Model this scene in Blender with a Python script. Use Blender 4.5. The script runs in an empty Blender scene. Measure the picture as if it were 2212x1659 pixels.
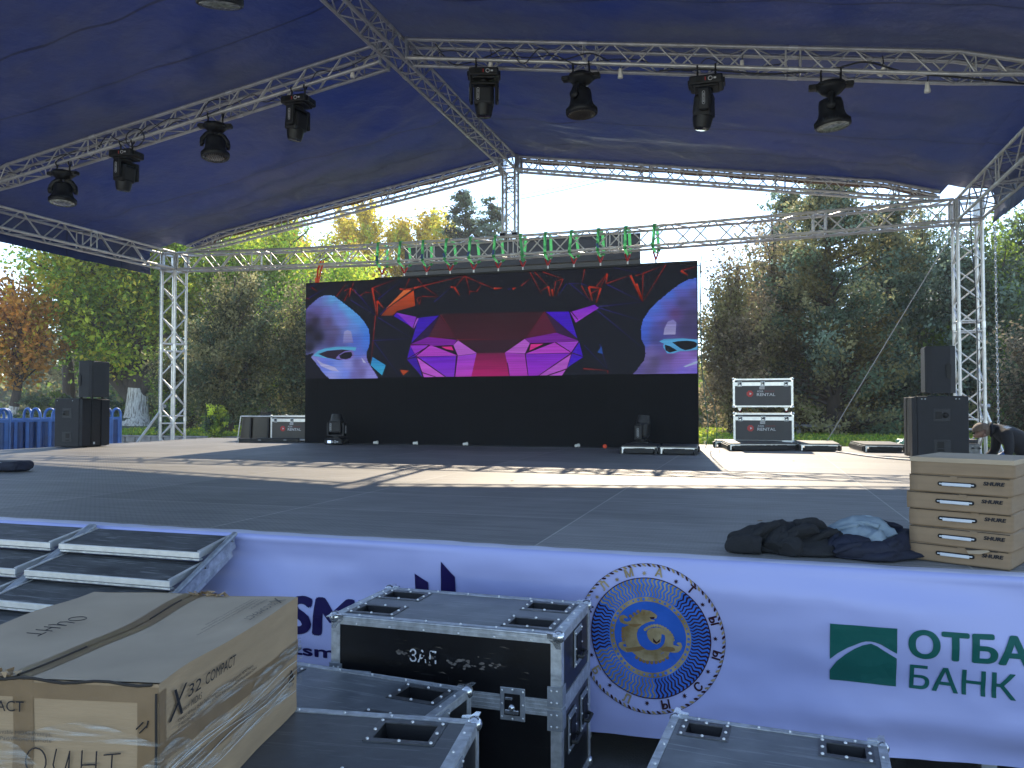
import bpy, bmesh, math, random
import numpy as np
from mathutils import Vector, Matrix, noise, Euler
R = math.radians
scene = bpy.context.scene
# ------------------------------------------------------------------ camera, sky, sun, exposure
cam_d = bpy.data.cameras.new('camera'); cam = bpy.data.objects.new('camera', cam_d)
scene.collection.objects.link(cam); scene.camera = cam
cam_d.sensor_width = 36.0; cam_d.sensor_fit = 'HORIZONTAL'
cam_d.lens = 36.0 * 1704.43 / 2212.0
cam_d.clip_start = 0.05; cam_d.clip_end = 3000
cam.location = (4.4455, -14.2495, 0.717)
cam.rotation_euler = (R(90 + 1.628), 0, R(17.217))
SUN_EL, SUN_AZ = 33.7, -7.0          # azimuth measured from +Y towards +X
world = bpy.data.worlds.new('World'); scene.world = world; world.use_nodes = True
wt = world.node_tree; wt.nodes.clear()
wo = wt.nodes.new('ShaderNodeOutputWorld'); wb = wt.nodes.new('ShaderNodeBackground')
sky = wt.nodes.new('ShaderNodeTexSky'); sky.sky_type = 'NISHITA'; sky.sun_disc = False
sky.sun_elevation = R(SUN_EL); sky.sun_rotation = R(SUN_AZ)
sky.altitude = 700; sky.air_density = .75; sky.dust_density = .0; sky.ozone_density = 2.0
wb.inputs[1].default_value = 0.15
wt.links.new(sky.outputs[0], wb.inputs[0]); wt.links.new(wb.outputs[0], wo.inputs[0])
sun_d = bpy.data.lights.new('sun', 'SUN'); sun = bpy.data.objects.new('sun', sun_d)
scene.collection.objects.link(sun); sun_d.energy = 2.1; sun_d.angle = R(0.5); sun_d.color = (1.0, 0.92, 0.80)
sdir = Vector((math.sin(R(SUN_AZ)) * math.cos(R(SUN_EL)), math.cos(R(SUN_AZ)) * math.cos(R(SUN_EL)), math.sin(R(SUN_EL))))
sun.rotation_euler = sdir.to_track_quat('Z', 'Y').to_euler()
scene.view_settings.view_transform = 'Standard'; scene.view_settings.look = 'None'
scene.view_settings.gamma = 1.0; scene.view_settings.use_curve_mapping = False
scene.view_settings.exposure = 1.92
scene.view_settings.use_white_balance = True; scene.view_settings.white_balance_temperature = 7600; scene.view_settings.white_balance_tint = 10
scene.cycles.max_bounces = 8; scene.cycles.transparent_max_bounces = 12
random.seed(7); np.random.seed(7)
GR = -0.96                           # ground level; the stage deck is z = 0

# ------------------------------------------------------------------ materials
def lin(c):
    return tuple((v / 255 / 12.92) if v / 255 <= .04045 else ((v / 255 + .055) / 1.055) ** 2.4 for v in c[:3])
def mat(name, col, rough=.6, metal=0.0, var=.12, scale=6.0, bump=0.0, bscale=40.0, col2=None, spec=.5, detail=6, stretch=None, trans=0):
    m = bpy.data.materials.new(name); m.use_nodes = True; t = m.node_tree; b = t.nodes['Principled BSDF']
    b.inputs['Roughness'].default_value = rough; b.inputs['Metallic'].default_value = metal
    b.inputs['Specular IOR Level'].default_value = spec
    tc = t.nodes.new('ShaderNodeTexCoord'); mp = t.nodes.new('ShaderNodeMapping'); t.links.new(tc.outputs['Object'], mp.inputs[0])
    if stretch: mp.inputs['Scale'].default_value = stretch
    n = t.nodes.new('ShaderNodeTexNoise'); n.inputs['Scale'].default_value = scale; n.inputs['Detail'].default_value = detail
    t.links.new(mp.outputs[0], n.inputs['Vector'])
    r = t.nodes.new('ShaderNodeValToRGB'); r.color_ramp.elements[0].position = .3; r.color_ramp.elements[1].position = .7
    c2 = col2 if col2 else tuple(min(1, v * (1 + var)) for v in col); c1 = col if col2 else tuple(v * (1 - var) for v in col)
    r.color_ramp.elements[0].color = (*c1, 1); r.color_ramp.elements[1].color = (*c2, 1)
    t.links.new(n.outputs[0], r.inputs[0]); t.links.new(r.outputs[0], b.inputs['Base Color'])
    if bump:
        n2 = t.nodes.new('ShaderNodeTexNoise'); n2.inputs['Scale'].default_value = bscale; n2.inputs['Detail'].default_value = 4
        t.links.new(mp.outputs[0], n2.inputs['Vector'])
        bp = t.nodes.new('ShaderNodeBump'); bp.inputs['Strength'].default_value = bump; bp.inputs['Distance'].default_value = .01
        t.links.new(n2.outputs[0], bp.inputs['Height']); t.links.new(bp.outputs[0], b.inputs['Normal'])
    if trans:
        tr = t.nodes.new('ShaderNodeBsdfTranslucent'); mx = t.nodes.new('ShaderNodeMixShader'); mx.inputs[0].default_value = trans
        o = t.nodes['Material Output']; t.links.new(r.outputs[0], tr.inputs[0]); t.links.new(b.outputs[0], mx.inputs[1]); t.links.new(tr.outputs[0], mx.inputs[2]); t.links.new(mx.outputs[0], o.inputs[0])
    return m
def nodes_of(m): return m.node_tree, m.node_tree.nodes['Principled BSDF']

M = {}
M['alu'] = mat('aluminium tube', (.52, .52, .51), .40, .55, .14, 9, .05, 60)
M['alu_dull'] = mat('worn aluminium', (.46, .49, .51), .40, .6, .25, 30, .12, 90)
M['alu_bright'] = mat('bright aluminium', (.62, .63, .62), .35, .6, .1, 20)
M['chrome'] = mat('plated steel', (.55, .58, .60), .22, .9, .25, 40)
M['steel'] = mat('galvanised steel', (.30, .33, .36), .45, .6, .2, 25, .1, 80)
M['dish'] = mat('dark zinc dish', (.10, .105, .11), .42, .6, .35, 25, .15, 60)
M['pocket'] = mat('black pocket', (.003, .003, .004), .5, 0, .3, 12, spec=.25)
M['black'] = mat('black plastic', (.006, .0065, .008), .5, 0, .2, 12, .1, 120, spec=.35)
M['black_cab'] = mat('textured black cabinet paint', (.0095, .0105, .014), .6, 0, .15, 10, .25, 260, spec=.3)
M['black_ply'] = mat('black laminated plywood', (.004, .004, .005), .32, 0, .25, 8, .05, 50)
M['grille'] = mat('black steel grille', (.02, .021, .024), .5, .4, .2, 60, .3, 400)
M['rubber'] = mat('black rubber', (.015, .015, .015), .7)
M['cable'] = mat('black cable', (.010, .011, .014), .5)
M['greycable'] = mat('grey cable', (.28, .28, .30), .5)
M['greencable'] = mat('green cable', (.05, .09, .06), .5)
M['red'] = mat('red strap', (.42, .02, .025), .6)
M['orange'] = mat('orange strap', (.75, .07, .02), .6)
M['green'] = mat('green lifting sling', (.07, .46, .17), .7, 0, .15, 30, trans=.35)
M['bluetape'] = mat('blue label', (.01, .06, .22), .5)
M['white'] = mat('white plastic', (.50, .53, .56), .4, 0, .05)
M['bulb'] = mat('frosted white plastic', (.66, .64, .58), .3)
M['paper'] = mat('worn paper label', (.42, .42, .43), .7, 0, .25, 60)
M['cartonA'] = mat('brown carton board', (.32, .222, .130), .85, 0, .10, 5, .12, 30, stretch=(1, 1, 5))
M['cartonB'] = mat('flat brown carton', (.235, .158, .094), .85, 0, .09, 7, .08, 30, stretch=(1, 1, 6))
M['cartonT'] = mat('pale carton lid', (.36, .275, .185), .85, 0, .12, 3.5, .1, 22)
M['tape'] = mat('brown packing tape', (.20, .13, .070), .30, 0, .10, 14, .1, 30)
M['ink'] = mat('black print', (.022, .022, .025), .6, spec=.12)
M['inkgrey'] = mat('grey print', (.10, .085, .07), .6, spec=.12)
M['marker'] = mat('marker pen', (.03, .028, .03), .6, spec=.12)
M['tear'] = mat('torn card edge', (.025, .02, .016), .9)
M['whiteprint'] = mat('white print', (.55, .56, .58), .5)
M['greyprint'] = mat('small grey print', (.20, .20, .21), .5)
M['redprint'] = mat('red print', (.42, .02, .02), .5)
M['darkred'] = mat('dark red print', (.16, .012, .015), .5)
M['scuff'] = mat('scuffed bare wood', (.12, .105, .095), .8, 0, .3, 40)
M['caselid'] = mat('worn grey laminate', (.070, .080, .088), .42, 0, .25, 7, .12, 25, col2=(.135, .146, .152))
M['caselid2'] = mat('dusty dark laminate', (.028, .033, .038), .4, 0, .2, 5, .1, 25, col2=(.062, .069, .075))
M['case_brown'] = mat('brown grey laminate', (.050, .044, .038), .5, 0, .1, 5)
M['case_char'] = mat('charcoal laminate', (.030, .031, .036), .5, 0, .12, 5)
M['tread'] = mat('scuffed anti slip board', (.022, .024, .026), .6, 0, .3, 4, .2, 90, col2=(.080, .084, .086), stretch=(1, 3, 1))
M['navy'] = mat('navy print', (.007, .004, .055), .6, 0, .05, spec=.12)
M['teal'] = mat('green bank print', (.004, .085, .075), .55, 0, .06, spec=.12)
M['goldA'] = mat('gold print', (.18, .12, .05), .5, 0, .1, 14, col2=(.36, .29, .17), spec=.12)
M['goldB'] = mat('dark brown print', (.030, .008, .012), .5, spec=.12)
M['royal'] = mat('royal blue print', (.012, .095, .42), .55, 0, .05, spec=.12)
M['sky_blue'] = mat('emblem blue print', (.02, .13, .50), .55, 0, .05, spec=.12)
M['barrier'] = mat('blue painted barrier steel', (.020, .110, .34), .40, .1, .18, 5, .05, 40)
M['barrier_dark'] = mat('dark blue corrugated sheet', (.010, .050, .17), .45, .1, .2, 5)
M['stone'] = mat('rough stone', (.20, .19, .18), .9, 0, .3, 5, .8, 12)
M['whitewash'] = mat('whitewashed bark', (.56, .54, .50), .9, 0, .2, 7, 1.0, 14, stretch=(3, 3, .6))
M['bark'] = mat('dark bark', (.050, .038, .030), .9, 0, .35, 6, 1.0, 12, stretch=(3, 3, .5))
M['bark_red'] = mat('brown bark', (.075, .050, .038), .9, 0, .35, 6, 1.0, 12, stretch=(3, 3, .5))
M['lawn'] = mat('grass soil', (.045, .065, .014), .95, 0, .3, .6, .5, 8, col2=(.095, .130, .030))
M['skin'] = mat('skin', (.26, .14, .10), .5, 0, .06, 20)
M['hair'] = mat('short brown hair', (.13, .085, .055), .7, 0, .4, 60, .6, 200)
M['jacket'] = mat('black jacket', (.006, .006, .009), .85, 0, .2, 15, .4, 60)
M['trousers'] = mat('dark trousers', (.012, .013, .020), .9)
M['glove'] = mat('blue glove', (.01, .10, .30), .6)
M['fleece'] = mat('charcoal fleece', (.010, .011, .013), .95, 0, .2, 8, .5, 160)
M['navy_cloth'] = mat('navy fabric', (.005, .008, .022), .8, 0, .2, 12, .3, 120)
M['lining'] = mat('pale blue lining', (.33, .43, .50), .7, 0, .08, 12, .3, 60)
M['hazel'] = mat('dry leaf', (.20, .12, .05), .8, spec=.12)
M['signback'] = mat('dark grey sign back', (.018, .017, .016), .6, 0, .12, 3)
M['signback2'] = mat('brown grey sign apron', (.050, .047, .038), .6, 0, .1, 3)
M['building'] = mat('pale render wall', (.42, .36, .30), .9, 0, .1, 2)
M['window'] = mat('window glass', (.05, .07, .08), .1, 0, .2, 2)
M['lcd'] = mat('lit display', (.3, .45, .7), .3)
_t, _b = nodes_of(M['lcd']); _b.inputs['Emission Color'].default_value = (.35, .5, .8, 1); _b.inputs['Emission Strength'].default_value = .5
M['lens'] = mat('lamp front glass', (.02, .022, .03), .12, .2, .3, 120)
M['lens_pale'] = mat('front glass with painted reflection', (.30, .31, .28), .16, .1, .6, 26)  # pale base colour stands for the floor reflected in the glass
M['hem'] = mat('tan canopy hem', (.20, .13, .10), .8)

# banner vinyl: base colour tinted pale periwinkle, fold on the deck whiter
M['vinyl'] = mat('pale blue banner vinyl', (.30, .34, .60), .5, 0, .03, 1.5, .10, 6)
M['vinyl_hem'] = mat('white banner hem', (.48, .50, .62), .45, 0, .04, 3)

# stage deck: phenolic ply boards with seams, dot mesh pattern and scuffs
def deck_material():
    m = bpy.data.materials.new('phenolic stage boards'); m.use_nodes = True; t, b = nodes_of(m); N = t.nodes.new; L = t.links.new
    tc = N('ShaderNodeTexCoord')
    mp = N('ShaderNodeMapping'); mp.inputs['Location'].default_value = (.65, .30, 0); L(tc.outputs['Object'], mp.inputs[0])
    br = N('ShaderNodeTexBrick'); br.inputs['Scale'].default_value = 1; br.offset = 0.0
    br.inputs['Brick Width'].default_value = 2.0; br.inputs['Row Height'].default_value = 1.0; br.inputs['Mortar Size'].default_value = .006
    br.inputs['Mortar Smooth'].default_value = .3; br.inputs['Color1'].default_value = (1, 1, 1, 1); br.inputs['Color2'].default_value = (.70, .71, .72, 1); br.inputs['Mortar'].default_value = (1.7, 1.68, 1.6, 1); br.inputs['Bias'].default_value = 0
    L(mp.outputs[0], br.inputs['Vector'])
    n1 = N('ShaderNodeTexNoise'); n1.inputs['Scale'].default_value = .8; n1.inputs['Detail'].default_value = 8; n1.inputs['Roughness'].default_value = .65; L(tc.outputs['Object'], n1.inputs['Vector'])
    mp2 = N('ShaderNodeMapping'); mp2.inputs['Scale'].default_value = (.8, 9, 1); L(tc.outputs['Object'], mp2.inputs[0])
    n2 = N('ShaderNodeTexNoise'); n2.inputs['Scale'].default_value = 2.5; n2.inputs['Detail'].default_value = 7; L(mp2.outputs[0], n2.inputs['Vector'])
    mx = N('ShaderNodeMix'); mx.data_type = 'FLOAT'; mx.inputs[0].default_value = .5; L(n1.outputs[0], mx.inputs[2]); L(n2.outputs[0], mx.inputs[3])
    r = N('ShaderNodeValToRGB'); r.color_ramp.elements[0].position = .38; r.color_ramp.elements[0].color = (.170, .164, .154, 1); r.color_ramp.elements[1].position = .66; r.color_ramp.elements[1].color = (.290, .280, .262, 1)
    L(mx.outputs[0], r.inputs[0])
    ml = N('ShaderNodeMix'); ml.data_type = 'RGBA'; ml.blend_type = 'MULTIPLY'; ml.inputs[0].default_value = 1; L(r.outputs[0], ml.inputs[6]); L(br.outputs[0], ml.inputs[7])
    # dot mesh
    mp3 = N('ShaderNodeMapping'); mp3.inputs['Rotation'].default_value = (0, 0, R(45)); L(tc.outputs['Object'], mp3.inputs[0])
    v = N('ShaderNodeTexBrick'); v.inputs['Scale'].default_value = 1; v.offset = 0; v.inputs['Brick Width'].default_value = .03; v.inputs['Row Height'].default_value = .03; v.inputs['Mortar Size'].default_value = .006
    v.inputs['Color1'].default_value = (1, 1, 1, 1); v.inputs['Color2'].default_value = (1, 1, 1, 1); v.inputs['Mortar'].default_value = (.72, .72, .72, 1); L(mp3.outputs[0], v.inputs['Vector'])
    ml2 = N('ShaderNodeMix'); ml2.data_type = 'RGBA'; ml2.blend_type = 'MULTIPLY'; ml2.inputs[0].default_value = .55; L(ml.outputs[2], ml2.inputs[6]); L(v.outputs[0], ml2.inputs[7])
    # pale scratches
    mp4 = N('ShaderNodeMapping'); mp4.inputs['Scale'].default_value = (1.2, 26, 1); mp4.inputs['Rotation'].default_value = (0, 0, R(3)); L(tc.outputs['Object'], mp4.inputs[0])
    n4 = N('ShaderNodeTexNoise'); n4.inputs['Scale'].default_value = 1.4; n4.inputs['Detail'].default_value = 3; L(mp4.outputs[0], n4.inputs['Vector'])
    r4 = N('ShaderNodeValToRGB'); r4.color_ramp.elements[0].position = .70; r4.color_ramp.elements[1].position = .78; L(n4.outputs[0], r4.inputs[0])
    ml3 = N('ShaderNodeMix'); ml3.data_type = 'RGBA'; L(r4.outputs[0], ml3.inputs[0]); L(ml2.outputs[2], ml3.inputs[6]); ml3.inputs[7].default_value = (.28, .27, .25, 1)
    L(ml3.outputs[2], b.inputs['Base Color']); b.inputs['Roughness'].default_value = .62; b.inputs['Specular IOR Level'].default_value = .35
    bp = N('ShaderNodeBump'); bp.inputs['Strength'].default_value = .25; bp.inputs['Distance'].default_value = .006; L(ml.outputs[2], bp.inputs['Height']); L(bp.outputs[0], b.inputs['Normal'])
    return m
M['deck'] = deck_material()

def ground_material():
    m = bpy.data.materials.new('asphalt'); m.use_nodes = True; t, b = nodes_of(m); N = t.nodes.new; L = t.links.new
    tc = N('ShaderNodeTexCoord'); n = N('ShaderNodeTexNoise'); n.inputs['Scale'].default_value = 2.2; n.inputs['Detail'].default_value = 9; L(tc.outputs['Object'], n.inputs['Vector'])
    r = N('ShaderNodeValToRGB'); r.color_ramp.elements[0].position = .46; r.color_ramp.elements[0].color = (.018, .018, .020, 1); r.color_ramp.elements[1].position = .56; r.color_ramp.elements[1].color = (.055, .055, .056, 1)
    L(n.outputs[0], r.inputs[0]); L(r.outputs[0], b.inputs['Base Color']); b.inputs['Roughness'].default_value = .75
    n2 = N('ShaderNodeTexNoise'); n2.inputs['Scale'].default_value = 120; L(tc.outputs['Object'], n2.inputs['Vector'])
    bp = N('ShaderNodeBump'); bp.inputs['Strength'].default_value = .5; bp.inputs['Distance'].default_value = .01; L(n2.outputs[0], bp.inputs['Height']); L(bp.outputs[0], b.inputs['Normal'])
    return m
M['asphalt'] = ground_material()
M['paving'] = mat('pale bounce paving', (.34, .32, .29), .85, 0, .12, .8, .2, 20, col2=(.46, .43, .39))  # pale tone for the two added sheets that bounce sunlight
def scratches(m, amt, col, sc=(2.2, 38, 2.2), rot=0.0, pos=.66):
    t, b = nodes_of(m); N = t.nodes.new; L = t.links.new; src = b.inputs['Base Color'].links[0].from_socket
    tc = N('ShaderNodeTexCoord'); prev = src
    for k, r in enumerate((rot, rot + 1.25)):
        mp = N('ShaderNodeMapping'); mp.inputs['Scale'].default_value = sc; mp.inputs['Rotation'].default_value = (0, 0, r); L(tc.outputs['Object'], mp.inputs[0])
        n = N('ShaderNodeTexNoise'); n.inputs['Scale'].default_value = 1.6 + k; n.inputs['Detail'].default_value = 5; L(mp.outputs[0], n.inputs['Vector'])
        mr = N('ShaderNodeMapRange'); mr.inputs[1].default_value = pos; mr.inputs[2].default_value = pos + .05; mr.inputs[3].default_value = 0; mr.inputs[4].default_value = amt; L(n.outputs[0], mr.inputs[0])
        mx = N('ShaderNodeMix'); mx.data_type = 'RGBA'; L(mr.outputs[0], mx.inputs[0]); L(prev, mx.inputs[6]); mx.inputs[7].default_value = (*col, 1); prev = mx.outputs[2]
    L(prev, b.inputs['Base Color'])
scratches(M['whitewash'], .75, (.13, .11, .09), sc=(9, 9, .9), pos=.55)
scratches(M['caselid'], .42, (.26, .27, .27), pos=.61); scratches(M['caselid2'], .4, (.15, .16, .165), pos=.62); scratches(M['tread'], .8, (.17, .18, .18), rot=.4, pos=.60); scratches(M['black_ply'], .35, (.05, .05, .05), sc=(2, 2, 30), pos=.68)
scratches(M['alu_dull'], .28, (.12, .13, .14), sc=(3, 20, 20), pos=.62)
def seam_grid(m, w, h, amt):
    t, b = nodes_of(m); N = t.nodes.new; L = t.links.new; src = b.inputs['Base Color'].links[0].from_socket
    tc = N('ShaderNodeTexCoord'); mp = N('ShaderNodeMapping'); mp.inputs['Rotation'].default_value = (R(90), 0, 0); L(tc.outputs['Object'], mp.inputs[0])
    br = N('ShaderNodeTexBrick'); br.offset = 0; br.inputs['Scale'].default_value = 1; br.inputs['Brick Width'].default_value = w; br.inputs['Row Height'].default_value = h; br.inputs['Mortar Size'].default_value = .004
    for q in ('Color1', 'Color2'): br.inputs[q].default_value = (1, 1, 1, 1)
    br.inputs['Color2'].default_value = (.82, .82, .84, 1); br.inputs['Mortar'].default_value = (amt, amt, amt, 1); L(mp.outputs[0], br.inputs['Vector'])
    mx = N('ShaderNodeMix'); mx.data_type = 'RGBA'; mx.blend_type = 'MULTIPLY'; mx.inputs[0].default_value = 1; L(src, mx.inputs[6]); L(br.outputs[0], mx.inputs[7]); L(mx.outputs[2], b.inputs['Base Color'])

def canopy_material():
    m = bpy.data.materials.new('navy pvc canopy'); m.use_nodes = True; t, b = nodes_of(m); N = t.nodes.new; L = t.links.new
    tc = N('ShaderNodeTexCoord'); n = N('ShaderNodeTexNoise'); n.inputs['Scale'].default_value = .55; n.inputs['Detail'].default_value = 7; n.inputs['Roughness'].default_value = .6; L(tc.outputs['Object'], n.inputs['Vector'])
    sx = N('ShaderNodeSeparateXYZ'); L(tc.outputs['Object'], sx.inputs[0])
    # real dirt bands where the sheet rubs on each rafter
    def band(y0, w):
        a = N('ShaderNodeMath'); a.operation = 'SUBTRACT'; L(sx.outputs[1], a.inputs[0]); a.inputs[1].default_value = y0
        c = N('ShaderNodeMath'); c.operation = 'ABSOLUTE'; L(a.outputs[0], c.inputs[0])
        d = N('ShaderNodeMapRange'); L(c.outputs[0], d.inputs[0]); d.inputs[1].default_value = .12; d.inputs[2].default_value = w; d.inputs[3].default_value = .55; d.inputs[4].default_value = 0
        return d
    b1 = band(-5.2, .75); b2 = band(-1.15, .9); b3 = band(-9.9, .8)
    mx0 = N('ShaderNodeMath'); mx0.operation = 'MAXIMUM'; L(b1.outputs[0], mx0.inputs[0]); L(b2.outputs[0], mx0.inputs[1])
    mx1 = N('ShaderNodeMath'); mx1.operation = 'MAXIMUM'; L(mx0.outputs[0], mx1.inputs[0]); L(b3.outputs[0], mx1.inputs[1])
    nm = N('ShaderNodeMapRange'); L(n.outputs[0], nm.inputs[0]); nm.inputs[1].default_value = .38; nm.inputs[2].default_value = .72; nm.inputs[3].default_value = 0; nm.inputs[4].default_value = .85
    ad = N('ShaderNodeMath'); ad.operation = 'ADD'; ad.use_clamp = True; L(mx1.outputs[0], ad.inputs[0]); L(nm.outputs[0], ad.inputs[1])
    mul = N('ShaderNodeMath'); mul.operation = 'MULTIPLY'; L(ad.outputs[0], mul.inputs[0]); mul.inputs[1].default_value = .8
    mix = N('ShaderNodeMix'); mix.data_type = 'RGBA'; L(mul.outputs[0], mix.inputs[0]); mix.inputs[6].default_value = (.009, .020, .088, 1); mix.inputs[7].default_value = (.034, .038, .055, 1)
    wv = N('ShaderNodeTexNoise'); wv.inputs['Scale'].default_value = .35; L(tc.outputs['Object'], wv.inputs['Vector'])
    prev = mix.outputs[2]
    for y0 in (-2.55, -7.35, -1.22, -6.2):
        a = N('ShaderNodeMath'); a.operation = 'ADD'; L(sx.outputs[1], a.inputs[0]); a.inputs[1].default_value = -y0 - .15
        w2 = N('ShaderNodeMath'); w2.operation = 'MULTIPLY_ADD'; L(wv.outputs[0], w2.inputs[0]); w2.inputs[1].default_value = .3; L(a.outputs[0], w2.inputs[2])
        c = N('ShaderNodeMath'); c.operation = 'ABSOLUTE'; L(w2.outputs[0], c.inputs[0])
        d = N('ShaderNodeMapRange'); L(c.outputs[0], d.inputs[0]); d.inputs[1].default_value = .010; d.inputs[2].default_value = .022; d.inputs[3].default_value = .75; d.inputs[4].default_value = 0
        ms = N('ShaderNodeMix'); ms.data_type = 'RGBA'; L(d.outputs[0], ms.inputs[0]); L(prev, ms.inputs[6]); ms.inputs[7].default_value = (.006, .008, .02, 1); prev = ms.outputs[2]
    L(prev, b.inputs['Base Color']); b.inputs['Roughness'].default_value = .42; b.inputs['Specular IOR Level'].default_value = .45
    n2 = N('ShaderNodeTexNoise'); n2.inputs['Scale'].default_value = 3.0; n2.inputs['Detail'].default_value = 5; L(tc.outputs['Object'], n2.inputs['Vector'])
    bp = N('ShaderNodeBump'); bp.inputs['Strength'].default_value = .6; bp.inputs['Distance'].default_value = .06; L(n2.outputs[0], bp.inputs['Height']); L(bp.outputs[0], b.inputs['Normal'])
    tr = N('ShaderNodeBsdfTranslucent'); L(prev, tr.inputs[0]); ms = N('ShaderNodeMixShader'); ms.inputs[0].default_value = .34
    o = t.nodes['Material Output']; L(b.outputs[0], ms.inputs[1]); L(tr.outputs[0], ms.inputs[2]); L(ms.outputs[0], o.inputs[0])
    return m
M['canopy'] = canopy_material()

def leaf_material():
    m = bpy.data.materials.new('leaves'); m.use_nodes = True; t = m.node_tree; t.nodes.clear(); N = t.nodes.new; L = t.links.new
    o = N('ShaderNodeOutputMaterial'); at = N('ShaderNodeAttribute'); at.attribute_name = 'tint'
    d = N('ShaderNodeBsdfPrincipled'); d.inputs['Roughness'].default_value = .55; d.inputs['Specular IOR Level'].default_value = .3
    tr = N('ShaderNodeBsdfTranslucent'); mx = N('ShaderNodeMixShader'); mx.inputs[0].default_value = .58
    L(at.outputs[0], d.inputs['Base Color']); L(at.outputs[0], tr.inputs[0]); L(d.outputs[0], mx.inputs[1]); L(tr.outputs[0], mx.inputs[2]); L(mx.outputs[0], o.inputs[0])
    return m
M['leaf'] = leaf_material()

def panel_material():
    m = bpy.data.materials.new('lit led picture'); m.use_nodes = True; t = m.node_tree; t.nodes.clear(); N = t.nodes.new; L = t.links.new
    o = N('ShaderNodeOutputMaterial'); at = N('ShaderNodeAttribute'); at.attribute_name = 'glow'
    tc = N('ShaderNodeTexCoord'); w = N('ShaderNodeTexWave'); w.wave_type = 'BANDS'; w.bands_direction = 'Z'; w.inputs['Scale'].default_value = 7.0; w.inputs['Distortion'].default_value = .6; w.inputs['Detail'].default_value = 2
    n = N('ShaderNodeTexNoise'); n.inputs['Scale'].default_value = 30; mp = N('ShaderNodeMapping'); mp.inputs['Scale'].default_value = (.03, 1, 1.6); L(tc.outputs['Object'], mp.inputs[0]); L(mp.outputs[0], n.inputs['Vector']); L(tc.outputs['Object'], w.inputs['Vector'])
    r = N('ShaderNodeMapRange'); L(n.outputs[0], r.inputs[0]); r.inputs[1].default_value = .3; r.inputs[2].default_value = .7; r.inputs[3].default_value = .74; r.inputs[4].default_value = 1.12
    ml = N('ShaderNodeMix'); ml.data_type = 'RGBA'; ml.blend_type = 'MULTIPLY'; ml.inputs[0].default_value = 1; L(at.outputs[0], ml.inputs[6])
    cc = N('ShaderNodeCombineColor'); [L(r.outputs[0], cc.inputs[i]) for i in range(3)]; L(cc.outputs[0], ml.inputs[7])
    e = N('ShaderNodeEmission'); e.inputs[1].default_value = .225; L(ml.outputs[2], e.inputs[0])
    g = N('ShaderNodeBsdfDiffuse'); g.inputs[0].default_value = (.020, .022, .026, 1); ad = N('ShaderNodeAddShader'); L(e.outputs[0], ad.inputs[0]); L(g.outputs[0], ad.inputs[1]); L(ad.outputs[0], o.inputs[0])
    return m
M['picture'] = panel_material()
M['led_off'] = mat('unlit led modules', (.0042, .0046, .0065), .7, 0, .12, 3, .1, 200, spec=.15)

seam_grid(M['led_off'], .64, .64, .3)
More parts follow.
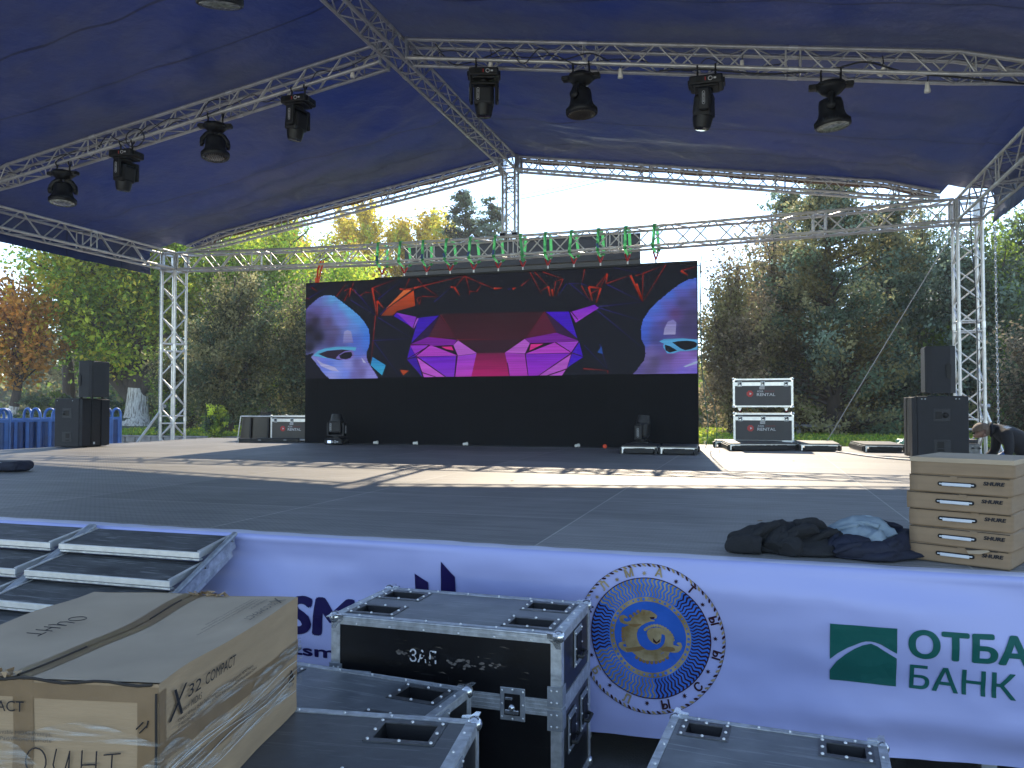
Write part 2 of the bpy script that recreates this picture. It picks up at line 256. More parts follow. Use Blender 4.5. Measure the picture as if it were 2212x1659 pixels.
# ------------------------------------------------------------------ mesh helpers
COL = scene.collection
class MB:
    def __init__(s): s.v = []; s.f = []; s.m = []; s.sm = []; s.mats = []; s.T = Matrix.Identity(4)
    def mi(s, m):
        if m not in s.mats: s.mats.append(m)
        return s.mats.index(m)
    def add(s, vs, fs, m, smooth=False):
        o = len(s.v); T = s.T; s.v += [tuple(T @ Vector(p)) for p in vs]; k = s.mi(m)
        for f in fs: s.f.append([o + i for i in f]); s.m.append(k); s.sm.append(smooth)
    def box(s, c, d, m, b=0.0, rot=None):
        x, y, z = d[0] / 2, d[1] / 2, d[2] / 2
        Q = Matrix.Translation(c) @ (Euler(rot).to_matrix().to_4x4() if rot else Matrix.Identity(4))
        if b <= 0:
            vs = [Q @ Vector((i * x, j * y, k * z)) for i in (-1, 1) for j in (-1, 1) for k in (-1, 1)]
            s.add(vs, [(0, 1, 3, 2), (4, 6, 7, 5), (0, 4, 5, 1), (2, 3, 7, 6), (0, 2, 6, 4), (1, 5, 7, 3)], m); return
        bm = bmesh.new(); bmesh.ops.create_cube(bm, size=1)
        for v in bm.verts: v.co = Vector((v.co.x * 2 * x, v.co.y * 2 * y, v.co.z * 2 * z))
        bmesh.ops.bevel(bm, geom=bm.edges[:], offset=b, segments=2, profile=.5, affect='EDGES')
        bm.verts.index_update(); s.add([Q @ v.co for v in bm.verts], [[v.index for v in f.verts] for f in bm.faces], m); bm.free()
    def tube(s, p0, p1, r, m, n=8, r1=None, cap=True):
        s.path([p0, p1], r, m, n, r1=r1, cap=cap)
    def path(s, pts, r, m, n=8, r1=None, cap=True, rs=None):
        pts = [Vector(p) for p in pts]; L = len(pts); vs = []; fs = []
        up = None
        for i, p in enumerate(pts):
            d = (pts[min(i + 1, L - 1)] - pts[max(i - 1, 0)])
            if d.length < 1e-9: d = Vector((0, 0, 1))
            d.normalize()
            if up is None: up = d.orthogonal().normalized()
            else:
                up = (up - d * up.dot(d)); up = up.normalized() if up.length > 1e-6 else d.orthogonal().normalized()
            w = d.cross(up)
            rr = rs[i] if rs else (r if r1 is None else r + (r1 - r) * i / (L - 1))
            for k in range(n):
                a = 2 * math.pi * k / n; vs.append(p + (up * math.cos(a) + w * math.sin(a)) * rr)
        for i in range(L - 1):
            for k in range(n):
                a = i * n + k; b = i * n + (k + 1) % n; fs.append((a, b, b + n, a + n))
        s.add(vs, fs, m, True)
        if cap: s.add(vs[:n], [list(range(n))[::-1]], m); s.add(vs[-n:], [list(range(n))], m)
    def prism(s, poly, d, m, T=None):
        """poly: list of (x,z), extruded along y by d (towards +y)"""
        n = len(poly); old = s.T
        if T is not None: s.T = s.T @ T
        vs = [(x, 0, z) for x, z in poly] + [(x, d, z) for x, z in poly]
        fs = [list(range(n)), list(range(2 * n - 1, n - 1, -1))] + [(i, i + n, (i + 1) % n + n, (i + 1) % n) for i in range(n)]
        s.add(vs, fs, m); s.T = old
    def lathe(s, prof, m, n=24, T=None):
        """prof: list of (r,z) turned round z"""
        old = s.T
        if T is not None: s.T = s.T @ T
        vs = [(r * math.cos(2 * math.pi * k / n), r * math.sin(2 * math.pi * k / n), z) for r, z in prof for k in range(n)]
        fs = [(i * n + k, i * n + (k + 1) % n, (i + 1) * n + (k + 1) % n, (i + 1) * n + k) for i in range(len(prof) - 1) for k in range(n)]
        s.add(vs, fs, m, True); s.add(vs[:n], [list(range(n))[::-1]], m); s.add(vs[-n:], [list(range(n))], m); s.T = old
    def ball(s, c, r, m, n=12, sc=(1, 1, 1)):
        prof = [(r * math.sin(math.pi * i / (n // 2)) + 1e-5, -r * math.cos(math.pi * i / (n // 2))) for i in range(n // 2 + 1)]
        s.lathe(prof, m, n, Matrix.Translation(c) @ Matrix.Diagonal((*sc, 1)))
    def holed(s, w, h, rects, depth, m, mp, T, skew=0.0):
        """panel in local xy (0..w, 0..h) facing +z with pockets rects=(x0,y0,x1,y1)"""
        old = s.T; s.T = s.T @ T
        xs = sorted({0, w, *[r[0] for r in rects], *[r[2] for r in rects]}); ys = sorted({0, h, *[r[1] for r in rects], *[r[3] for r in rects]})
        for i in range(len(xs) - 1):
            for j in range(len(ys) - 1):
                cx, cy = (xs[i] + xs[i + 1]) / 2, (ys[j] + ys[j + 1]) / 2
                if any(r[0] < cx < r[2] and r[1] < cy < r[3] for r in rects): continue
                s.add([(xs[i], ys[j], 0), (xs[i + 1], ys[j], 0), (xs[i + 1], ys[j + 1], 0), (xs[i], ys[j + 1], 0)], [(0, 1, 2, 3)], m)
        for (a, b, c, d) in rects:
            q = .012 + depth * .12
            vs = [(a, b, 0), (c, b, 0), (c, d, 0), (a, d, 0), (a + q, b + q, -depth), (c - q, b + q, -depth), (c - q, d - q, -depth), (a + q, d - q, -depth)]
            s.add(vs, [(4, 5, 6, 7), (0, 1, 5, 4), (1, 2, 6, 5), (2, 3, 7, 6), (3, 0, 4, 7)], mp)
        s.T = old
    def build(s, name, parent=None, loc=None):
        me = bpy.data.meshes.new(name); me.from_pydata(s.v, [], s.f)
        for m in s.mats: me.materials.append(m)
        me.polygons.foreach_set('material_index', s.m); me.polygons.foreach_set('use_smooth', s.sm); me.update()
        o = bpy.data.objects.new(name, me); COL.objects.link(o)
        if parent is not None: o.parent = parent
        if loc: o.location = loc
        return o
def tag(o, label=None, cat=None, group=None, kind=None):
    if label: o['label'] = label
    if cat: o['category'] = cat
    if group: o['group'] = group
    if kind: o['kind'] = kind
    return o
def thing(name, label, cat, loc=(0, 0, 0), rz=0.0, group=None):
    o = bpy.data.objects.new(name, None); COL.objects.link(o); o.location = loc; o.rotation_euler = (0, 0, rz); o.empty_display_size = .2
    return tag(o, label, cat, group)
def copy_tree(o, parent=None):
    c = o.copy(); COL.objects.link(c)
    if parent is not None: c.parent = parent
    for ch in list(o.children): copy_tree(ch, c)
    return c
def put(src, loc, rz=0.0, label=None, scale=None):
    c = copy_tree(src); c.location = loc; c.rotation_euler = (0, 0, rz)
    if label: c['label'] = label
    if scale: c.scale = (scale,) * 3
    return c

def text_tris(body, size=1.0, bold=0.0, spacing=1.0, width=None):
    """verts (x,y) and triangles of a word, cap height = size, left/baseline at origin; width rescales x"""
    cu = bpy.data.curves.new('t', 'FONT'); cu.body = body; cu.size = 1.0; cu.space_character = spacing; cu.offset = bold; cu.resolution_u = 4
    ob = bpy.data.objects.new('t', cu); COL.objects.link(ob)
    dg = bpy.context.evaluated_depsgraph_get(); me = bpy.data.meshes.new_from_object(ob.evaluated_get(dg))
    bm = bmesh.new(); bm.from_mesh(me); bmesh.ops.triangulate(bm, faces=bm.faces[:]); bm.verts.index_update()
    vs = [(v.co.x, v.co.y) for v in bm.verts]; fs = [[v.index for v in f.verts] for f in bm.faces]
    bm.free(); bpy.data.meshes.remove(me); bpy.data.objects.remove(ob); bpy.data.curves.remove(cu)
    if not vs: return [], []
    cap = .70; x0 = min(v[0] for v in vs); x1 = max(v[0] for v in vs); k = size / cap; kx = k if width is None else width / max(1e-6, (x1 - x0))
    return [((x - x0) * kx, y * k) for x, y in vs], fs
def put_text(mb, body, size, m, T, bold=0.0, spacing=1.0, width=None, center=False, shear=0.0):
    """text in local xz plane reading along +x, seen from -y"""
    cop = [(0, 0)] if bold <= .006 else [(0, 0)] + [(bold * size * math.cos(a), bold * size * .7 * math.sin(a)) for a in np.linspace(0, 2 * math.pi, 8, endpoint=False)]
    vs, fs = text_tris(body, size, 0, spacing, width)
    if not vs: return
    cx = max(v[0] for v in vs) / 2 if center else 0
    old = mb.T; mb.T = mb.T @ T; [mb.add([(x - cx + shear * y + dx, -.00010 * q, y + dz) for x, y in vs], fs, m) for q, (dx, dz) in enumerate(cop)]; mb.T = old
def TR(x=0, y=0, z=0, rx=0, ry=0, rz=0): return Matrix.Translation((x, y, z)) @ Euler((rx, ry, rz)).to_matrix().to_4x4()
def fine(mb, L=.05):
    """split the long edges of a flat print so it can follow a wrinkled sheet"""
    bm = bmesh.new(); vs = [bm.verts.new(v) for v in mb.v]
    for f, k in zip(mb.f, mb.m):
        try: nf = bm.faces.new([vs[i] for i in f]); nf.material_index = k
        except ValueError: pass
    for _ in range(5):
        es = [e for e in bm.edges if e.calc_length() > L]
        if not es: break
        bmesh.ops.subdivide_edges(bm, edges=es, cuts=1); bmesh.ops.triangulate(bm, faces=[f for f in bm.faces if len(f.verts) > 3])
    bm.verts.index_update(); bm.faces.ensure_lookup_table()
    mb.v = [tuple(v.co) for v in bm.verts]; mb.f = [[v.index for v in f.verts] for f in bm.faces]; mb.m = [f.material_index for f in bm.faces]; mb.sm = [False] * len(mb.f); bm.free()
# picture on the video wall and crest on the banner, in metres on their own planes
PANEL_SHAPES=[((46,15,26),(58,17,34),'y',[(-1.239,2.461),(0.811,2.428),(0.44,1.947),(-0.887,1.958)]),((70,22,44),None,'y',[(-1.239,2.426),(-0.905,1.985),(-1.462,2.034)]),((82,18,50),None,'y',[(0.811,2.428),(1.024,2.04),(0.44,1.956)]),((48,20,38),None,'y',[(-0.886,1.953),(0.44,1.944),(0.107,1.74),(0.05,1.699),(-0.504,1.702)]),((105,14,70),(165,18,110),'y',[(-0.504,1.702),(0.05,1.699),(0.139,1.274),(-0.602,1.273)]),((52,8,185),None,'y',[(-1.671,2.397),(-1.258,2.427),(-1.822,1.92)]),((38,18,70),None,'y',[(-1.258,2.427),(-1.462,2.034),(-1.812,1.911)]),((60,10,190),None,'y',[(-2.189,2.45),(-2.121,2.518),(-1.785,2.2),(-1.813,2.232)]),((125,48,205),None,'y',[(-2.131,2.513),(-1.713,2.416),(-1.785,2.196)]),((150,85,220),None,'y',[(-1.7,2.393),(-1.668,2.385),(-1.766,2.196),(-1.788,2.217)]),((115,22,165),None,'y',[(-1.812,1.911),(-1.481,2.025),(-0.887,1.964),(-0.96,1.865),(-1.406,1.858),(-1.84,1.877)]),((135,45,205),None,'y',[(-1.84,1.872),(-1.443,1.88),(-1.726,1.682)]),((62,6,190),None,'y',[(-1.84,1.859),(-1.722,1.673),(-1.906,1.615)]),((52,10,165),None,'y',[(-1.906,1.607),(-1.716,1.647),(-1.626,1.41),(-1.592,1.271),(-1.686,1.376)]),((165,60,205),None,'y',[(-1.424,1.873),(-0.868,1.666),(-1.722,1.665)]),((22,8,30),None,'y',[(-1.378,1.858),(-0.96,1.857),(-0.867,1.662)]),((205,35,145),None,'y',[(-1.2,1.836),(-0.997,1.84),(-0.956,1.762),(-1.107,1.791)]),((172,92,215),None,'y',[(-0.868,1.949),(-0.495,1.701),(-0.868,1.666),(-0.96,1.862)]),((140,55,215),(175,60,200),'y',[(-0.871,1.657),(-0.504,1.693),(-0.602,1.273),(-0.922,1.272)]),((100,20,210),(125,45,215),'y',[(-1.697,1.655),(-0.886,1.658),(-0.931,1.272),(-1.115,1.274)]),((180,85,220),None,'y',[(-1.697,1.641),(-1.134,1.274),(-1.554,1.27)]),((110,28,205),(160,60,225),'y',[(1.278,2.403),(1.72,2.518),(1.794,2.458),(1.378,2.211)]),((58,6,200),None,'y',[(0.828,2.423),(1.253,2.412),(1.403,1.931)]),((48,20,66),None,'y',[(0.828,2.423),(1.024,2.04),(1.403,1.923)]),((110,22,160),None,'y',[(0.44,1.951),(1.024,2.04),(1.428,1.889),(0.998,1.867),(0.526,1.866)]),((172,88,212),None,'y',[(0.431,1.944),(0.526,1.861),(0.436,1.68),(0.054,1.701)]),((22,8,30),None,'y',[(0.526,1.865),(0.939,1.86),(0.439,1.676)]),((205,40,150),None,'y',[(0.544,1.844),(0.785,1.847),(0.518,1.728)]),((168,58,205),None,'y',[(1.007,1.872),(1.293,1.674),(0.448,1.673)]),((150,58,212),None,'y',[(1.024,1.866),(1.428,1.876),(1.293,1.682)]),((150,50,200),(170,55,195),'y',[(0.054,1.696),(0.434,1.671),(0.491,1.273),(0.142,1.274)]),((118,28,210),(150,40,215),'y',[(0.45,1.669),(1.285,1.663),(0.69,1.276),(0.495,1.273)]),((172,84,214),None,'y',[(1.29,1.646),(1.209,1.388),(0.87,1.277),(0.707,1.276)]),((172,84,214),None,'y',[(1.192,1.369),(1.124,1.271),(0.887,1.272)]),((58,6,200),None,'y',[(1.441,1.856),(1.51,1.593),(1.222,1.409),(1.313,1.679)]),((200,105,60),None,'y',[(-2.345,2.602),(-1.979,2.936),(-1.816,2.938),(-2.339,2.602)]),((196,76,40),(120,50,25),'y',[(-2.345,2.579),(-1.772,2.922),(-1.739,2.627),(-2.112,2.544),(-2.208,2.459),(-2.457,2.464)]),((20,120,200),(40,170,225),'y',[(-2.633,1.673),(-2.349,1.508),(-2.426,1.315),(-2.672,1.513)]),((170,70,35),None,'y',[(-2.049,1.416),(-1.867,1.396),(-1.981,1.31)]),((20,70,160),None,'y',[(1.767,1.67),(1.841,1.782),(1.865,1.643)])]
PANEL_LINES=[((150,38,34),0.022,[[(-4.099,2.869),(-4.016,2.851)],[(-3.986,3.084),(-3.851,2.99)],[(-3.43,2.881),(-3.2,3.143)],[(-3.258,2.784),(-3.118,3.031),(-2.917,2.86)],[(-3.259,2.983),(-3.118,3.031)],[(-3.059,3.133),(-3.098,3.012)],[(-2.65,2.921),(-2.651,3.01),(-2.463,2.868)],[(-2.651,3.01),(-2.134,3.164)],[(-2.917,2.869),(-2.799,2.932),(-2.65,2.921)],[(-1.865,3.16),(-1.96,2.962)],[(-1.579,3.006),(-0.742,3.158)],[(-1.579,3.006),(-1.296,2.802)],[(-1.703,3.157),(-1.579,3.011)],[(-0.742,3.152),(-0.926,2.951)],[(-0.742,3.149),(-0.451,3.015),(-0.164,2.891)],[(-1.701,2.771),(-1.597,2.806),(-1.278,2.784)],[(-1.711,2.758),(-1.663,2.651),(-1.616,2.78)],[(-0.715,3.13),(-0.641,2.861),(-0.65,2.784)],[(-0.641,2.861),(-0.505,2.846),(-0.397,2.995)],[(-2.579,2.472),(-2.672,1.531)],[(0.361,2.915),(0.518,3.034)],[(0.527,3.164),(0.751,2.739)],[(0.614,3.16),(0.872,2.883),(0.717,2.799)],[(0.769,3.152),(1.144,3.004),(1.008,2.969),(0.965,2.697)],[(1.144,3.004),(1.008,2.695)],[(1.48,2.869),(1.646,2.57)],[(1.539,3.162),(1.497,2.921)],[(1.646,2.718),(1.828,2.808)],[(1.754,2.844),(1.943,3.063)],[(1.943,3.063),(1.811,2.792)],[(2.445,2.998),(2.573,3.032),(2.969,3.184),(2.587,2.566)],[(2.573,3.032),(2.563,2.55)],[(3.225,3.047),(3.495,3.109)],[(1.51,1.389),(1.946,1.35),(1.954,1.285)],[(1.926,2.885),(2.349,3.011)]]),((205,60,38),0.036,[[(-3.118,3.031),(-3.147,2.852)],[(-2.651,3.01),(-2.549,2.471)],[(-2.541,2.756),(-2.539,2.462)],[(-2.541,2.756),(-2.403,2.608)],[(-2.066,2.966),(-1.941,2.943),(-1.769,2.971),(-1.579,3.006)],[(-0.164,2.891),(-0.003,2.892)],[(-1.018,2.955),(-0.944,2.951),(-0.842,2.792)],[(0.195,2.868),(0.265,2.886)],[(0.872,2.883),(0.906,2.699)],[(0.94,2.831),(0.957,2.697)],[(1.613,2.842),(1.828,2.808),(1.745,2.55)],[(1.613,2.842),(1.679,2.585)],[(1.943,3.063),(1.926,2.885)],[(2.357,3.01),(2.571,2.534)],[(2.461,2.86),(2.571,2.534)],[(3.225,3.047),(3.341,2.962)]]),((44,36,140),0.016,[[(-4.057,2.867),(-3.504,3.135)],[(-4.018,3.104),(-3.852,3.133)],[(-3.117,2.796),(-2.559,2.471)],[(-2.522,2.79),(-2.018,3.141)],[(-2.481,2.486),(-1.979,2.927)],[(-1.352,2.691),(-1.018,2.946)],[(-2.635,1.989),(-1.879,2.009)],[(-2.52,2.434),(-1.822,2.025)],[(-2.596,1.956),(-2.048,1.279)],[(-2.917,2.869),(-2.579,2.481)],[(-3.038,2.991),(-2.599,2.508)],[(1.744,2.436),(2.583,1.717)],[(1.794,2.483),(2.555,2.535)],[(1.943,2.868),(2.571,2.534)],[(1.777,2.467),(2.538,2.215)],[(1.527,1.805),(1.938,1.375)],[(1.808,1.815),(1.938,1.375)],[(1.245,2.916),(1.48,2.905),(1.613,2.85)],[(2.058,3.168),(2.557,3.033)],[(0.106,2.867),(0.195,2.872)],[(1.212,2.918),(1.042,2.693)],[(1.296,2.897),(1.646,2.587)]])]
PANEL_EDGES=[((72,10,60),0.02,[[(-1.841,1.894),(-1.443,1.88),(-1.722,1.673),(-1.106,1.269)],[(-1.906,1.615),(-1.424,1.873)],[(-0.895,1.666),(-0.936,1.272)],[(-1.592,1.358),(-1.31,1.271)],[(-1.785,2.2),(-1.706,2.411)],[(0.998,1.87),(1.302,1.674),(1.51,1.601)],[(1.293,1.663),(0.69,1.272)],[(0.439,1.675),(0.495,1.273)],[(1.209,1.385),(0.844,1.271)],[(1.295,2.411),(1.42,2.259)],[(0.098,1.518),(0.139,1.274)]]),((130,22,50),0.014,[[(-1.221,2.443),(-0.887,1.964)],[(-1.462,2.034),(-0.887,1.96),(0.44,1.947)],[(0.811,2.428),(0.44,1.951)]]),((120,110,130),0.012,[[(-4.112,1.965),(-3.967,1.956),(-3.842,1.923),(-3.842,1.877),(-3.945,1.815),(-4.11,1.755)]])]
PANEL_HEADS=[([(-4.101,2.643),(-4.015,2.722),(-3.829,2.861),(-3.696,2.907),(-3.563,2.909),(-3.461,2.883),(-3.278,2.749),(-3.116,2.634),(-2.915,2.474),(-2.795,2.336),(-2.715,2.209),(-2.691,2.048),(-2.703,1.888),(-2.752,1.782),(-2.759,1.675),(-2.731,1.585),(-2.632,1.442),(-2.507,1.261),(-3.561,1.259),(-3.674,1.348),(-3.819,1.513),(-3.943,1.66),(-3.975,1.688),(-3.903,1.787),(-4.006,1.753),(-4.093,1.736)],[((82,84,165),(-4.014,2.667)),((88,104,190),(-3.829,2.807)),((85,120,200),(-3.665,2.873)),((75,150,220),(-3.522,2.849)),((68,150,222),(-3.318,2.714)),((64,145,222),(-3.115,2.58)),((60,135,220),(-2.915,2.412)),((50,115,215),(-2.775,2.228)),((45,105,215),(-2.734,2.031)),((50,100,205),(-2.753,1.853)),((85,110,200),(-3.419,2.664)),((90,105,195),(-3.357,2.498)),((90,92,175),(-3.622,2.598)),((78,72,140),(-3.827,2.606)),((60,54,100),(-4.013,2.557)),((35,28,45),(-3.888,2.425)),((22,18,28),(-4.01,2.246)),((22,18,30),(-3.823,2.095)),((22,20,30),(-4.007,1.881)),((70,62,110),(-3.6,2.38)),((74,72,125),(-3.456,2.194)),((60,56,105),(-3.516,2.015)),((95,108,195),(-3.275,2.369)),((80,120,210),(-3.033,2.218)),((60,90,190),(-2.992,2.002)),((70,80,160),(-3.312,1.919)),((70,100,205),(-2.91,1.749)),((110,110,190),(-2.83,1.587)),((85,82,150),(-2.949,1.571)),((88,84,150),(-2.868,1.391)),((90,90,170),(-3.027,1.322)),((120,125,215),(-2.671,1.336)),((90,120,225),(-3.208,1.36)),((110,135,225),(-3.41,1.416)),((75,110,215),(-3.552,1.509)),((90,110,215),(-3.716,1.584)),((95,125,220),(-3.35,1.56)),((110,120,200),(-3.882,1.678)),((125,140,225),(-3.51,1.309)),((120,130,215),(-3.169,1.539))]),([(3.497,2.907),(3.371,2.897),(3.216,2.825),(3.029,2.691),(2.84,2.539),(2.681,2.386),(2.57,2.213),(2.534,2.054),(2.544,1.878),(2.607,1.748),(2.615,1.637),(2.582,1.509),(2.486,1.383),(2.398,1.28),(3.491,1.278)],[((50,95,205),(3.463,2.877)),((52,96,208),(3.247,2.792)),((54,98,210),(3.013,2.628)),((58,100,212),(2.776,2.43)),((52,92,208),(2.617,2.196)),((46,85,200),(2.568,1.989)),((50,80,185),(2.615,1.828)),((70,85,190),(2.854,2.268)),((60,66,150),(2.806,2.031)),((78,80,175),(3.246,2.682)),((76,78,175),(3.028,2.484)),((75,85,185),(3.478,2.813)),((66,62,120),(3.462,2.657)),((58,56,110),(3.245,2.492)),((75,52,110),(3.12,2.322)),((52,50,95),(3.398,2.25)),((50,48,95),(3.32,2.063)),((52,50,100),(3.473,1.965)),((68,60,125),(2.932,2.138)),((55,60,130),(2.774,1.856)),((90,84,160),(2.71,1.698)),((90,85,150),(2.614,1.541)),((75,70,140),(2.502,1.351)),((68,62,105),(2.772,1.474)),((72,66,120),(2.692,1.316)),((84,66,130),(3.007,1.565)),((90,80,165),(2.928,1.345)),((105,85,175),(3.162,1.468)),((100,90,205),(3.238,1.309)),((95,85,200),(3.469,1.338)),((95,75,150),(3.455,1.62)),((115,90,185),(3.317,1.528)),((130,120,215),(3.47,1.463))])]
PANEL_OVER=[((72,165,222),None,'y',[(-3.907,1.747),(-3.821,1.813),(-3.657,1.864),(-3.413,1.886),(-3.151,1.883),(-2.977,1.867),(-3.004,1.801),(-3.312,1.833),(-3.616,1.814),(-3.82,1.749),(-3.391,1.66),(-3.421,1.633),(-3.923,1.715)]),((40,28,52),None,'y',[(-3.82,1.753),(-3.616,1.809),(-3.271,1.828),(-3.07,1.806),(-3.049,1.68),(-3.189,1.629),(-3.35,1.623),(-3.615,1.673)]),((110,105,190),None,'y',[(-3.371,1.722),(-3.231,1.795),(-3.07,1.815),(-3.026,1.734),(-3.039,1.671),(-3.169,1.62),(-3.31,1.631),(-3.432,1.66)]),((22,16,34),None,'y',[(-3.355,1.713),(-3.231,1.774),(-3.09,1.78),(-3.06,1.716),(-3.109,1.66),(-3.209,1.637),(-3.32,1.653)]),((140,150,215),(105,110,190),'y',[(-3.249,2.179),(-3.173,2.208),(-3.093,2.175),(-3.041,1.949),(-3.151,1.961),(-3.272,1.951)]),((160,170,235),None,'y',[(-3.861,1.65),(-3.716,1.566),(-3.451,1.489),(-3.349,1.398),(-3.511,1.418),(-3.757,1.512)]),((170,180,235),None,'y',[(-2.87,1.668),(-2.79,1.586),(-2.767,1.554),(-2.83,1.569)]),((72,160,225),None,'y',[(2.849,1.839),(2.931,1.876),(3.242,1.884),(3.495,1.854),(3.494,1.682),(3.317,1.662),(3.21,1.664),(3.085,1.627),(2.984,1.629),(2.914,1.742),(2.93,1.797)]),((14,14,20),None,'y',[(3.068,1.817),(3.164,1.834),(3.319,1.84),(3.441,1.824),(3.493,1.784),(3.471,1.729),(3.379,1.692),(3.287,1.678),(3.21,1.711)]),((16,16,26),None,'y',[(2.943,1.781),(3.024,1.755),(3.155,1.676),(3.031,1.641),(2.958,1.68)]),((120,120,200),(150,155,215),'y',[(2.995,2.176),(3.089,2.209),(3.143,2.155),(3.126,1.95),(3.025,1.953),(2.923,1.951),(2.94,2.059)]),((150,175,228),None,'y',[(3.254,1.4),(3.493,1.494),(3.492,1.45),(3.293,1.387)])]
BEAST=[(-0.042,0.112),(-0.035,0.126),(-0.017,0.125),(0.005,0.123),(0.025,0.111),(0.037,0.101),(0.031,0.087),(0.02,0.088),(0.012,0.09),(0.005,0.08),(0.023,0.08),(0.023,0.073),(0.005,0.071),(-0.017,0.061),(-0.04,0.046),(-0.056,0.026),(-0.062,0.004),(-0.06,-0.018),(-0.051,-0.04),(-0.036,-0.059),(-0.014,-0.068),(0.009,-0.068),(0.035,-0.061),(0.053,-0.048),(0.066,-0.03),(0.071,-0.007),(0.069,0.01),(0.055,0.014),(0.052,-0.009),(0.049,-0.027),(0.031,-0.039),(0.013,-0.034),(-0.005,-0.018),(-0.011,-0.005),(-0.015,0.012),(-0.011,0.026),(0.005,0.038),(0.031,0.045),(0.058,0.043),(0.084,0.029),(0.099,0.013),(0.108,-0.008),(0.108,-0.035),(0.13,-0.039),(0.136,-0.037),(0.123,-0.027),(0.13,-0.019),(0.143,-0.021),(0.149,-0.038),(0.142,-0.056),(0.129,-0.068),(0.11,-0.072),(0.092,-0.071),(0.083,-0.09),(0.066,-0.102),(0.039,-0.114),(0.004,-0.118),(-0.027,-0.116),(-0.058,-0.103),(-0.085,-0.083),(-0.112,-0.086),(-0.133,-0.076),(-0.148,-0.06),(-0.148,-0.046),(-0.137,-0.039),(-0.119,-0.037),(-0.115,-0.046),(-0.128,-0.051),(-0.124,-0.06),(-0.11,-0.059),(-0.115,-0.048),(-0.119,-0.024),(-0.125,0.007),(-0.119,0.035),(-0.098,0.045),(-0.121,0.048),(-0.139,0.055),(-0.146,0.075),(-0.137,0.089),(-0.121,0.093),(-0.105,0.085),(-0.103,0.076),(-0.121,0.077),(-0.123,0.066),(-0.107,0.06),(-0.089,0.068),(-0.085,0.082),(-0.064,0.097)]
BEAST_MANE=[(-0.089,0.089),(-0.071,0.102),(-0.053,0.115),(-0.126,0.025),(-0.128,0.012),(-0.128,-0.002),(-0.128,-0.015),(-0.125,-0.029),(-0.063,-0.106),(-0.045,-0.115),(-0.029,-0.12),(-0.012,-0.123),(0.008,-0.123),(0.028,-0.12),(0.046,-0.115),(0.061,-0.107),(0.079,-0.097)]
BEAST_HORN=[(-0.022,0.029),(-0.013,0.037),(-0.002,0.044),(0.01,0.05),(0.022,0.054),(0.036,0.055),(0.049,0.053),(0.061,0.049),(0.073,0.043),(0.084,0.035),(0.093,0.026),(0.101,0.015),(0.106,0.003),(0.108,-0.01)]
BEAST_FEAT=[[(0.0,0.091),(0.025,0.095),(0.02,0.084),(0.005,0.083)],[(-0.031,0.115),(-0.019,0.114),(-0.022,0.1),(-0.03,0.095)],[(-0.098,0.05),(-0.04,0.055),(-0.04,0.05),(-0.067,0.037),(-0.094,0.041)],[(-0.117,-0.068),(-0.04,-0.052),(-0.023,-0.064),(-0.058,-0.078),(-0.108,-0.083)],[(0.048,-0.058),(0.075,-0.044),(0.106,-0.046),(0.127,-0.057),(0.092,-0.069),(0.057,-0.068)],[(0.013,-0.008),(0.031,-0.028),(0.049,-0.009),(0.044,-0.025),(0.029,-0.035),(0.015,-0.027)]]
# ------------------------------------------------------------------ setting: ground, lawn, deck
def sheet(name, pts, z, m, kind='structure'):
    b = MB(); b.add([(x, y, z) for x, y in pts], [list(range(len(pts)))], m); return tag(b.build(name), kind=kind)
sheet('ground', [(-400, -60), (400, -60), (400, 700), (-400, 700)], GR, M['asphalt'])
sheet('bounce_plaza', [(-90, -90), (90, -90), (90, -15.4), (-90, -15.4)], GR + .004, M['paving'])  # unseen sheet behind the camera, added to bounce sunlight onto the stage
sheet('path', [(-60, 1.25), (60, 1.25), (60, 8.62), (-60, 8.62)], GR + .004, M['paving'])  # added pale sheet, bounces sunlight up to the canopy and trees
def lawn():
    b = MB(); nx, ny = 90, 46; vs = []
    for j in range(ny + 1):
        for i in range(nx + 1):
            x = -62 + i * 1.2; y = 8.6 + j * 1.3
            e = min(1, j / 1.0); z = -.34 + .10 * noise.noise(Vector((x * .2, y * .2, 0))) + .004 * max(0, y - 12)
            vs.append((x, y, z if j else GR - .1))
    fs = [(j * (nx + 1) + i, j * (nx + 1) + i + 1, (j + 1) * (nx + 1) + i + 1, (j + 1) * (nx + 1) + i) for j in range(ny) for i in range(nx)]
    b.add(vs, fs, M['lawn'], True); return tag(b.build('lawn'), kind='structure')
lawn()
SX = 7.50; SYF = -10.44; SYB = 1.0
stage = thing('stage', 'wide raised stage platform with worn brown grey boards under the navy canopy', 'stage', (0, 0, GR))
b = MB(); b.box((0, (SYF + SYB) / 2, -GR - .011), (2 * SX, SYB - SYF, .022), M['deck']); o = b.build('deck', stage)
b = MB()
for y in (SYF + .04, SYB - .04): b.box((0, y, -GR - .075), (2 * SX - .02, .05, .10), M['steel'])
for x in (-SX + .03, SX - .03): b.box((x, (SYF + SYB) / 2, -GR - .075), (.05, SYB - SYF - .14, .10), M['alu_bright'])
b.build('rim', stage)
for i in range(9):
    for j in range(6):
        bb = MB(); bb.box((-7.2 + i * 1.8, SYF + .16 + j * 2.2, (-GR - .13) / 2), (.06, .06, -GR - .13), M['steel']); bb.build('leg', stage)

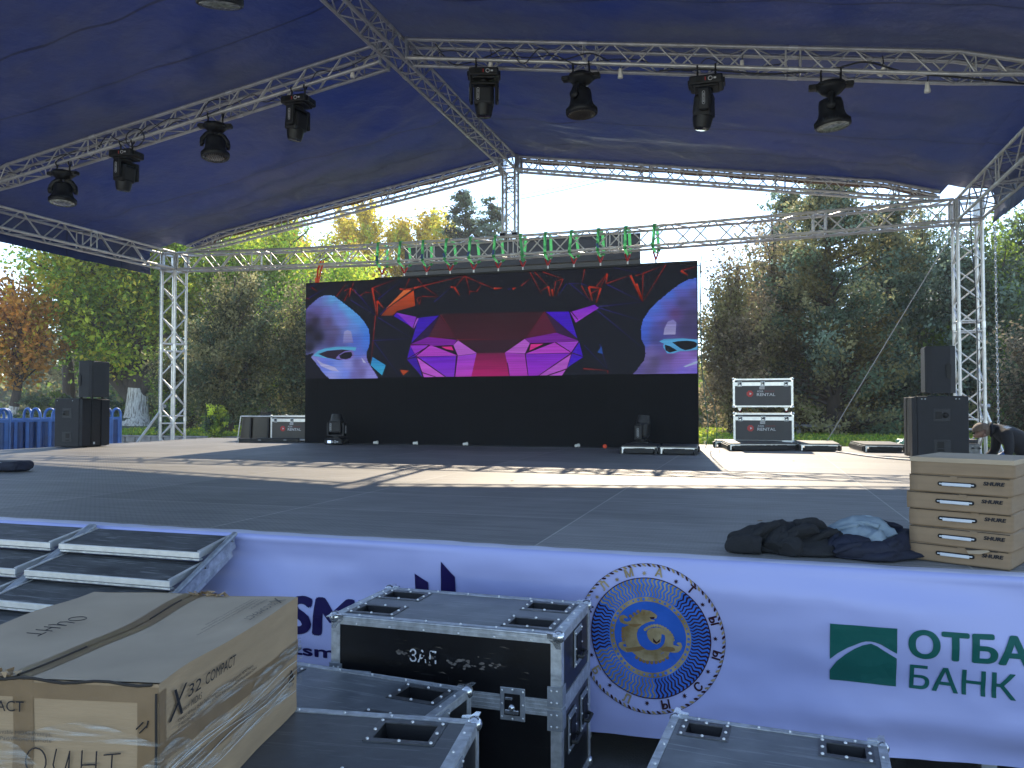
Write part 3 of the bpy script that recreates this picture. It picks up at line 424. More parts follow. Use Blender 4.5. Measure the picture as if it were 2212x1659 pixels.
# ------------------------------------------------------------------ truss work
def lerp_path(P, t):
    n = len(P) - 1; q = min(max(t, 0), 1) * n; i = min(int(q), n - 1); return Vector(P[i]).lerp(Vector(P[i + 1]), q - i)
def lattice(b, A, B, n, r, flip=0, rungs=(), m=None):
    m = m or M['alu']
    for i in range(n):
        p = lerp_path(A if (i + flip) % 2 == 0 else B, (i + .06) / n); q = lerp_path(B if (i + flip) % 2 == 0 else A, (i + .94) / n)
        b.tube(p, q, r, m, 6, cap=False)
    for t in rungs: b.tube(lerp_path(A, t), lerp_path(B, t), r, m, 6, cap=False)
def truss(root, ch, bay, r=.025, rl=.0125, rungs=(), couplers=(), flips=(0, 1, 0, 1)):
    """ch: four chord polylines in ring order"""
    L = sum((Vector(ch[0][i + 1]) - Vector(ch[0][i])).length for i in range(len(ch[0]) - 1)); n = max(2, round(L / bay))
    for c in ch:
        b = MB(); b.path(c, r, M['alu'], 10)
        for t in couplers:
            p = lerp_path(c, t); d = (lerp_path(c, min(1, t + .004)) - lerp_path(c, max(0, t - .004))).normalized()
            b.tube(p - d * .05, p + d * .05, r * 1.16, M['alu_bright'], 10)
        b.build('chord', root)
    for k in range(4):
        b = MB(); lattice(b, ch[k], ch[(k + 1) % 4], n, rl, flips[k], rungs); b.build('lattice', root)
def straight(p0, p1, side, up, h, N=2, bend=None):
    p0, p1, side, up = Vector(p0), Vector(p1), Vector(side) * h, Vector(up) * h; out = []
    for a, c in ((-1, 1), (1, 1), (1, -1), (-1, -1)):
        P = []
        for i in range(N):
            t = i / (N - 1); q = p0.lerp(p1, t) + side * a + up * c
            if bend: q = q + Vector(bend(t))
            P.append(q)
        out.append(P)
    return out
HB = .1725; HR = .12; W = 7.709; ZT = 3.870; ZA = 5.347
YM = -4.961; YF = -9.92
def tower(x, y, label, grp):
    t = thing('truss_tower', label, 'truss tower', (x, y, GR), 0, grp)
    H = ZT - HB - GR - .03
    truss(t, straight((0, 0, .02), (0, 0, H), (1, 0, 0), (0, 1, 0), HB), .34, .027, .0135, (0, .28, .315, .62, .655, 1), (.30, .64))
    b = MB(); b.box((0, 0, .01), (.46, .46, .02), M['steel']); b.build('base_plate', t)
    b = MB()
    for sx in (-1, 1):
        for sy in (-1, 1):
            b.box((sx * (HB), sy * (HB), H + .19), (.075, .075, .38), M['alu_dull'], .006)
    for a in (H + .02, H + .365):
        b.box((0, HB, a), (2 * HB - .08, .04, .04), M['alu']); b.box((0, -HB, a), (2 * HB - .08, .04, .04), M['alu']); b.box((HB, 0, a), (.04, 2 * HB - .08, .04), M['alu']); b.box((-HB, 0, a), (.04, 2 * HB - .08, .04), M['alu'])
    b.build('corner_block', t)
    s = 1 if x > 0 else -1
    b = MB(); b.tube((s * HB, -.08, 1.68), (s * .62 if s > 0 else -.40, -.75 if s < 0 else -.25, .30 if s > 0 else .75), .026, M['alu'], 10); b.tube((s * (HB - .04), -.08, 1.68), (s * (HB + .09), -.08, 1.68), .036, M['steel'], 10)
    b.build('brace', t)
    return t
G1 = 'tall square lattice towers carrying the roof'
tower(-W, 0, 'square aluminium lattice tower at the back left corner, beside the whitewashed tree', G1)
tower(W, 0, 'square aluminium lattice tower at the back right corner, behind the stacked loudspeakers', G1)
tower(-W, YF, 'square aluminium lattice tower at the front left corner of the roof', G1)
tower(W, YF, 'square aluminium lattice tower at the front right corner of the roof', G1)
G2 = 'horizontal lattice beams of the roof frame'
def sag(x): return -.13 * (1 - (x / 7.7) ** 2)
t = thing('truss_beam', 'long sagging lattice beam across the back of the stage above the video wall', 'truss beam', (0, 0, ZT), 0, G2)
truss(t, straight((-W + HB + .05, 0, 0), (W - HB - .05, 0, 0), (0, 1, 0), (0, 0, 1), HB, 25, lambda q: (0, 0, sag(-7.5 + 15 * q))), .37, .025, .0125, (0, .125, .14, .375, .39, .5, .513, .625, .64, .86, .873, 1), (.133, .383, .507, .633, .867))
for x, nm in ((-W, 'left'), (W, 'right')):
    t = thing('truss_beam', f'eave lattice beam along the {nm} side of the canopy', 'truss beam', (x, 0, ZT), 0, G2)
    truss(t, straight((0, -HB - .05, 0), (0, YF + HB + .05, 0), (1, 0, 0), (0, 0, 1), HB), .42, .025, .0125, (0, .22, .235, .47, .485, .73, 1), (.228, .478))
t = thing('truss_beam', 'thin ridge lattice beam running forward under the peak of the canopy', 'truss beam', (0, 0, ZA), 0, G2)
truss(t, straight((0, -HR + .02, 0), (0, YF + HR, 0), (1, 0, 0), (0, 0, 1), HR), .27, .025, .010, (0, .02, .19, .21, .44, .46, .54, .56, .78, 1), (.2, .45, .55, .79))
for sx in (-1, 1): b = MB(); b.box((sx * (HR + .035), 0, 0), (.05, .29, .34), M['alu_dull'], .004); b.build('peak_plate', t)
# rafters with wedge ends
ZTOP = lambda x: 5.467 - .160 * abs(x)
def rafter(s, y, label):
    t = thing('roof_rafter', label, 'roof rafter', (0, y, 0), 0, 'sloping lattice rafters under the canopy')
    xs = [.20] + [.2 + (6.5 - .2) * i / 14 for i in range(1, 15)] + [6.75, 7.0, 7.30]
    top = [ZTOP(x) if x <= 6.5 else 4.427 - (x - 6.5) * .30 for x in xs]; bot = [5.227 - .160 * x + (0 if x <= 6.5 else (x - 6.5) * .04) for x in xs]
    ch = [[(s * x, -HR, z) for x, z in zip(xs, top)], [(s * x, HR, z) for x, z in zip(xs, top)], [(s * x, HR, z) for x, z in zip(xs, bot)], [(s * x, -HR, z) for x, z in zip(xs, bot)]]
    truss(t, ch, .25, .025, .010, (0, .045, .3, .32, .6, .62, .86), (.3, .61))
    for sy in (-1, 1): b = MB(); b.box((s * .19, sy * HR, 5.32), (.035, .05, .30), M['alu_dull']); b.build('end_plate', t)
for y, nm in ((0, 'back'), (YM, 'middle'), (YF, 'front')):
    ex = {'back': 'above the gable opening', 'middle': 'with four stage lights hung below it', 'front': 'nearest the camera'}[nm]
    for s, sn in ((-1, 'left'), (1, 'right')): rafter(s, y, f'{nm} {sn} lattice rafter {ex}')
t = thing('truss_post', 'short upright lattice post from the middle of the back beam up to the peak', 'truss post', (0, 0, ZT + HB - .10), 0)
truss(t, straight((0, 0, 0), (0, 0, ZA - HR - ZT - HB + .09), (1, 0, 0), (0, 1, 0), HR), .25, .024, .010, (0, .06, .70, .78, .86, .93, 1), ())
for sx in (-1, 1):
    for sy in (-1, 1): b = MB(); b.tube((sx * HR - .05, sy * HR, .02), (sx * HR + .05, sy * HR, .02), .04, M['black'], 8); b.build('clamp', t)
# the canopy
canopy = thing('roof_canopy', 'dirty navy blue fabric canopy stretched over the lattice roof', 'canopy', (0, 0, 0))
def canopy_sheet(s):
    prof = [(0.0, 5.515)] + [(x, ZTOP(x) + .04) for x in np.linspace(.15, 6.5, 54)] + [(x, 4.467 - (x - 6.5) * .30) for x in np.linspace(6.58, 7.36, 9)]
    ys = np.linspace(YF - .25, .15, 96); vs = []; nx = len(prof)
    for y in ys:
        fr = ((y - 0) / YM) % 1.0; sg = math.sin(math.pi * fr) ** 1.4 if YF < y < 0 else 0
        for x, z in prof:
            w = min(1, x / .5) * min(1, (7.5 - x) / .8)
            d = -.15 * sg * w
            d += sg * w * .065 * noise.noise(Vector((x * .9 + y * .35, (y - x * .35) * 2.6, s * 3.1)))
            k = max(0, 1 - abs(y + .9) / 1.0); d += w * k * .06 * noise.noise(Vector((x * 3.4 - y * 1.4, y * .7, 5.5 + s)))
            d += w * sg * .018 * math.sin((x * .75 + (y + 2) ** 2 * .25) * 9) * max(0, math.sin(x * .9 + s))
            vs.append((s * x, y, z + d))
    fs = [(j * nx + i, j * nx + i + 1, (j + 1) * nx + i + 1, (j + 1) * nx + i) for j in range(len(ys) - 1) for i in range(nx - 1)]
    b = MB(); b.add(vs, fs, M['canopy'], True); b.build('roof_sheet', canopy)
    prof = [(7.36, 4.21), (7.55, 4.15), (7.75, 4.12), (7.94, 4.10), (7.99, 4.02), (7.99, 3.86), (7.985, 3.70), (7.97, 3.60), (7.96, 3.545)]
    ys = np.linspace(YF - .25, -.42, 80); vs = []; nx = len(prof)
    for y in ys:
        for i, (x, z) in enumerate(prof): vs.append((s * (x + .02 * (i > 4) * noise.noise(Vector((y * 1.5, z * 2, s)))), y, z + (.02 * noise.noise(Vector((y * 2, 0, s))) if i == nx - 1 else 0)))
    fs = [(j * nx + i, j * nx + i + 1, (j + 1) * nx + i + 1, (j + 1) * nx + i) for j in range(len(ys) - 1) for i in range(nx - 1)]
    b = MB(); b.add(vs, fs, M['canopy'], True); b.build('side_valance', canopy)
    b = MB(); xs = np.linspace(.12, 7.25, 50); vs = []
    for x in xs:
        z = (ZTOP(x) if x < 6.5 else 4.427 - (x - 6.5) * .3); vs += [(s * x, -.098, z + .045), (s * x, .155, z + .035), (s * x, .16, z - .055 + .01 * math.sin(x * 7))]
    b.add(vs, [(3 * i + k, 3 * i + k + 1, 3 * i + k + 4, 3 * i + k + 3) for i in range(len(xs) - 1) for k in (1,)], M['hem'], True); b.build('hem', canopy)
canopy_sheet(-1); canopy_sheet(1)

# ------------------------------------------------------------------ video wall
PX0, PX1, PZ0, PZT = -4.115, 3.497, .0, 3.175
wall = thing('video_wall', 'large black video wall showing purple panther face between two blue masks', 'video wall', (0, -.5, 0))
b = MB(); b.box(((PX0 + PX1) / 2, .055, (PZ0 + PZT) / 2), (PX1 - PX0, .11, PZT - PZ0), M['led_off']); b.build('cabinet_wall', wall)
b = MB(); b.box(((-2.6 + PX1) / 2, .05, PZT + .019), (PX1 + 2.6, .10, .032), M['black']); b.build('hanging_bar', wall)
def glow(c): return (*lin(c), 1.0)
class GB:
    """flat glowing shapes with a colour per corner"""
    def __init__(s): s.v = []; s.f = []; s.c = []
    def poly(s, pts, cols, y):
        o = len(s.v); s.v += [(x, y, z) for x, z in pts]; s.f.append([o + i for i in range(len(pts))]); s.c.append(cols)
    def build(s, name, parent):
        me = bpy.data.meshes.new(name); me.from_pydata(s.v, [], s.f); me.materials.append(M['picture'])
        at = me.color_attributes.new('glow', 'FLOAT_COLOR', 'CORNER'); flat = []
        for f, c in zip(s.f, s.c):
            for k in range(len(f)): flat += list(c[k] if isinstance(c, list) else c)
        at.data.foreach_set('color', flat); me.update()
        o = bpy.data.objects.new(name, me); COL.objects.link(o); o.parent = parent; return o
def inside(p, poly):
    x, y = p; r = False; n = len(poly)
    for i in range(n):
        x0, y0 = poly[i]; x1, y1 = poly[i - 1]
        if (y0 > y) != (y1 > y) and x < (x1 - x0) * (y - y0) / (y1 - y0) + x0: r = not r
    return r
def shape_cols(c, c2, ax, pts):
    if not c2: return glow(c)
    k = 1 if ax == 'y' else 0; lo = min(p[k] for p in pts); hi = max(p[k] for p in pts); out = []
    for p in pts:
        t = (p[k] - lo) / (hi - lo); t = 1 - t if ax == 'y' else t; out.append(tuple(a * (1 - t) + b2 * t for a, b2 in zip(glow(c), glow(c2))))
    return out
def draw_panel():
    g = GB(); y = -.0006
    zl, zr = 1.268, 1.284
    g.poly([(PX0, zl), (PX1, zr), (PX1, PZT - .01), (PX0, PZT - .01)], [glow((17, 13, 26)), glow((14, 14, 24)), glow((16, 18, 30)), glow((18, 18, 30))], y)
    def line(pts, w, c, yy):
        c = tuple(v * .86 for v in c)
        for (x0, z0), (x1, z1) in zip(pts[:-1], pts[1:]):
            dx, dz = x1 - x0, z1 - z0; L = math.hypot(dx, dz) or 1; nx, nz = -dz / L * w / 2, dx / L * w / 2
            q = [(x0 + nx, z0 + nz), (x1 + nx * .7, z1 + nz * .7), (x1 - nx * .7, z1 - nz * .7), (x0 - nx, z0 - nz)]
            q = [(min(max(a, PX0), PX1), min(max(d, 1.262), PZT - .01)) for a, d in q]
            c2 = tuple(v * .45 for v in c); g.poly(q, [glow(c), glow(c2), glow(c2), glow(c)], yy)
    for c, w, ls in PANEL_LINES:
        y -= .0006
        for l in ls: line(l, w, c, y)
    rnd = random.Random(4)
    for c, c2, ax, pts in PANEL_SHAPES: y -= .00025; g.poly(pts, shape_cols(c, c2, ax, pts), y)
    for c, w, ls in PANEL_EDGES:
        y -= .0006
        for l in ls: line(l, w, c, y)
    for out, samp in PANEL_HEADS:
        y -= .0005; step = .016; S = [(sx, sz, Vector(lin(tuple(min(255, v * 1.06 + 6) for v in c)))) for c, (sx, sz) in samp]
        xs = np.arange(min(p[0] for p in out), max(p[0] for p in out), step); zs = np.arange(min(p[1] for p in out), max(p[1] for p in out), step)
        def cf(x, z):
            a = Vector((0, 0, 0)); wsum = 0
            for sx, sz, c in S:
                w = 1 / ((sx - x) ** 2 + (sz - z) ** 2 + .006) ** 1.8; a += c * w; wsum += w
            a /= wsum; return (a.x, a.y, a.z, 1)
        cache = {}
        for i, x in enumerate(xs):
            for j, z in enumerate(zs):
                if x + step > PX1 or not inside((x + step / 2, z + step / 2), out): continue
                cs = []
                for a, d in ((0, 0), (1, 0), (1, 1), (0, 1)):
                    k = (i + a, j + d)
                    if k not in cache: cache[k] = cf(x + a * step, z + d * step)
                    cs.append(cache[k])
                g.poly([(x, z), (x + step, z), (x + step, z + step), (x, z + step)], cs, y)
    for c, c2, ax, pts in PANEL_OVER:
        y -= .0003; pts = [(min(p[0], PX1), p[1]) for p in pts]; g.poly(pts, shape_cols(c, c2, ax, pts), y)
    g.build('lit_picture', wall)
draw_panel()

# lifting slings from the back beam
def sling(x):
    t = thing('lifting_sling', '', 'lifting sling', (x, -.02, 3.25), 0, 'green and red slings along the back beam')
    zt = ZT + HB + .03 + sag(x) - 3.25; zb = ZT - HB - .03 + sag(x) - 3.25; j = random.uniform(-.05, .05)
    b = MB()
    for y, k in ((-HB - .03, 1), (HB + .03, -1)):
        yy = y + .02; w = .027
        b.add([(-w, yy, zt), (w, yy, zt), (w + j * k, yy, zb), (-w + j * k, yy, zb)], [(0, 1, 2, 3)], M['green'])
        b.add([(-w + j * k, yy, zb), (w + j * k, yy, zb), (.02, .04 * -k, zb - .085), (-.02, .04 * -k, zb - .085)], [(0, 1, 2, 3)], M['green'])
    b.add([(-.034, -HB - .01, zt + .003), (.034, -HB - .01, zt + .003), (.034, HB + .05, zt + .003), (-.034, HB + .05, zt + .003)], [(0, 1, 2, 3)], M['green'])
    b.ball((j * .8, -HB - .02, zb + .01), .034, M['green'], 8, (1.0, .6, .8)); b.ball((j * -.8, HB + .02, zb - .01), .034, M['green'], 8, (1.0, .6, .8))
    b.build('webbing', t)
    b = MB(); 
    for q in (-1, 1):
        b.tube((q * .035, q * .07, zb - .07), (0, 0, .10), .017, M['red'], 6); b.tube((q * .035, q * .07, zb - .04), (q * .035, q * .07, zb - .075), .012, M['white'], 6)
    b.build('red_strap', t)
    b = MB(); b.path([(.040 * math.cos(a), 0, .040 * math.sin(a) - .014) for a in np.linspace(0, 2 * math.pi, 17)], .011, M['alu_bright'], 6); b.tube((0, 0, .03), (0, 0, .11), .016, M['alu_bright'], 6); b.build('eye_ring', t)
    if random.random() < .5:
        b = MB(); b.box((j + .01, -HB - .045, zb + .08), (.045, .006, .09), M['bluetape'], 0, (0, random.uniform(-.5, .5), 0)); b.build('tag_label', t)
    return t
order = ['leftmost', 'second', 'third', 'fourth', 'fifth', 'sixth', 'seventh', 'eighth', 'ninth', 'tenth', 'eleventh', 'rightmost']
for i, x in enumerate((-2.686, -2.2, -1.718, -1.225, -.737, -.239, .25, .737, 1.233, 1.733, 2.23, 2.74)):
    s = sling(x); s['label'] = ('%s of the twelve green slings with red straps hanging from the back beam' % order[i]) if i in (0, 11) else ('%s green sling with red strap from the left on the back beam' % order[i])
t = thing('ratchet_strap', 'orange ratchet strap hanging at the top left corner of the video wall', 'strap', (-4.0, -.3, 3.18))
b = MB(); b.path([(-.02, .2, .50), (-.03, .1, .3), (0, .02, 0)], .02, M['orange'], 6); b.path([(.04, .2, .50), (.03, .1, .25), (.03, .02, 0)], .017, M['orange'], 6); b.box((.0, .03, .08), (.09, .04, .1), M['orange'], .01); b.build('strap', t)

# back of another screen standing behind the stage
t = thing('display_board', 'dark grey back of a wide display board standing behind the video wall', 'display board', (-1.43, 5.2, GR))
b = MB(); b.box((0, 0, 5.63), (6.32, .14, .62), M['signback']); b.box((0, -.055, 5.92), (6.36, .06, .05), M['black']); b.build('upper_panel', t)
b = MB(); b.box((0, .02, 4.61), (6.32, .12, 1.38), M['signback2']); b.build('lower_panel', t)
for x in (-2.9, 0, 2.9):
    b = MB(); b.box((x, .16, 2.95), (.12, .12, 5.9), M['steel']); b.build('post', t)

# ------------------------------------------------------------------ banner on the stage front
YB = -10.478
def bz(x): return -.825 + (x - 3.66) * .022
def bdisp(x, z):
    k = min(1, max(0, -z / .12))
    f = .030 * math.sin(2.1 * x + 7.5 * z + 1.2 * math.sin(x * .9)) * k + .026 * noise.noise(Vector((x * 1.1, z * 4.5, 2.0))) * k
    f += .010 * noise.noise(Vector((x * 3.0, z * 9, 7.0))) * k + .006 * noise.noise(Vector((x * 9, z * 14, 1.0))) * k
    f += .035 * math.exp(-((z + .63) / .07) ** 2) * max(0, min(1, (x - 4.2) / .8))
    return YB - f - .012 * k
banner = thing('banner', 'pale blue sponsor banner hung along the front edge of the stage', 'banner', (0, 0, 0))
def banner_cloth():
    b = MB(); xs = np.arange(-7.3, 7.34, .035); rows = []
    edge = []
    for x in xs:
        yin = -10.345 + .03 * noise.noise(Vector((x * 1.3, 0, 0))) + .014 * noise.noise(Vector((x * 6, 0, 0)))
        P = [(x, yin, .004)]
        for q in (.2, .45, .7, .9): P.append((x, yin + (YB - yin) * q, .008 + .012 * abs(noise.noise(Vector((x * 4, q * 5, 3)))) * math.sin(math.pi * q)))
        P.append((x, YB + .001, -.001)); P.append((x, YB - .006, -.012)); P.append((x, bdisp(x, -.03), -.03))
        for q in np.linspace(.06, 1, 26): z = bz(x) * q; P.append((x, bdisp(x, z), z))
        rows.append(P)
    n = len(rows[0]); vs = [p for r in rows for p in r]
    fs = [(i * n + j, i * n + j + 1, (i + 1) * n + j + 1, (i + 1) * n + j) for i in range(len(xs) - 1) for j in range(n - 1)]
    b.add(vs, fs, M['vinyl'], True)
    for k in range(len(b.f)):
        if k % (n - 1) < 4: b.m[k] = b.mi(M['vinyl_hem'])
    b.build('cloth', banner)
banner_cloth()
def on_banner(mb, name, off=.004, label=None):
    fine(mb, .045); mb.v = [(x, bdisp(x, z) - off - (-y), z) for x, y, z in mb.v]
    o = mb.build(name, banner)
    if label: o['label'] = label
def flat(mb, pts, m, y=0.0): mb.add([(x, y, z) for x, z in pts], [list(range(len(pts)))], m)
b = MB(); put_text(b, 'SMU', .178, M['navy'], TR(2.035, 0, -.487, 0, 0, 0), bold=.075, width=.59); put_text(b, 'azsmu', .058, M['navy'], TR(1.97, 0, -.607), bold=.06, width=.44); on_banner(b, 'navy_lettering')
b = MB(); flat(b, [(2.747, -.148), (2.825, -.187), (2.827, -.26), (2.749, -.26)], M['navy']); flat(b, [(2.900, -.074), (2.975, -.148), (2.976, -.26), (2.893, -.26)], M['navy']); on_banner(b, 'navy_logo')
b = MB()
flat(b, [(4.744, -.23), (5.009, -.227), (5.009, -.339), (4.945, -.303), (4.925, -.297), (4.905, -.295), (4.887, -.297), (4.87, -.303), (4.815, -.334), (4.775, -.364), (4.744, -.393)], M['teal'])
flat(b, [(4.744, -.445), (4.772, -.401), (4.805, -.366), (4.842, -.336), (4.875, -.316), (4.908, -.304), (4.933, -.314), (4.959, -.332), (5.009, -.361), (5.009, -.49), (4.744, -.49)], M['teal']); on_banner(b, 'green_logo')
b = MB(); put_text(b, 'ОТБАСЫ', .110, M['teal'], TR(5.058, 0, -.343), bold=.058, width=.70); put_text(b, 'БАНК', .103, M['teal'], TR(5.062, 0, -.489), bold=.015, width=.388); on_banner(b, 'green_lettering')
# round city emblem
EX, EZ = 3.955, -.367; K = .340 / 780
def ring(b, r0, r1, m, y, n=96, a0=0, a1=2 * math.pi):
    for i in range(n):
        p, q = a0 + (a1 - a0) * i / n, a0 + (a1 - a0) * (i + 1) / n
        flat(b, [(EX + r * math.sin(a), EZ + r * math.cos(a)) for r, a in ((r0, p), (r0, q), (r1, q), (r1, p))], m, y)
def disc(b, cx, cz, r, m, y, n=14): flat(b, [(cx + r * math.cos(2 * math.pi * i / n), cz + r * math.sin(2 * math.pi * i / n)) for i in range(n)], m, y)
def tone(a): # the print runs from gold to dark brown round the circle
    return M['goldB'] if (35 < math.degrees(a) % 360 < 175 or 250 < math.degrees(a) % 360 < 300) else M['goldA']
b = MB(); ring(b, 385 * K, 640 * K, M['sky_blue'], -.0006); disc(b, EX, EZ, 390 * K, M['royal'], -.0008, 64)
ring(b, 385 * K, 437 * K, M['goldA'], -.0012); ring(b, 636 * K, 646 * K, M['goldB'], -.0012); on_banner(b, 'emblem_disc')
b = MB()
for i in range(84):
    a = 2 * math.pi * i / 84; P = []; Q = []
    for k in range(9):
        r = (445 + (636 - 445) * k / 8) * K; w = (.0026 + .0022 * k / 8) / r; d = .022 * math.sin(k * 1.57)
        P.append((EX + r * math.sin(a + d - w), EZ + r * math.cos(a + d - w))); Q.append((EX + r * math.sin(a + d + w), EZ + r * math.cos(a + d + w)))
    for k in range(8): flat(b, [P[k], P[k + 1], Q[k + 1], Q[k]], tone(a), -.0016)
on_banner(b, 'emblem_rays')
b = MB()
for i in range(44):
    a = 2 * math.pi * i / 44; disc(b, EX + 411 * K * math.sin(a), EZ + 411 * K * math.cos(a), (7 + 10 * abs(math.sin(i * math.pi / 8))) * K, M['sky_blue'], -.0018, 10)
on_banner(b, 'emblem_dots')
b = MB()
for i in range(92):
    a = 2 * math.pi * i / 92; cx, cz = EX + 775 * K * math.sin(a), EZ + 775 * K * math.cos(a); ca, sa = math.cos(a + .62), math.sin(a + .62)
    pts = []
    for k in range(10):
        q = 2 * math.pi * k / 10; u, v = 27 * K * math.cos(q), 11 * K * math.sin(q); pts.append((cx + u * ca + v * sa, cz - u * sa + v * ca))
    flat(b, pts, M['goldA'] if i % 2 else M['goldB'], -.0012)
ring(b, 786 * K, 791 * K, M['goldB'], -.0006); on_banner(b, 'emblem_rope')
b = MB()
for ch, a in (('Л', -43), ('М', -17.5), ('А', 9), ('Т', 39), ('Ы', 71), ('Ы', 102), ('С', 133.6), ('Ы', 165.6), ('Л', 200), ('Б', 235), ('А', -69), ('Ы', 262)):
    r = 672 * K; A = R(a); flip = 115 < a < 250; x, z = EX + r * math.sin(A), EZ + r * math.cos(A); rot = A + (math.pi if flip else 0)
    Tm = Matrix.Translation((x, -.0012, z)) @ Matrix.Rotation(rot, 4, 'Y') @ Matrix.Translation((0, 0, 0 if not flip else -.032))
    put_text(b, ch, .036, tone(A), Tm, bold=.05, center=True)
for a in (-4, -30, -55.5, 25, 54.8, 87.5, 117.8, 147.6, 181.8, 218, 248, 275):
    A = R(a); r = 690 * K; cx, cz = EX + r * math.sin(A), EZ + r * math.cos(A)
    flat(b, [(cx + (28 if k % 2 == 0 else 12) * K * math.sin(2 * math.pi * k / 14), cz + (28 if k % 2 == 0 else 12) * K * math.cos(2 * math.pi * k / 14)) for k in range(14)], M['goldB'] if a > 0 else M['goldA'], -.0012)
on_banner(b, 'emblem_lettering')
b = MB(); flat(b, [(EX + x, EZ + z) for x, z in BEAST], M['goldA'], -.0022)
for x, z in BEAST_MANE: disc(b, EX + x, EZ + z, .0085, M['hazel'], -.0020, 10)
for i, (x, z) in enumerate(BEAST_HORN): disc(b, EX + x, EZ + z, .0075, M['goldA'], -.0026, 8)
for i, f in enumerate(BEAST_FEAT): flat(b, [(EX + x, EZ + z) for x, z in f], M['goldB'] if i in (0, 5) else M['hazel'], -.0030)
for cx, cz, r in ((.0, .0, 0),): pass
on_banner(b, 'emblem_leopard')
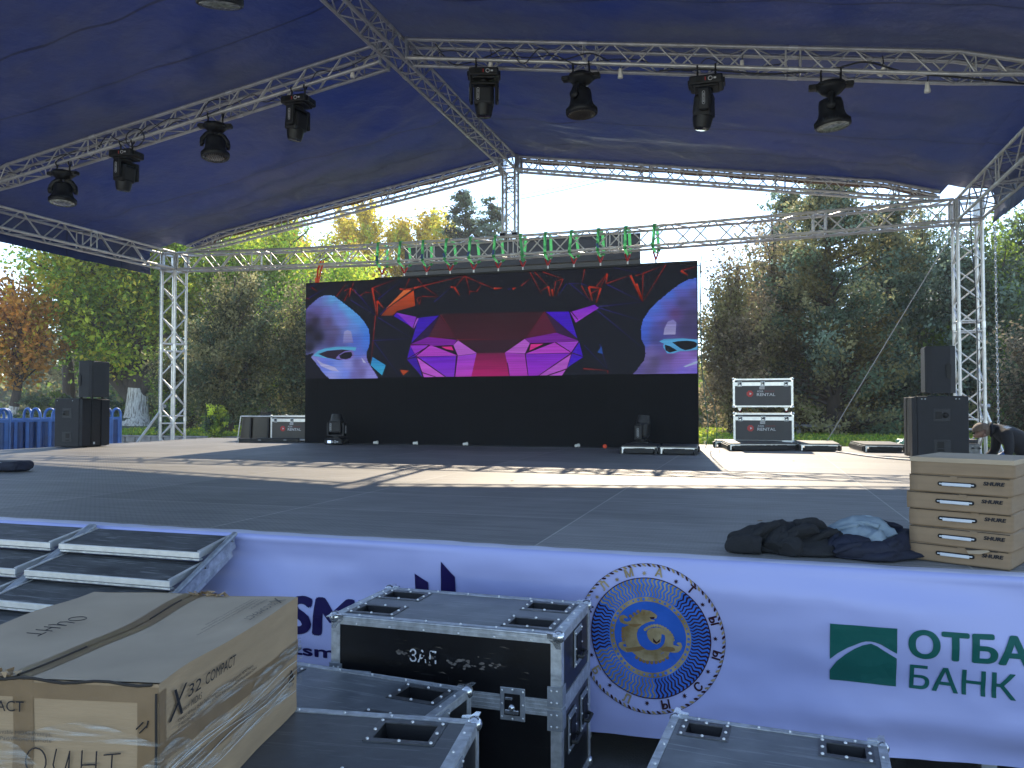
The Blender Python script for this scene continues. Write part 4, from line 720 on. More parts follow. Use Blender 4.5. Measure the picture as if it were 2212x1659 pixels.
# ------------------------------------------------------------------ flight cases
def flight_case(root, w, d, h, top, side, lid=.0, cups=(), cup=(.17, .13, .055), edge=.032, casters=.12, latches=(), side_handles=False, edge_m=None, balls=True, latch_w=.10, ribs=True):
    """origin: centre of the footprint on the floor"""
    em = edge_m or M['alu_dull']; z0 = casters; x, y = w / 2, d / 2
    b = MB()
    b.add([(-x, -y, z0), (x, -y, z0), (x, -y, z0 + h), (-x, -y, z0 + h)], [(0, 1, 2, 3)], side); b.add([(x, -y, z0), (x, y, z0), (x, y, z0 + h), (x, -y, z0 + h)], [(0, 1, 2, 3)], side)
    b.add([(x, y, z0), (-x, y, z0), (-x, y, z0 + h), (x, y, z0 + h)], [(0, 1, 2, 3)], side); b.add([(-x, y, z0), (-x, -y, z0), (-x, -y, z0 + h), (-x, y, z0 + h)], [(0, 1, 2, 3)], side)
    b.add([(-x, -y, z0), (-x, y, z0), (x, y, z0), (x, -y, z0)], [(0, 1, 2, 3)], side)
    b.build('body', root)
    b = MB(); b.holed(w, d, [(cx + x - cup[0] / 2, cy + y - cup[1] / 2, cx + x + cup[0] / 2, cy + y + cup[1] / 2) for cx, cy in cups], cup[2], top, M['pocket'], Matrix.Translation((-x, -y, z0 + h))); b.build('top_board', root)
    def rivets(b, p, q, nrm, n):
        for i in range(n): c = Vector(p).lerp(Vector(q), (i + .5) / n) + Vector(nrm) * .001; b.ball(c, .0055, M['alu_bright'], 6, (1, 1, 1))
    e = edge; k = .003
    for zz in (z0, z0 + h):
        s = 1 if zz > z0 else -1
        for sy in (-1, 1):
            b = MB(); b.box((0, sy * (y - e / 2 + k), zz + s * k / 2), (w - .03, e, k), em); b.box((0, sy * (y + k / 2), zz - s * (e / 2 - k)), (w - .03, k, e), em)
            if ribs:
                b.box((0, sy * (y + k + .001), zz - s * e * .5), (w - .06, .002, e * .14), em); b.tube((-w / 2 + .02, sy * (y - .002), zz - s * .002), (w / 2 - .02, sy * (y - .002), zz - s * .002), .0065, em, 8)
                rivets(b, (-x + .04, sy * (y - e * .55), zz + s * k), (x - .04, sy * (y - e * .55), zz + s * k), (0, 0, s), 6); rivets(b, (-x + .04, sy * (y + k), zz - s * e * .75), (x - .04, sy * (y + k), zz - s * e * .75), (0, sy, 0), 6)
            b.build('edge_trim', root)
        for sx in (-1, 1):
            b = MB(); b.box((sx * (x - e / 2 + k), 0, zz + s * k / 2 + .0006), (e, d - .03, k), em); b.box((sx * (x + k / 2), 0, zz - s * (e / 2 - k)), (k, d - .03, e), em)
            if ribs: b.tube((sx * (x - .002), -d / 2 + .02, zz - s * .002), (sx * (x - .002), d / 2 - .02, zz - s * .002), .0065, em, 8); rivets(b, (sx * (x - e * .55), -y + .04, zz + s * k), (sx * (x - e * .55), y - .04, zz + s * k), (0, 0, s), 4)
            b.build('edge_trim', root)
    for sx in (-1, 1):
        for sy in (-1, 1):
            b = MB(); b.box((sx * (x - e / 2), sy * (y + k / 2 + .001), z0 + h / 2), (e + k, k, h - .03), em); b.box((sx * (x + k / 2 + .001), sy * (y - e / 2), z0 + h / 2), (k, e + k, h - .03), em); b.build('edge_trim', root)
    if balls:
        for sx in (-1, 1):
            for sy in (-1, 1):
                for zz, s in ((z0, -1), (z0 + h, 1)):
                    b = MB(); c = (sx * (x - .008), sy * (y - .008), zz - s * .008); b.ball(c, .025 if w > .8 else .02, M['chrome'], 12)
                    r = .052; b.prism([(0, 0), (r, .004), (r, -.016), (.03, -.030), (.016, -r), (-.002, -r)], .004, M['chrome'], Matrix.Translation((sx * x, sy * (y + .0045) + (-.004 if sy > 0 else 0), zz)) @ Matrix.Diagonal((-sx, 1, s, 1)))
                    b.prism([(0, 0), (r, 0), (r, .016), (.024, .024), (.016, r), (0, r)], .004, M['chrome'], Matrix.Translation((sx * x, sy * y, zz + s * (.0045))) @ Matrix.Diagonal((-sx, -sy, 1, 1)) @ Matrix.Rotation(math.pi / 2, 4, 'X') @ Matrix.Diagonal((1, 1, 1, 1)))
                    b.build('corner_ball', root)
    if lid:
        zz = z0 + h - lid
        for nm, bx, sz in (('f', (0, -y - k * .8, zz), (w - 2 * e, k * 1.6, .062)), ('r', (x + k * .8, 0, zz), (k * 1.6, d - 2 * e, .062)), ('l', (-x - k * .8, 0, zz), (k * 1.6, d - 2 * e, .062)), ('b', (0, y + k * .8, zz), (w - 2 * e, k * 1.6, .062))):
            b = MB(); b.box(bx, sz, em)
            if ribs and nm == 'f':
                for q in (-.022, -.008, .008, .022): b.box((0, -y - k * 1.6 - .0008, zz + q), (w - 2 * e, .0016, .005), em)
            b.build('lid_rail', root)
        for lx in latches:
            b = MB(); lw = latch_w; T0 = Matrix.Translation((lx, -y - .006, zz)); b.T = T0
            b.box((0, -.002, .0), (lw, .006, lw * 1.25), M['steel'], .002); b.box((0, -.007, 0), (lw * .62, .006, lw * .8), M['pocket'])
            b.ball((0, -.012, -lw * .1), lw * .14, M['chrome'], 10); b.box((0, -.014, -lw * .26), (lw * .55, .006, lw * .16), M['chrome'], .002); b.box((-lw * .12, -.012, lw * .24), (lw * .3, .008, lw * .1), M['chrome'], .001)
            for q in (-1, 1):
                for r_ in (-1, 0, 1): b.ball((q * lw * .42, -.005, r_ * lw * .5), .005, M['alu_bright'], 6)
                b.ball((0, -.005, q * lw * .55), .005, M['alu_bright'], 6)
            b.build('latch', root)
        if ribs:
            for sx in (-1, 1):
                b = MB()
                for q in (.045, -.045):
                    b.box((sx * (x - .022), -y - .008, zz + q), (.055, .005, .075), M['steel']); b.box((sx * (x + .007), -y + .02, zz + q), (.005, .055, .075), M['steel'])
                    for r_ in (-1, 1): b.ball((sx * (x - .012), -y - .011, zz + q + r_ * .022), .005, M['alu_bright'], 6); b.ball((sx * (x - .034), -y - .011, zz + q + r_ * .022), .005, M['alu_bright'], 6)
                b.build('brace_plate', root)
    for cx, cy in cups:
        b = MB(); f = .024; z = z0 + h + .001
        for (ox, oy, sx, sy) in ((0, cup[1] / 2 + f / 2, cup[0] + 2 * f, f), (0, -cup[1] / 2 - f / 2, cup[0] + 2 * f, f), (cup[0] / 2 + f / 2, 0, f, cup[1]), (-cup[0] / 2 - f / 2, 0, f, cup[1])): b.box((cx + ox, cy + oy, z + .0005), (sx, sy, .003), M['dish'])
        n = [(i / 2, j / 2) for i in (-2, 0, 2) for j in (-2, 0, 2) if (i, j) != (0, 0)]
        for i, j in n: b.ball((cx + i * (cup[0] / 2 + f / 2), cy + j * (cup[1] / 2 + f / 2), z + .002), .0065, M['alu_bright'], 6)
        b.build('wheel_dish', root)
    if side_handles:
        zs = [z0 + h * .40, z0 + h - (lid or .2) * .42]
        for zc in zs:
            for yc in ((-.09, .13) if zc == zs[0] else (.02,)):
                b = MB(); b.box((x + .004, yc, zc), (.006, .125, .15), M['steel'], .002); b.box((x + .008, yc, zc), (.006, .085, .10), M['pocket']); b.path([(x + .012, yc - .045, zc - .03), (x + .03, yc - .04, zc - .034), (x + .03, yc + .04, zc - .034), (x + .012, yc + .045, zc - .03)], .008, M['rubber'], 8)
                for q in (-1, 1):
                    for r_ in (-1, 0, 1): b.ball((x + .008, yc + q * .054, zc + r_ * .062), .005, M['alu_bright'], 6)
                b.build('side_handle', root)
    if casters:
        for sx in (-1, 1):
            for sy in (-1, 1):
                b = MB(); cx, cy = sx * (x - .11), sy * (y - .10); b.box((cx, cy, z0 - .006), (.09, .08, .008), M['alu_bright']); b.add([(cx - .03, cy - .022, z0 - .01), (cx + .03, cy - .022, z0 - .01), (cx + .01, cy - .022, .035), (cx - .015, cy - .022, .035)], [(0, 1, 2, 3)], M['alu_bright']); b.add([(cx - .03, cy + .022, z0 - .01), (cx + .03, cy + .022, z0 - .01), (cx + .01, cy + .022, .035), (cx - .015, cy + .022, .035)], [(0, 1, 2, 3)], M['alu_bright'])
                r = z0 * .38; b.lathe([(r * .3, -.016), (r, -.014), (r, .014), (r * .3, .016)], M['rubber'], 14, TR(cx, cy, r, math.pi / 2)); b.lathe([(r * .3, -.018), (r * .5, -.017), (r * .5, .017), (r * .3, .018)], M['red'], 10, TR(cx, cy, r, math.pi / 2)); b.build('caster', root)
# large case in front of the banner
cA = thing('flight_case', 'tall black flight case with four wheel dishes and butterfly latch before the banner', 'flight case', (3.243, -11.055, GR), R(-.3))
flight_case(cA, .975, .52, .69, M['caselid'], M['black_ply'], lid=.275, cups=((-.345, .135), (-.345, -.125), (.335, .135), (.335, -.125)), cup=(.165, .105, .055), latches=(-.355, .30), side_handles=True, edge=.036, casters=.12)
b = MB(); yy = -.2625; put_text(b, 'ЗАЛ', .048, M['whiteprint'], TR(-.135, yy, .655), bold=.008, width=.115)
b.build('stencil_lettering', cA); b = MB()
rr = random.Random(3)
for i in range(60):
    x = rr.uniform(-.05, .26); z = .668 + rr.gauss(0, .010) - (x - .1) * .02; s = rr.uniform(.003, .011)
    if rr.random() < .35: x, z = rr.uniform(-.19, -.12), .682 + rr.gauss(0, .006)
    if -.03 < x < .03: continue
    b.add([(x + s * math.cos(a) * rr.uniform(.6, 1.5), yy, z + s * math.sin(a) * .6) for a in np.linspace(0, 5.4, 7)], [list(range(7))], M['scuff'])
for i in range(18):
    x, z = rr.uniform(-.4, .4), rr.uniform(.60, .76); b.add([(x, yy, z), (x + rr.uniform(.01, .05), yy, z + rr.uniform(-.006, .006)), (x + .02, yy, z + .0015)], [(0, 1, 2)], M['inkgrey'])

for i in range(26):
    x, z, s = rr.uniform(-.14, -.01), rr.uniform(.65, .705), rr.uniform(.003, .009); b.add([(x + s * math.cos(a) * rr.uniform(.6, 1.5), yy - .0012, z + s * math.sin(a)) for a in np.linspace(0, 5.4, 7)], [list(range(7))], M['black_ply'])
b.build('scuff_marks', cA)
b = MB(); 
def frame(b, x, z, s, m, w=.0022, y=yy):
    for (ox, oz, a, c) in ((0, s / 2, s, w), (0, -s / 2, s, w), (s / 2, 0, w, s), (-s / 2, 0, w, s)): b.add([(x + ox - a / 2, y, z + oz - c / 2), (x + ox + a / 2, y, z + oz - c / 2), (x + ox + a / 2, y, z + oz + c / 2), (x + ox - a / 2, y, z + oz + c / 2)], [(0, 1, 2, 3)], m)
mp = M['greyprint']
frame(b, .045, .335, .026, M['whiteprint']); b.add([(.036, yy, .337), (.045, yy, .346), (.054, yy, .337), (.048, yy, .337), (.048, yy, .326), (.042, yy, .326), (.042, yy, .337)], [(0, 1, 2), (3, 4, 5, 6)], M['whiteprint'])
frame(b, .079, .333, .026, M['whiteprint']); put_text(b, 'CE', .012, M['whiteprint'], TR(.070, yy, .327), width=.018)
for i, s in enumerate(('L120W3/1', 'L120W3/2', 'L120W3/3', 'L120W3/4')): put_text(b, s, .0095, mp, TR(-.002, yy, .300 - i * .0185), width=.066)
for i, s in enumerate(('2 PCS', 'G.W.: 78KG', '514X805MM')): put_text(b, s, .0095, mp, TR(.052 if i == 0 else .006 if i == 1 else -.002, yy, .206 - i * .018), width=(.034, .082, .09)[i])
b.build('shipping_marks', cA)
cB = thing('flight_case', 'low flight case with scratched grey lid, squeezed between the carton and the tall black case', 'flight case', (2.905, -11.672, GR), R(-5.5))
flight_case(cB, .98, .52, .505, M['caselid'], M['black_ply'], lid=.20, cups=((-.31, .13), (-.31, -.13), (.345, .14), (.345, -.13)), cup=(.150, .105, .055), latches=(), edge=.030, side_handles=True)
cC = thing('flight_case', 'dark topped flight case carrying the brown carton, nearest to the camera', 'flight case', (3.135, -12.26, GR), R(7.5))
flight_case(cC, 1.02, .62, .57, M['caselid2'], M['black_ply'], lid=.20, cups=((.315, .185), (.315, -.15), (-.33, .17), (-.33, -.17)), cup=(.170, .115, .06), latches=(), edge=.034, side_handles=True)
cD = thing('flight_case', 'grey topped flight case cut off by the bottom edge, below the bank logo', 'flight case', (4.470, -11.80, GR), R(-4))
flight_case(cD, .665, .66, .49, M['caselid'], M['black_ply'], lid=.20, cups=((-.215, .235), (.215, .235), (-.215, -.2), (.215, -.2)), cup=(.112, .085, .05), latches=(), edge=.026, casters=.12)
# ------------------------------------------------------------------ mixer carton wrapped in film
def carton():
    w, d, h = .715, .810, .362
    t = thing('carton', 'big brown mixing desk carton with stretch film, lying on the dark flight case', 'carton', (3.160, -12.775, -.268), R(10.6))
    # local: x from -w to 0, y from 0 to d (back); corner at origin is the front right edge
    def wob(p):
        x, y, z = p; k = .008; return (x + k * noise.noise(Vector((x * 4, y * 4, z * 5))), y + k * noise.noise(Vector((x * 4 + 9, y * 4, z * 5))), z + (.014 * noise.noise(Vector((x * 3, y * 3, 4))) - .012 * math.sin(math.pi * min(1, max(0, -x / w))) * math.sin(math.pi * y / d) if z > .01 else 0))
    def grid(b, o, u, v, nu, nv, m):
        o, u, v = Vector(o), Vector(u), Vector(v); vs = [wob(o + u * i / nu + v * j / nv) for j in range(nv + 1) for i in range(nu + 1)]
        b.add(vs, [(j * (nu + 1) + i, j * (nu + 1) + i + 1, (j + 1) * (nu + 1) + i + 1, (j + 1) * (nu + 1) + i) for j in range(nv) for i in range(nu)], m, True)
    b = MB(); grid(b, (-w, 0, 0), (w, 0, 0), (0, 0, h), 16, 10, M['cartonA']); grid(b, (0, 0, 0), (0, d, 0), (0, 0, h), 18, 10, M['cartonA']); grid(b, (0, d, 0), (-w, 0, 0), (0, 0, h), 16, 10, M['cartonA']); grid(b, (-w, d, 0), (0, -d, 0), (0, 0, h), 18, 10, M['cartonA'])
    b.add([(-w, 0, 0), (-w, d, 0), (0, d, 0), (0, 0, 0)], [(0, 1, 2, 3)], M['cartonA']); b.build('box_sides', t)
    sl = .006
    for x0, x1 in ((-w, -w / 2 - sl / 2), (-w / 2 + sl / 2, 0)):
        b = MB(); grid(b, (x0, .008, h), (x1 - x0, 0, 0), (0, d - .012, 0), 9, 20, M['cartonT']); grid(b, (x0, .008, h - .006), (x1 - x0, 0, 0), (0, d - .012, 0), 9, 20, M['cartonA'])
        b.build('lid_flap', t)
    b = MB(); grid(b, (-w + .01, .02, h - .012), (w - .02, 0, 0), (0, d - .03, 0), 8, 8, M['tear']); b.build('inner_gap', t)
    def strip(name, o, u, v, nu, nv, m, off, lab=None):
        b = MB(); o, u, v = Vector(o), Vector(u), Vector(v); n = u.cross(v).normalized() * off
        vs = [Vector(wob(o + u * i / nu + v * j / nv)) + n for j in range(nv + 1) for i in range(nu + 1)]
        b.add(vs, [(j * (nu + 1) + i, j * (nu + 1) + i + 1, (j + 1) * (nu + 1) + i + 1, (j + 1) * (nu + 1) + i) for j in range(nv) for i in range(nu)], m, True); b.build(name, t)
    strip('tape', (-w / 2 - .034, .0, h), (.031, 0, 0), (0, d, 0), 2, 24, M['tape'], .0015); strip('tape', (-w / 2 + .003, .02, h), (.031, 0, 0), (0, d - .02, 0), 2, 24, M['tape'], .0015)
    strip('tape', (0, 0, h - .185), (0, d, 0), (0, 0, .048), 24, 2, M['tape'], .0015); strip('tape', (0, 0, .110), (0, d, 0), (0, 0, .028), 24, 2, M['tape'], .0015)
    strip('tape', (-w, 0, h - .042), (w, 0, 0), (0, 0, .035), 16, 2, M['tape'], .0015); strip('tape', (-.355, 0, .06), (.052, 0, 0), (0, 0, h - .06), 3, 12, M['tape'], .0018); strip('tape', (-.052, 0, .155), (.045, 0, 0), (0, 0, h - .165), 3, 10, M['tape'], .0018)
    strip('tape', (0, .0, .02), (0, .03, 0), (0, 0, h - .04), 2, 10, M['tape'], .0018)
    # worn dark slit along the front top edge and the corner
    b = MB(); P = [Vector(wob((-w * .62 + .5 * i / 14, -.002, h - .0))) + Vector((0, -.002, -.004 * math.sin(i * 1.3))) for i in range(13)]
    for i in range(12): b.tube(P[i], P[i + 1], .0035, M['tear'], 5)
    b.path([Vector(wob((-.002, -.001, h - .02 - .03 * i))) + Vector((-.002, -.002, 0)) for i in range(11)], .0028, M['tear'], 5)
    b.build('worn_slit', t); b = MB(); b.path([Vector(wob((-w / 2, .02 + .035 * i, h + .002))) for i in range(8)], .003, M['tear'], 5); b.build('worn_slit', t); b = MB(); b.path([Vector(wob((-w / 2, .55 + .03 * i, h + .002))) for i in range(7)], .0025, M['tear'], 5); b.build('worn_slit', t)
    b = MB()
    for i in range(26): # crumpled tape and card at the back middle and at the front middle
        for bx, by in ((-w / 2 + .05, d - .01), (-w / 2 - .07, .01)):
            x, y = bx + rr.uniform(-.06, .06), by + rr.uniform(-.012, .012); s = .014
            b.add([(x + rr.uniform(-s, s) * 1.6, y + rr.uniform(-s, s), h + rr.uniform(-.004, .016)) for _ in range(4)], [(0, 1, 2, 3)], M['tape' if i % 2 else 'cartonA'])
    b.build('torn_flap', t)
    # prints on the right face: local frame x' = +y, seen from +x
    F = Matrix.Translation((.0042, 0, 0)) @ Matrix.Rotation(math.pi / 2, 4, 'Z')
    b = MB(); put_text(b, 'X', .068, M['ink'], F @ TR(.034, 0, .262), bold=.0, width=.062, shear=.30); put_text(b, '32', .028, M['ink'], F @ TR(.118, 0, .290), bold=.006, width=.060, shear=.2); put_text(b, 'COMPACT', .027, M['ink'], F @ TR(.200, 0, .290), bold=.006, width=.162, shear=.15)
    put_text(b, 'POWERED BY', .008, M['ink'], F @ TR(.080, 0, .266), width=.045, shear=.2); put_text(b, 'MIDAS', .016, M['ink'], F @ TR(.132, 0, .264), bold=.004, width=.050, shear=.2)
    put_text(b, 'Compact 40-Input, 25-Bus Digital Mixing Console with 16 Programmable MIDAS Preamps,', .0085, M['ink'], F @ TR(.075, 0, .248), width=.40)
    put_text(b, '17 Motorized Faders, Channel LCDs, 32-Channel Audio Interface and iPad/iPhone Remote Control', .0085, M['ink'], F @ TR(.075, 0, .235), width=.42)
    b.build('side_print', t); b = MB(); put_text(b, 'behringer', .010, M['ink'], F @ TR(.728, 0, .095), width=.044)
    for q in range(3):
        a, c = ((.731, .112), (.769, .112), (.750, .146))[q], ((.769, .112), (.750, .146), (.731, .112))[q]; P0, P1 = F @ Vector((a[0], 0, a[1])), F @ Vector((c[0], 0, c[1])); b.tube(P0, P1, .0011, M['ink'], 4)
    b.path([F @ Vector(p) for p in ((.752, 0, .136), (.746, 0, .126), (.752, 0, .120), (.756, 0, .127), (.750, 0, .131))], .0013, M['ink'], 4)
    b.build('maker_mark', t)
    # same words on the lid, upside down towards the camera
    F2 = Matrix.Translation((-.03, d - .03, h + .006)) @ Matrix.Rotation(-math.pi / 2, 4, 'Z') @ Matrix.Rotation(-math.pi / 2, 4, 'X')
    b = MB(); put_text(b, 'X', .045, M['inkgrey'], F2 @ TR(.01, 0, -.03), width=.05, shear=.3); put_text(b, '32 COMPACT', .026, M['inkgrey'], F2 @ TR(.065, 0, -.02), bold=.003, width=.20, shear=.2); put_text(b, 'POWERED BY MIDAS', .010, M['inkgrey'], F2 @ TR(.03, 0, -.055), width=.12)
    for q in range(3): put_text(b, 'Compact 40-Input, 25-Bus Digital Mixing Console with 16 Programmable Preamps', .008, M['inkgrey'], F2 @ TR(.03, 0, -.072 - .014 * q), width=.40 - .05 * q)
    b.build('lid_print', t)
    F3 = Matrix.Translation((-.335, -.0045, 0)); b = MB(); put_text(b, 'X32 COMPACT', .024, M['ink'], TR(-.56, -.005, .288), bold=.004, width=.19 + .045); put_text(b, '25-Bus Digital Console with 16 Programmable MIDAS Preamps,', .009, M['inkgrey'], TR(-.60, -.005, .236), width=.345); put_text(b, '32-Channel Audio Interface and iPad/iPhone Remote', .009, M['inkgrey'], TR(-.60, -.005, .222), width=.345); b.build('front_print', t)
    def pen(b, strokes, T, s, r=.0016):
        for st in strokes: b.path([T @ Vector((x * s, 0, z * s)) for x, z in st], r, M['marker'], 5)
    O = [(math.cos(a) * .5 + .5, math.sin(a) * .6 + .6) for a in np.linspace(1.2, 7.6, 18)]
    word = [O, [(1.5, 1.2), (1.35, .5), (1.5, .05), (1.9, .2), (2.15, 1.1)], [(2.15, 1.15), (2.1, .1), (2.3, -.15)], [(2.75, 1.2), (2.7, -.1)], [(2.72, .55), (3.4, .6)], [(3.45, 1.2), (3.4, -.1)], [(3.8, 1.05), (4.6, 1.15)], [(4.2, 1.1), (4.15, -.1)]]
    b = MB(); pen(b, word, TR(-.315, -.0085, .150), .050); pen(b, [[(0, 0), (.2, .2)], [(.1, -.1), (.3, .1)], [(.35, .25), (.3, .05)]], TR(-.05, -.006, .262), .08); b.build('marker_writing', t)
    b = MB(); pen(b, word, Matrix.Translation((-.56, .50, h + .003)) @ Matrix.Rotation(R(-95), 4, 'Z') @ Matrix.Rotation(-math.pi / 2, 4, 'X'), .042, .0012); b.build('marker_writing', t)
    # stretch film strands
    film = bpy.data.materials.new('stretch film with glare streaks'); film.use_nodes = True; tt, bb = nodes_of(film); bb.inputs['Base Color'].default_value = (.62, .66, .64, 1); bb.inputs['Roughness'].default_value = .16
    nz = tt.nodes.new('ShaderNodeTexNoise'); nz.inputs['Scale'].default_value = 14; nz.inputs['Detail'].default_value = 6; tcc = tt.nodes.new('ShaderNodeTexCoord'); mpp = tt.nodes.new('ShaderNodeMapping'); mpp.inputs['Scale'].default_value = (.6, .6, 7); tt.links.new(tcc.outputs['Object'], mpp.inputs[0]); tt.links.new(mpp.outputs[0], nz.inputs['Vector'])
    rp = tt.nodes.new('ShaderNodeMapRange'); rp.inputs[1].default_value = .46; rp.inputs[2].default_value = .72; rp.inputs[3].default_value = .03; rp.inputs[4].default_value = .45; tt.links.new(nz.outputs[0], rp.inputs[0])  # whitish streaks of higher opacity stand for glare on the film
    tp = tt.nodes.new('ShaderNodeBsdfTransparent'); mx = tt.nodes.new('ShaderNodeMixShader'); tt.links.new(rp.outputs[0], mx.inputs[0]); tt.links.new(tp.outputs[0], mx.inputs[1]); tt.links.new(bb.outputs[0], mx.inputs[2]); tt.links.new(mx.outputs[0], tt.nodes['Material Output'].inputs[0])
    bp = tt.nodes.new('ShaderNodeBump'); bp.inputs['Strength'].default_value = .8; bp.inputs['Distance'].default_value = .01; tt.links.new(nz.outputs[0], bp.inputs['Height']); tt.links.new(bp.outputs[0], bb.inputs['Normal'])
    M['film'] = film; M['strand'] = mat('twisted film strand', (.55, .58, .56), .2, 0, .2, 30)
    def ring_pts(z_of, off, n=60):
        out = []
        per = [(-w, 0), (0, 0), (0, d), (-w, d)]
        for i in range(n + 1):
            q = i / n * 4; k = int(min(q, 3.999)); f = q - k; a, c = per[k], per[(k + 1) % 4]; x, y = a[0] + (c[0] - a[0]) * f, a[1] + (c[1] - a[1]) * f
            cx, cy = -w / 2, d / 2; s = 1 + off / .38
            out.append((cx + (x - cx) * s, cy + (y - cy) * s, z_of(i / n)))
        return out
    for k in range(4):
        z0 = (.205, .155, .110, .090)[k]; a = (.02, -.015, .03, .01)[k]; hh = (.040, .030, .026, .13)[k]
        lo = ring_pts(lambda u: z0 + a * math.sin(7 * u + k) + .10 * (u - .3) * (1 if k == 1 else -.4), .008 + .001 * k); b = MB(); vs = []
        for i, p in enumerate(lo): vs += [p, (p[0], p[1], p[2] + hh * (.6 + .5 * math.sin(i * .7 + k)))]
        b.add(vs, [(2 * i, 2 * i + 2, 2 * i + 3, 2 * i + 1) for i in range(len(lo) - 1)], M['film'], True); b.build('stretch_film', t)
    for k in range(5):
        z0 = rr.uniform(.08, .17); sl_ = rr.uniform(-.25, .25); P = ring_pts(lambda u: min(.30, max(.03, z0 + sl_ * (u - .25) + .008 * math.sin(40 * u + k))), .0105 + .0004 * k); i0 = rr.choice((2, 6, 12)); b = MB(); b.path(P[i0:i0 + rr.choice((18, 24, 30))], rr.uniform(.0004, .0010), M['strand'], 5); b.build('film_strand', t)
carton()
# ------------------------------------------------------------------ microphone cartons on the stage edge
def mic_box(k, blank):
    w, d, h = .418, .46, .0785
    names = ['at the bottom of the stack', 'second from the bottom of the stack', 'third from the bottom of the stack', 'fourth from the bottom of the stack', 'just under the blank top box', 'with no print, on top of the stack']
    t = thing('cardboard_box', ('flat brown carton %s at the right stage edge' % names[k]), 'cardboard box', (5.118 + (.0, .010, .012, .002, .014, .020)[k], -10.128 + (.0, -.004, .004, 0, .004, .0)[k], .004 + .0795 * k), R(-27.2 + (0, -1.8, 1.4, .2, -1.6, .9)[k]), 'stacked flat brown cartons')
    b = MB(); n = 8; vs = []
    bm = bmesh.new(); bmesh.ops.create_cube(bm, size=1); bmesh.ops.subdivide_edges(bm, edges=bm.edges[:], cuts=9, use_grid_fill=True); vs = []
    for v in bm.verts:
        p = Vector((v.co.x * w + w / 2, v.co.y * d + d / 2, v.co.z * h + h / 2)); q = Vector((p.x * 9, p.y * 9, p.z * 12 + k * 7)); f = .0028 * (0 if abs(v.co.z) > .49 else 1)
        p += Vector((f * noise.noise(q), f * noise.noise(q + Vector((5, 5, 5))), 0)); 
        if v.co.z > .49: p.z += (.004 if k in (0, 3) else -.002) * max(0, 1 - p.y / .08) * math.sin(p.x * 9 + k) - .003 * abs(noise.noise(q * .5))
        vs.append(p)
    bm.verts.index_update(); b.add(vs, [[v.index for v in f.verts] for f in bm.faces], M['cartonB'], True); bm.free(); b.build('box_body', t)
    if blank:
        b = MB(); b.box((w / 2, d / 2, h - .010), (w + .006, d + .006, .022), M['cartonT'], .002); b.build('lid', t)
    else:
        b = MB(); b.box((w / 2, -.0016, h - .003), (w - .01, .003, .003), M['tear']); b.box((w * .55 + .05 * math.sin(k), -.0042, h - .008), (.03, .002, .012), M['cartonB']); b.build('lid_seam', t)
        b = MB(); P = [(x, .0) for x in ()]; cx, cz, hw, hh = w * .485, h * .52, .070, .0100
        pts = [(cx - hw + hh * math.cos(a), cz + hh * math.sin(a)) for a in np.linspace(math.pi / 2, 3 * math.pi / 2, 8)] + [(cx + hw + hh * math.cos(a), cz + hh * math.sin(a)) for a in np.linspace(-math.pi / 2, math.pi / 2, 8)]
        b.prism(pts, .002, M['pocket'], TR(0, -.0034, 0)); b.build('handle_hole', t)
        b = MB(); b.box((cx, -.0075, cz - .0025 + .001 * math.sin(k * 2)), (hw * 1.72, .005, .0145), M['white'], .003, (0, .03 * math.sin(k * 3.1), 0)); b.box((cx, -.006, cz), (hw * 2.05, .003, .006), M['white'], .001); b.build('carry_handle', t)
        b = MB(); put_text(b, 'SHURE', .0155, M['ink'], TR(w * .745, -.0036, h * .58), bold=.085, width=.080, shear=.22); b.build('brand_print', t)
for k in range(6): mic_box(k, k == 5)
for o in [o for o in bpy.data.objects if o.get('label', '').startswith('flat brown carton at the bottom')]:
    b = MB(); b.add([(.25, -.004, .066), (.335, -.003, .080), (.345, -.010, .074), (.31, -.020, .060), (.262, -.016, .056)], [(0, 1, 2, 3, 4)], M['cartonT']); b.add([(.245, -.002, .079), (.375, -.002, .079), (.372, -.003, .072), (.25, -.003, .070)], [(0, 1, 2, 3)], M['tear']); b.build('torn_tab', o)
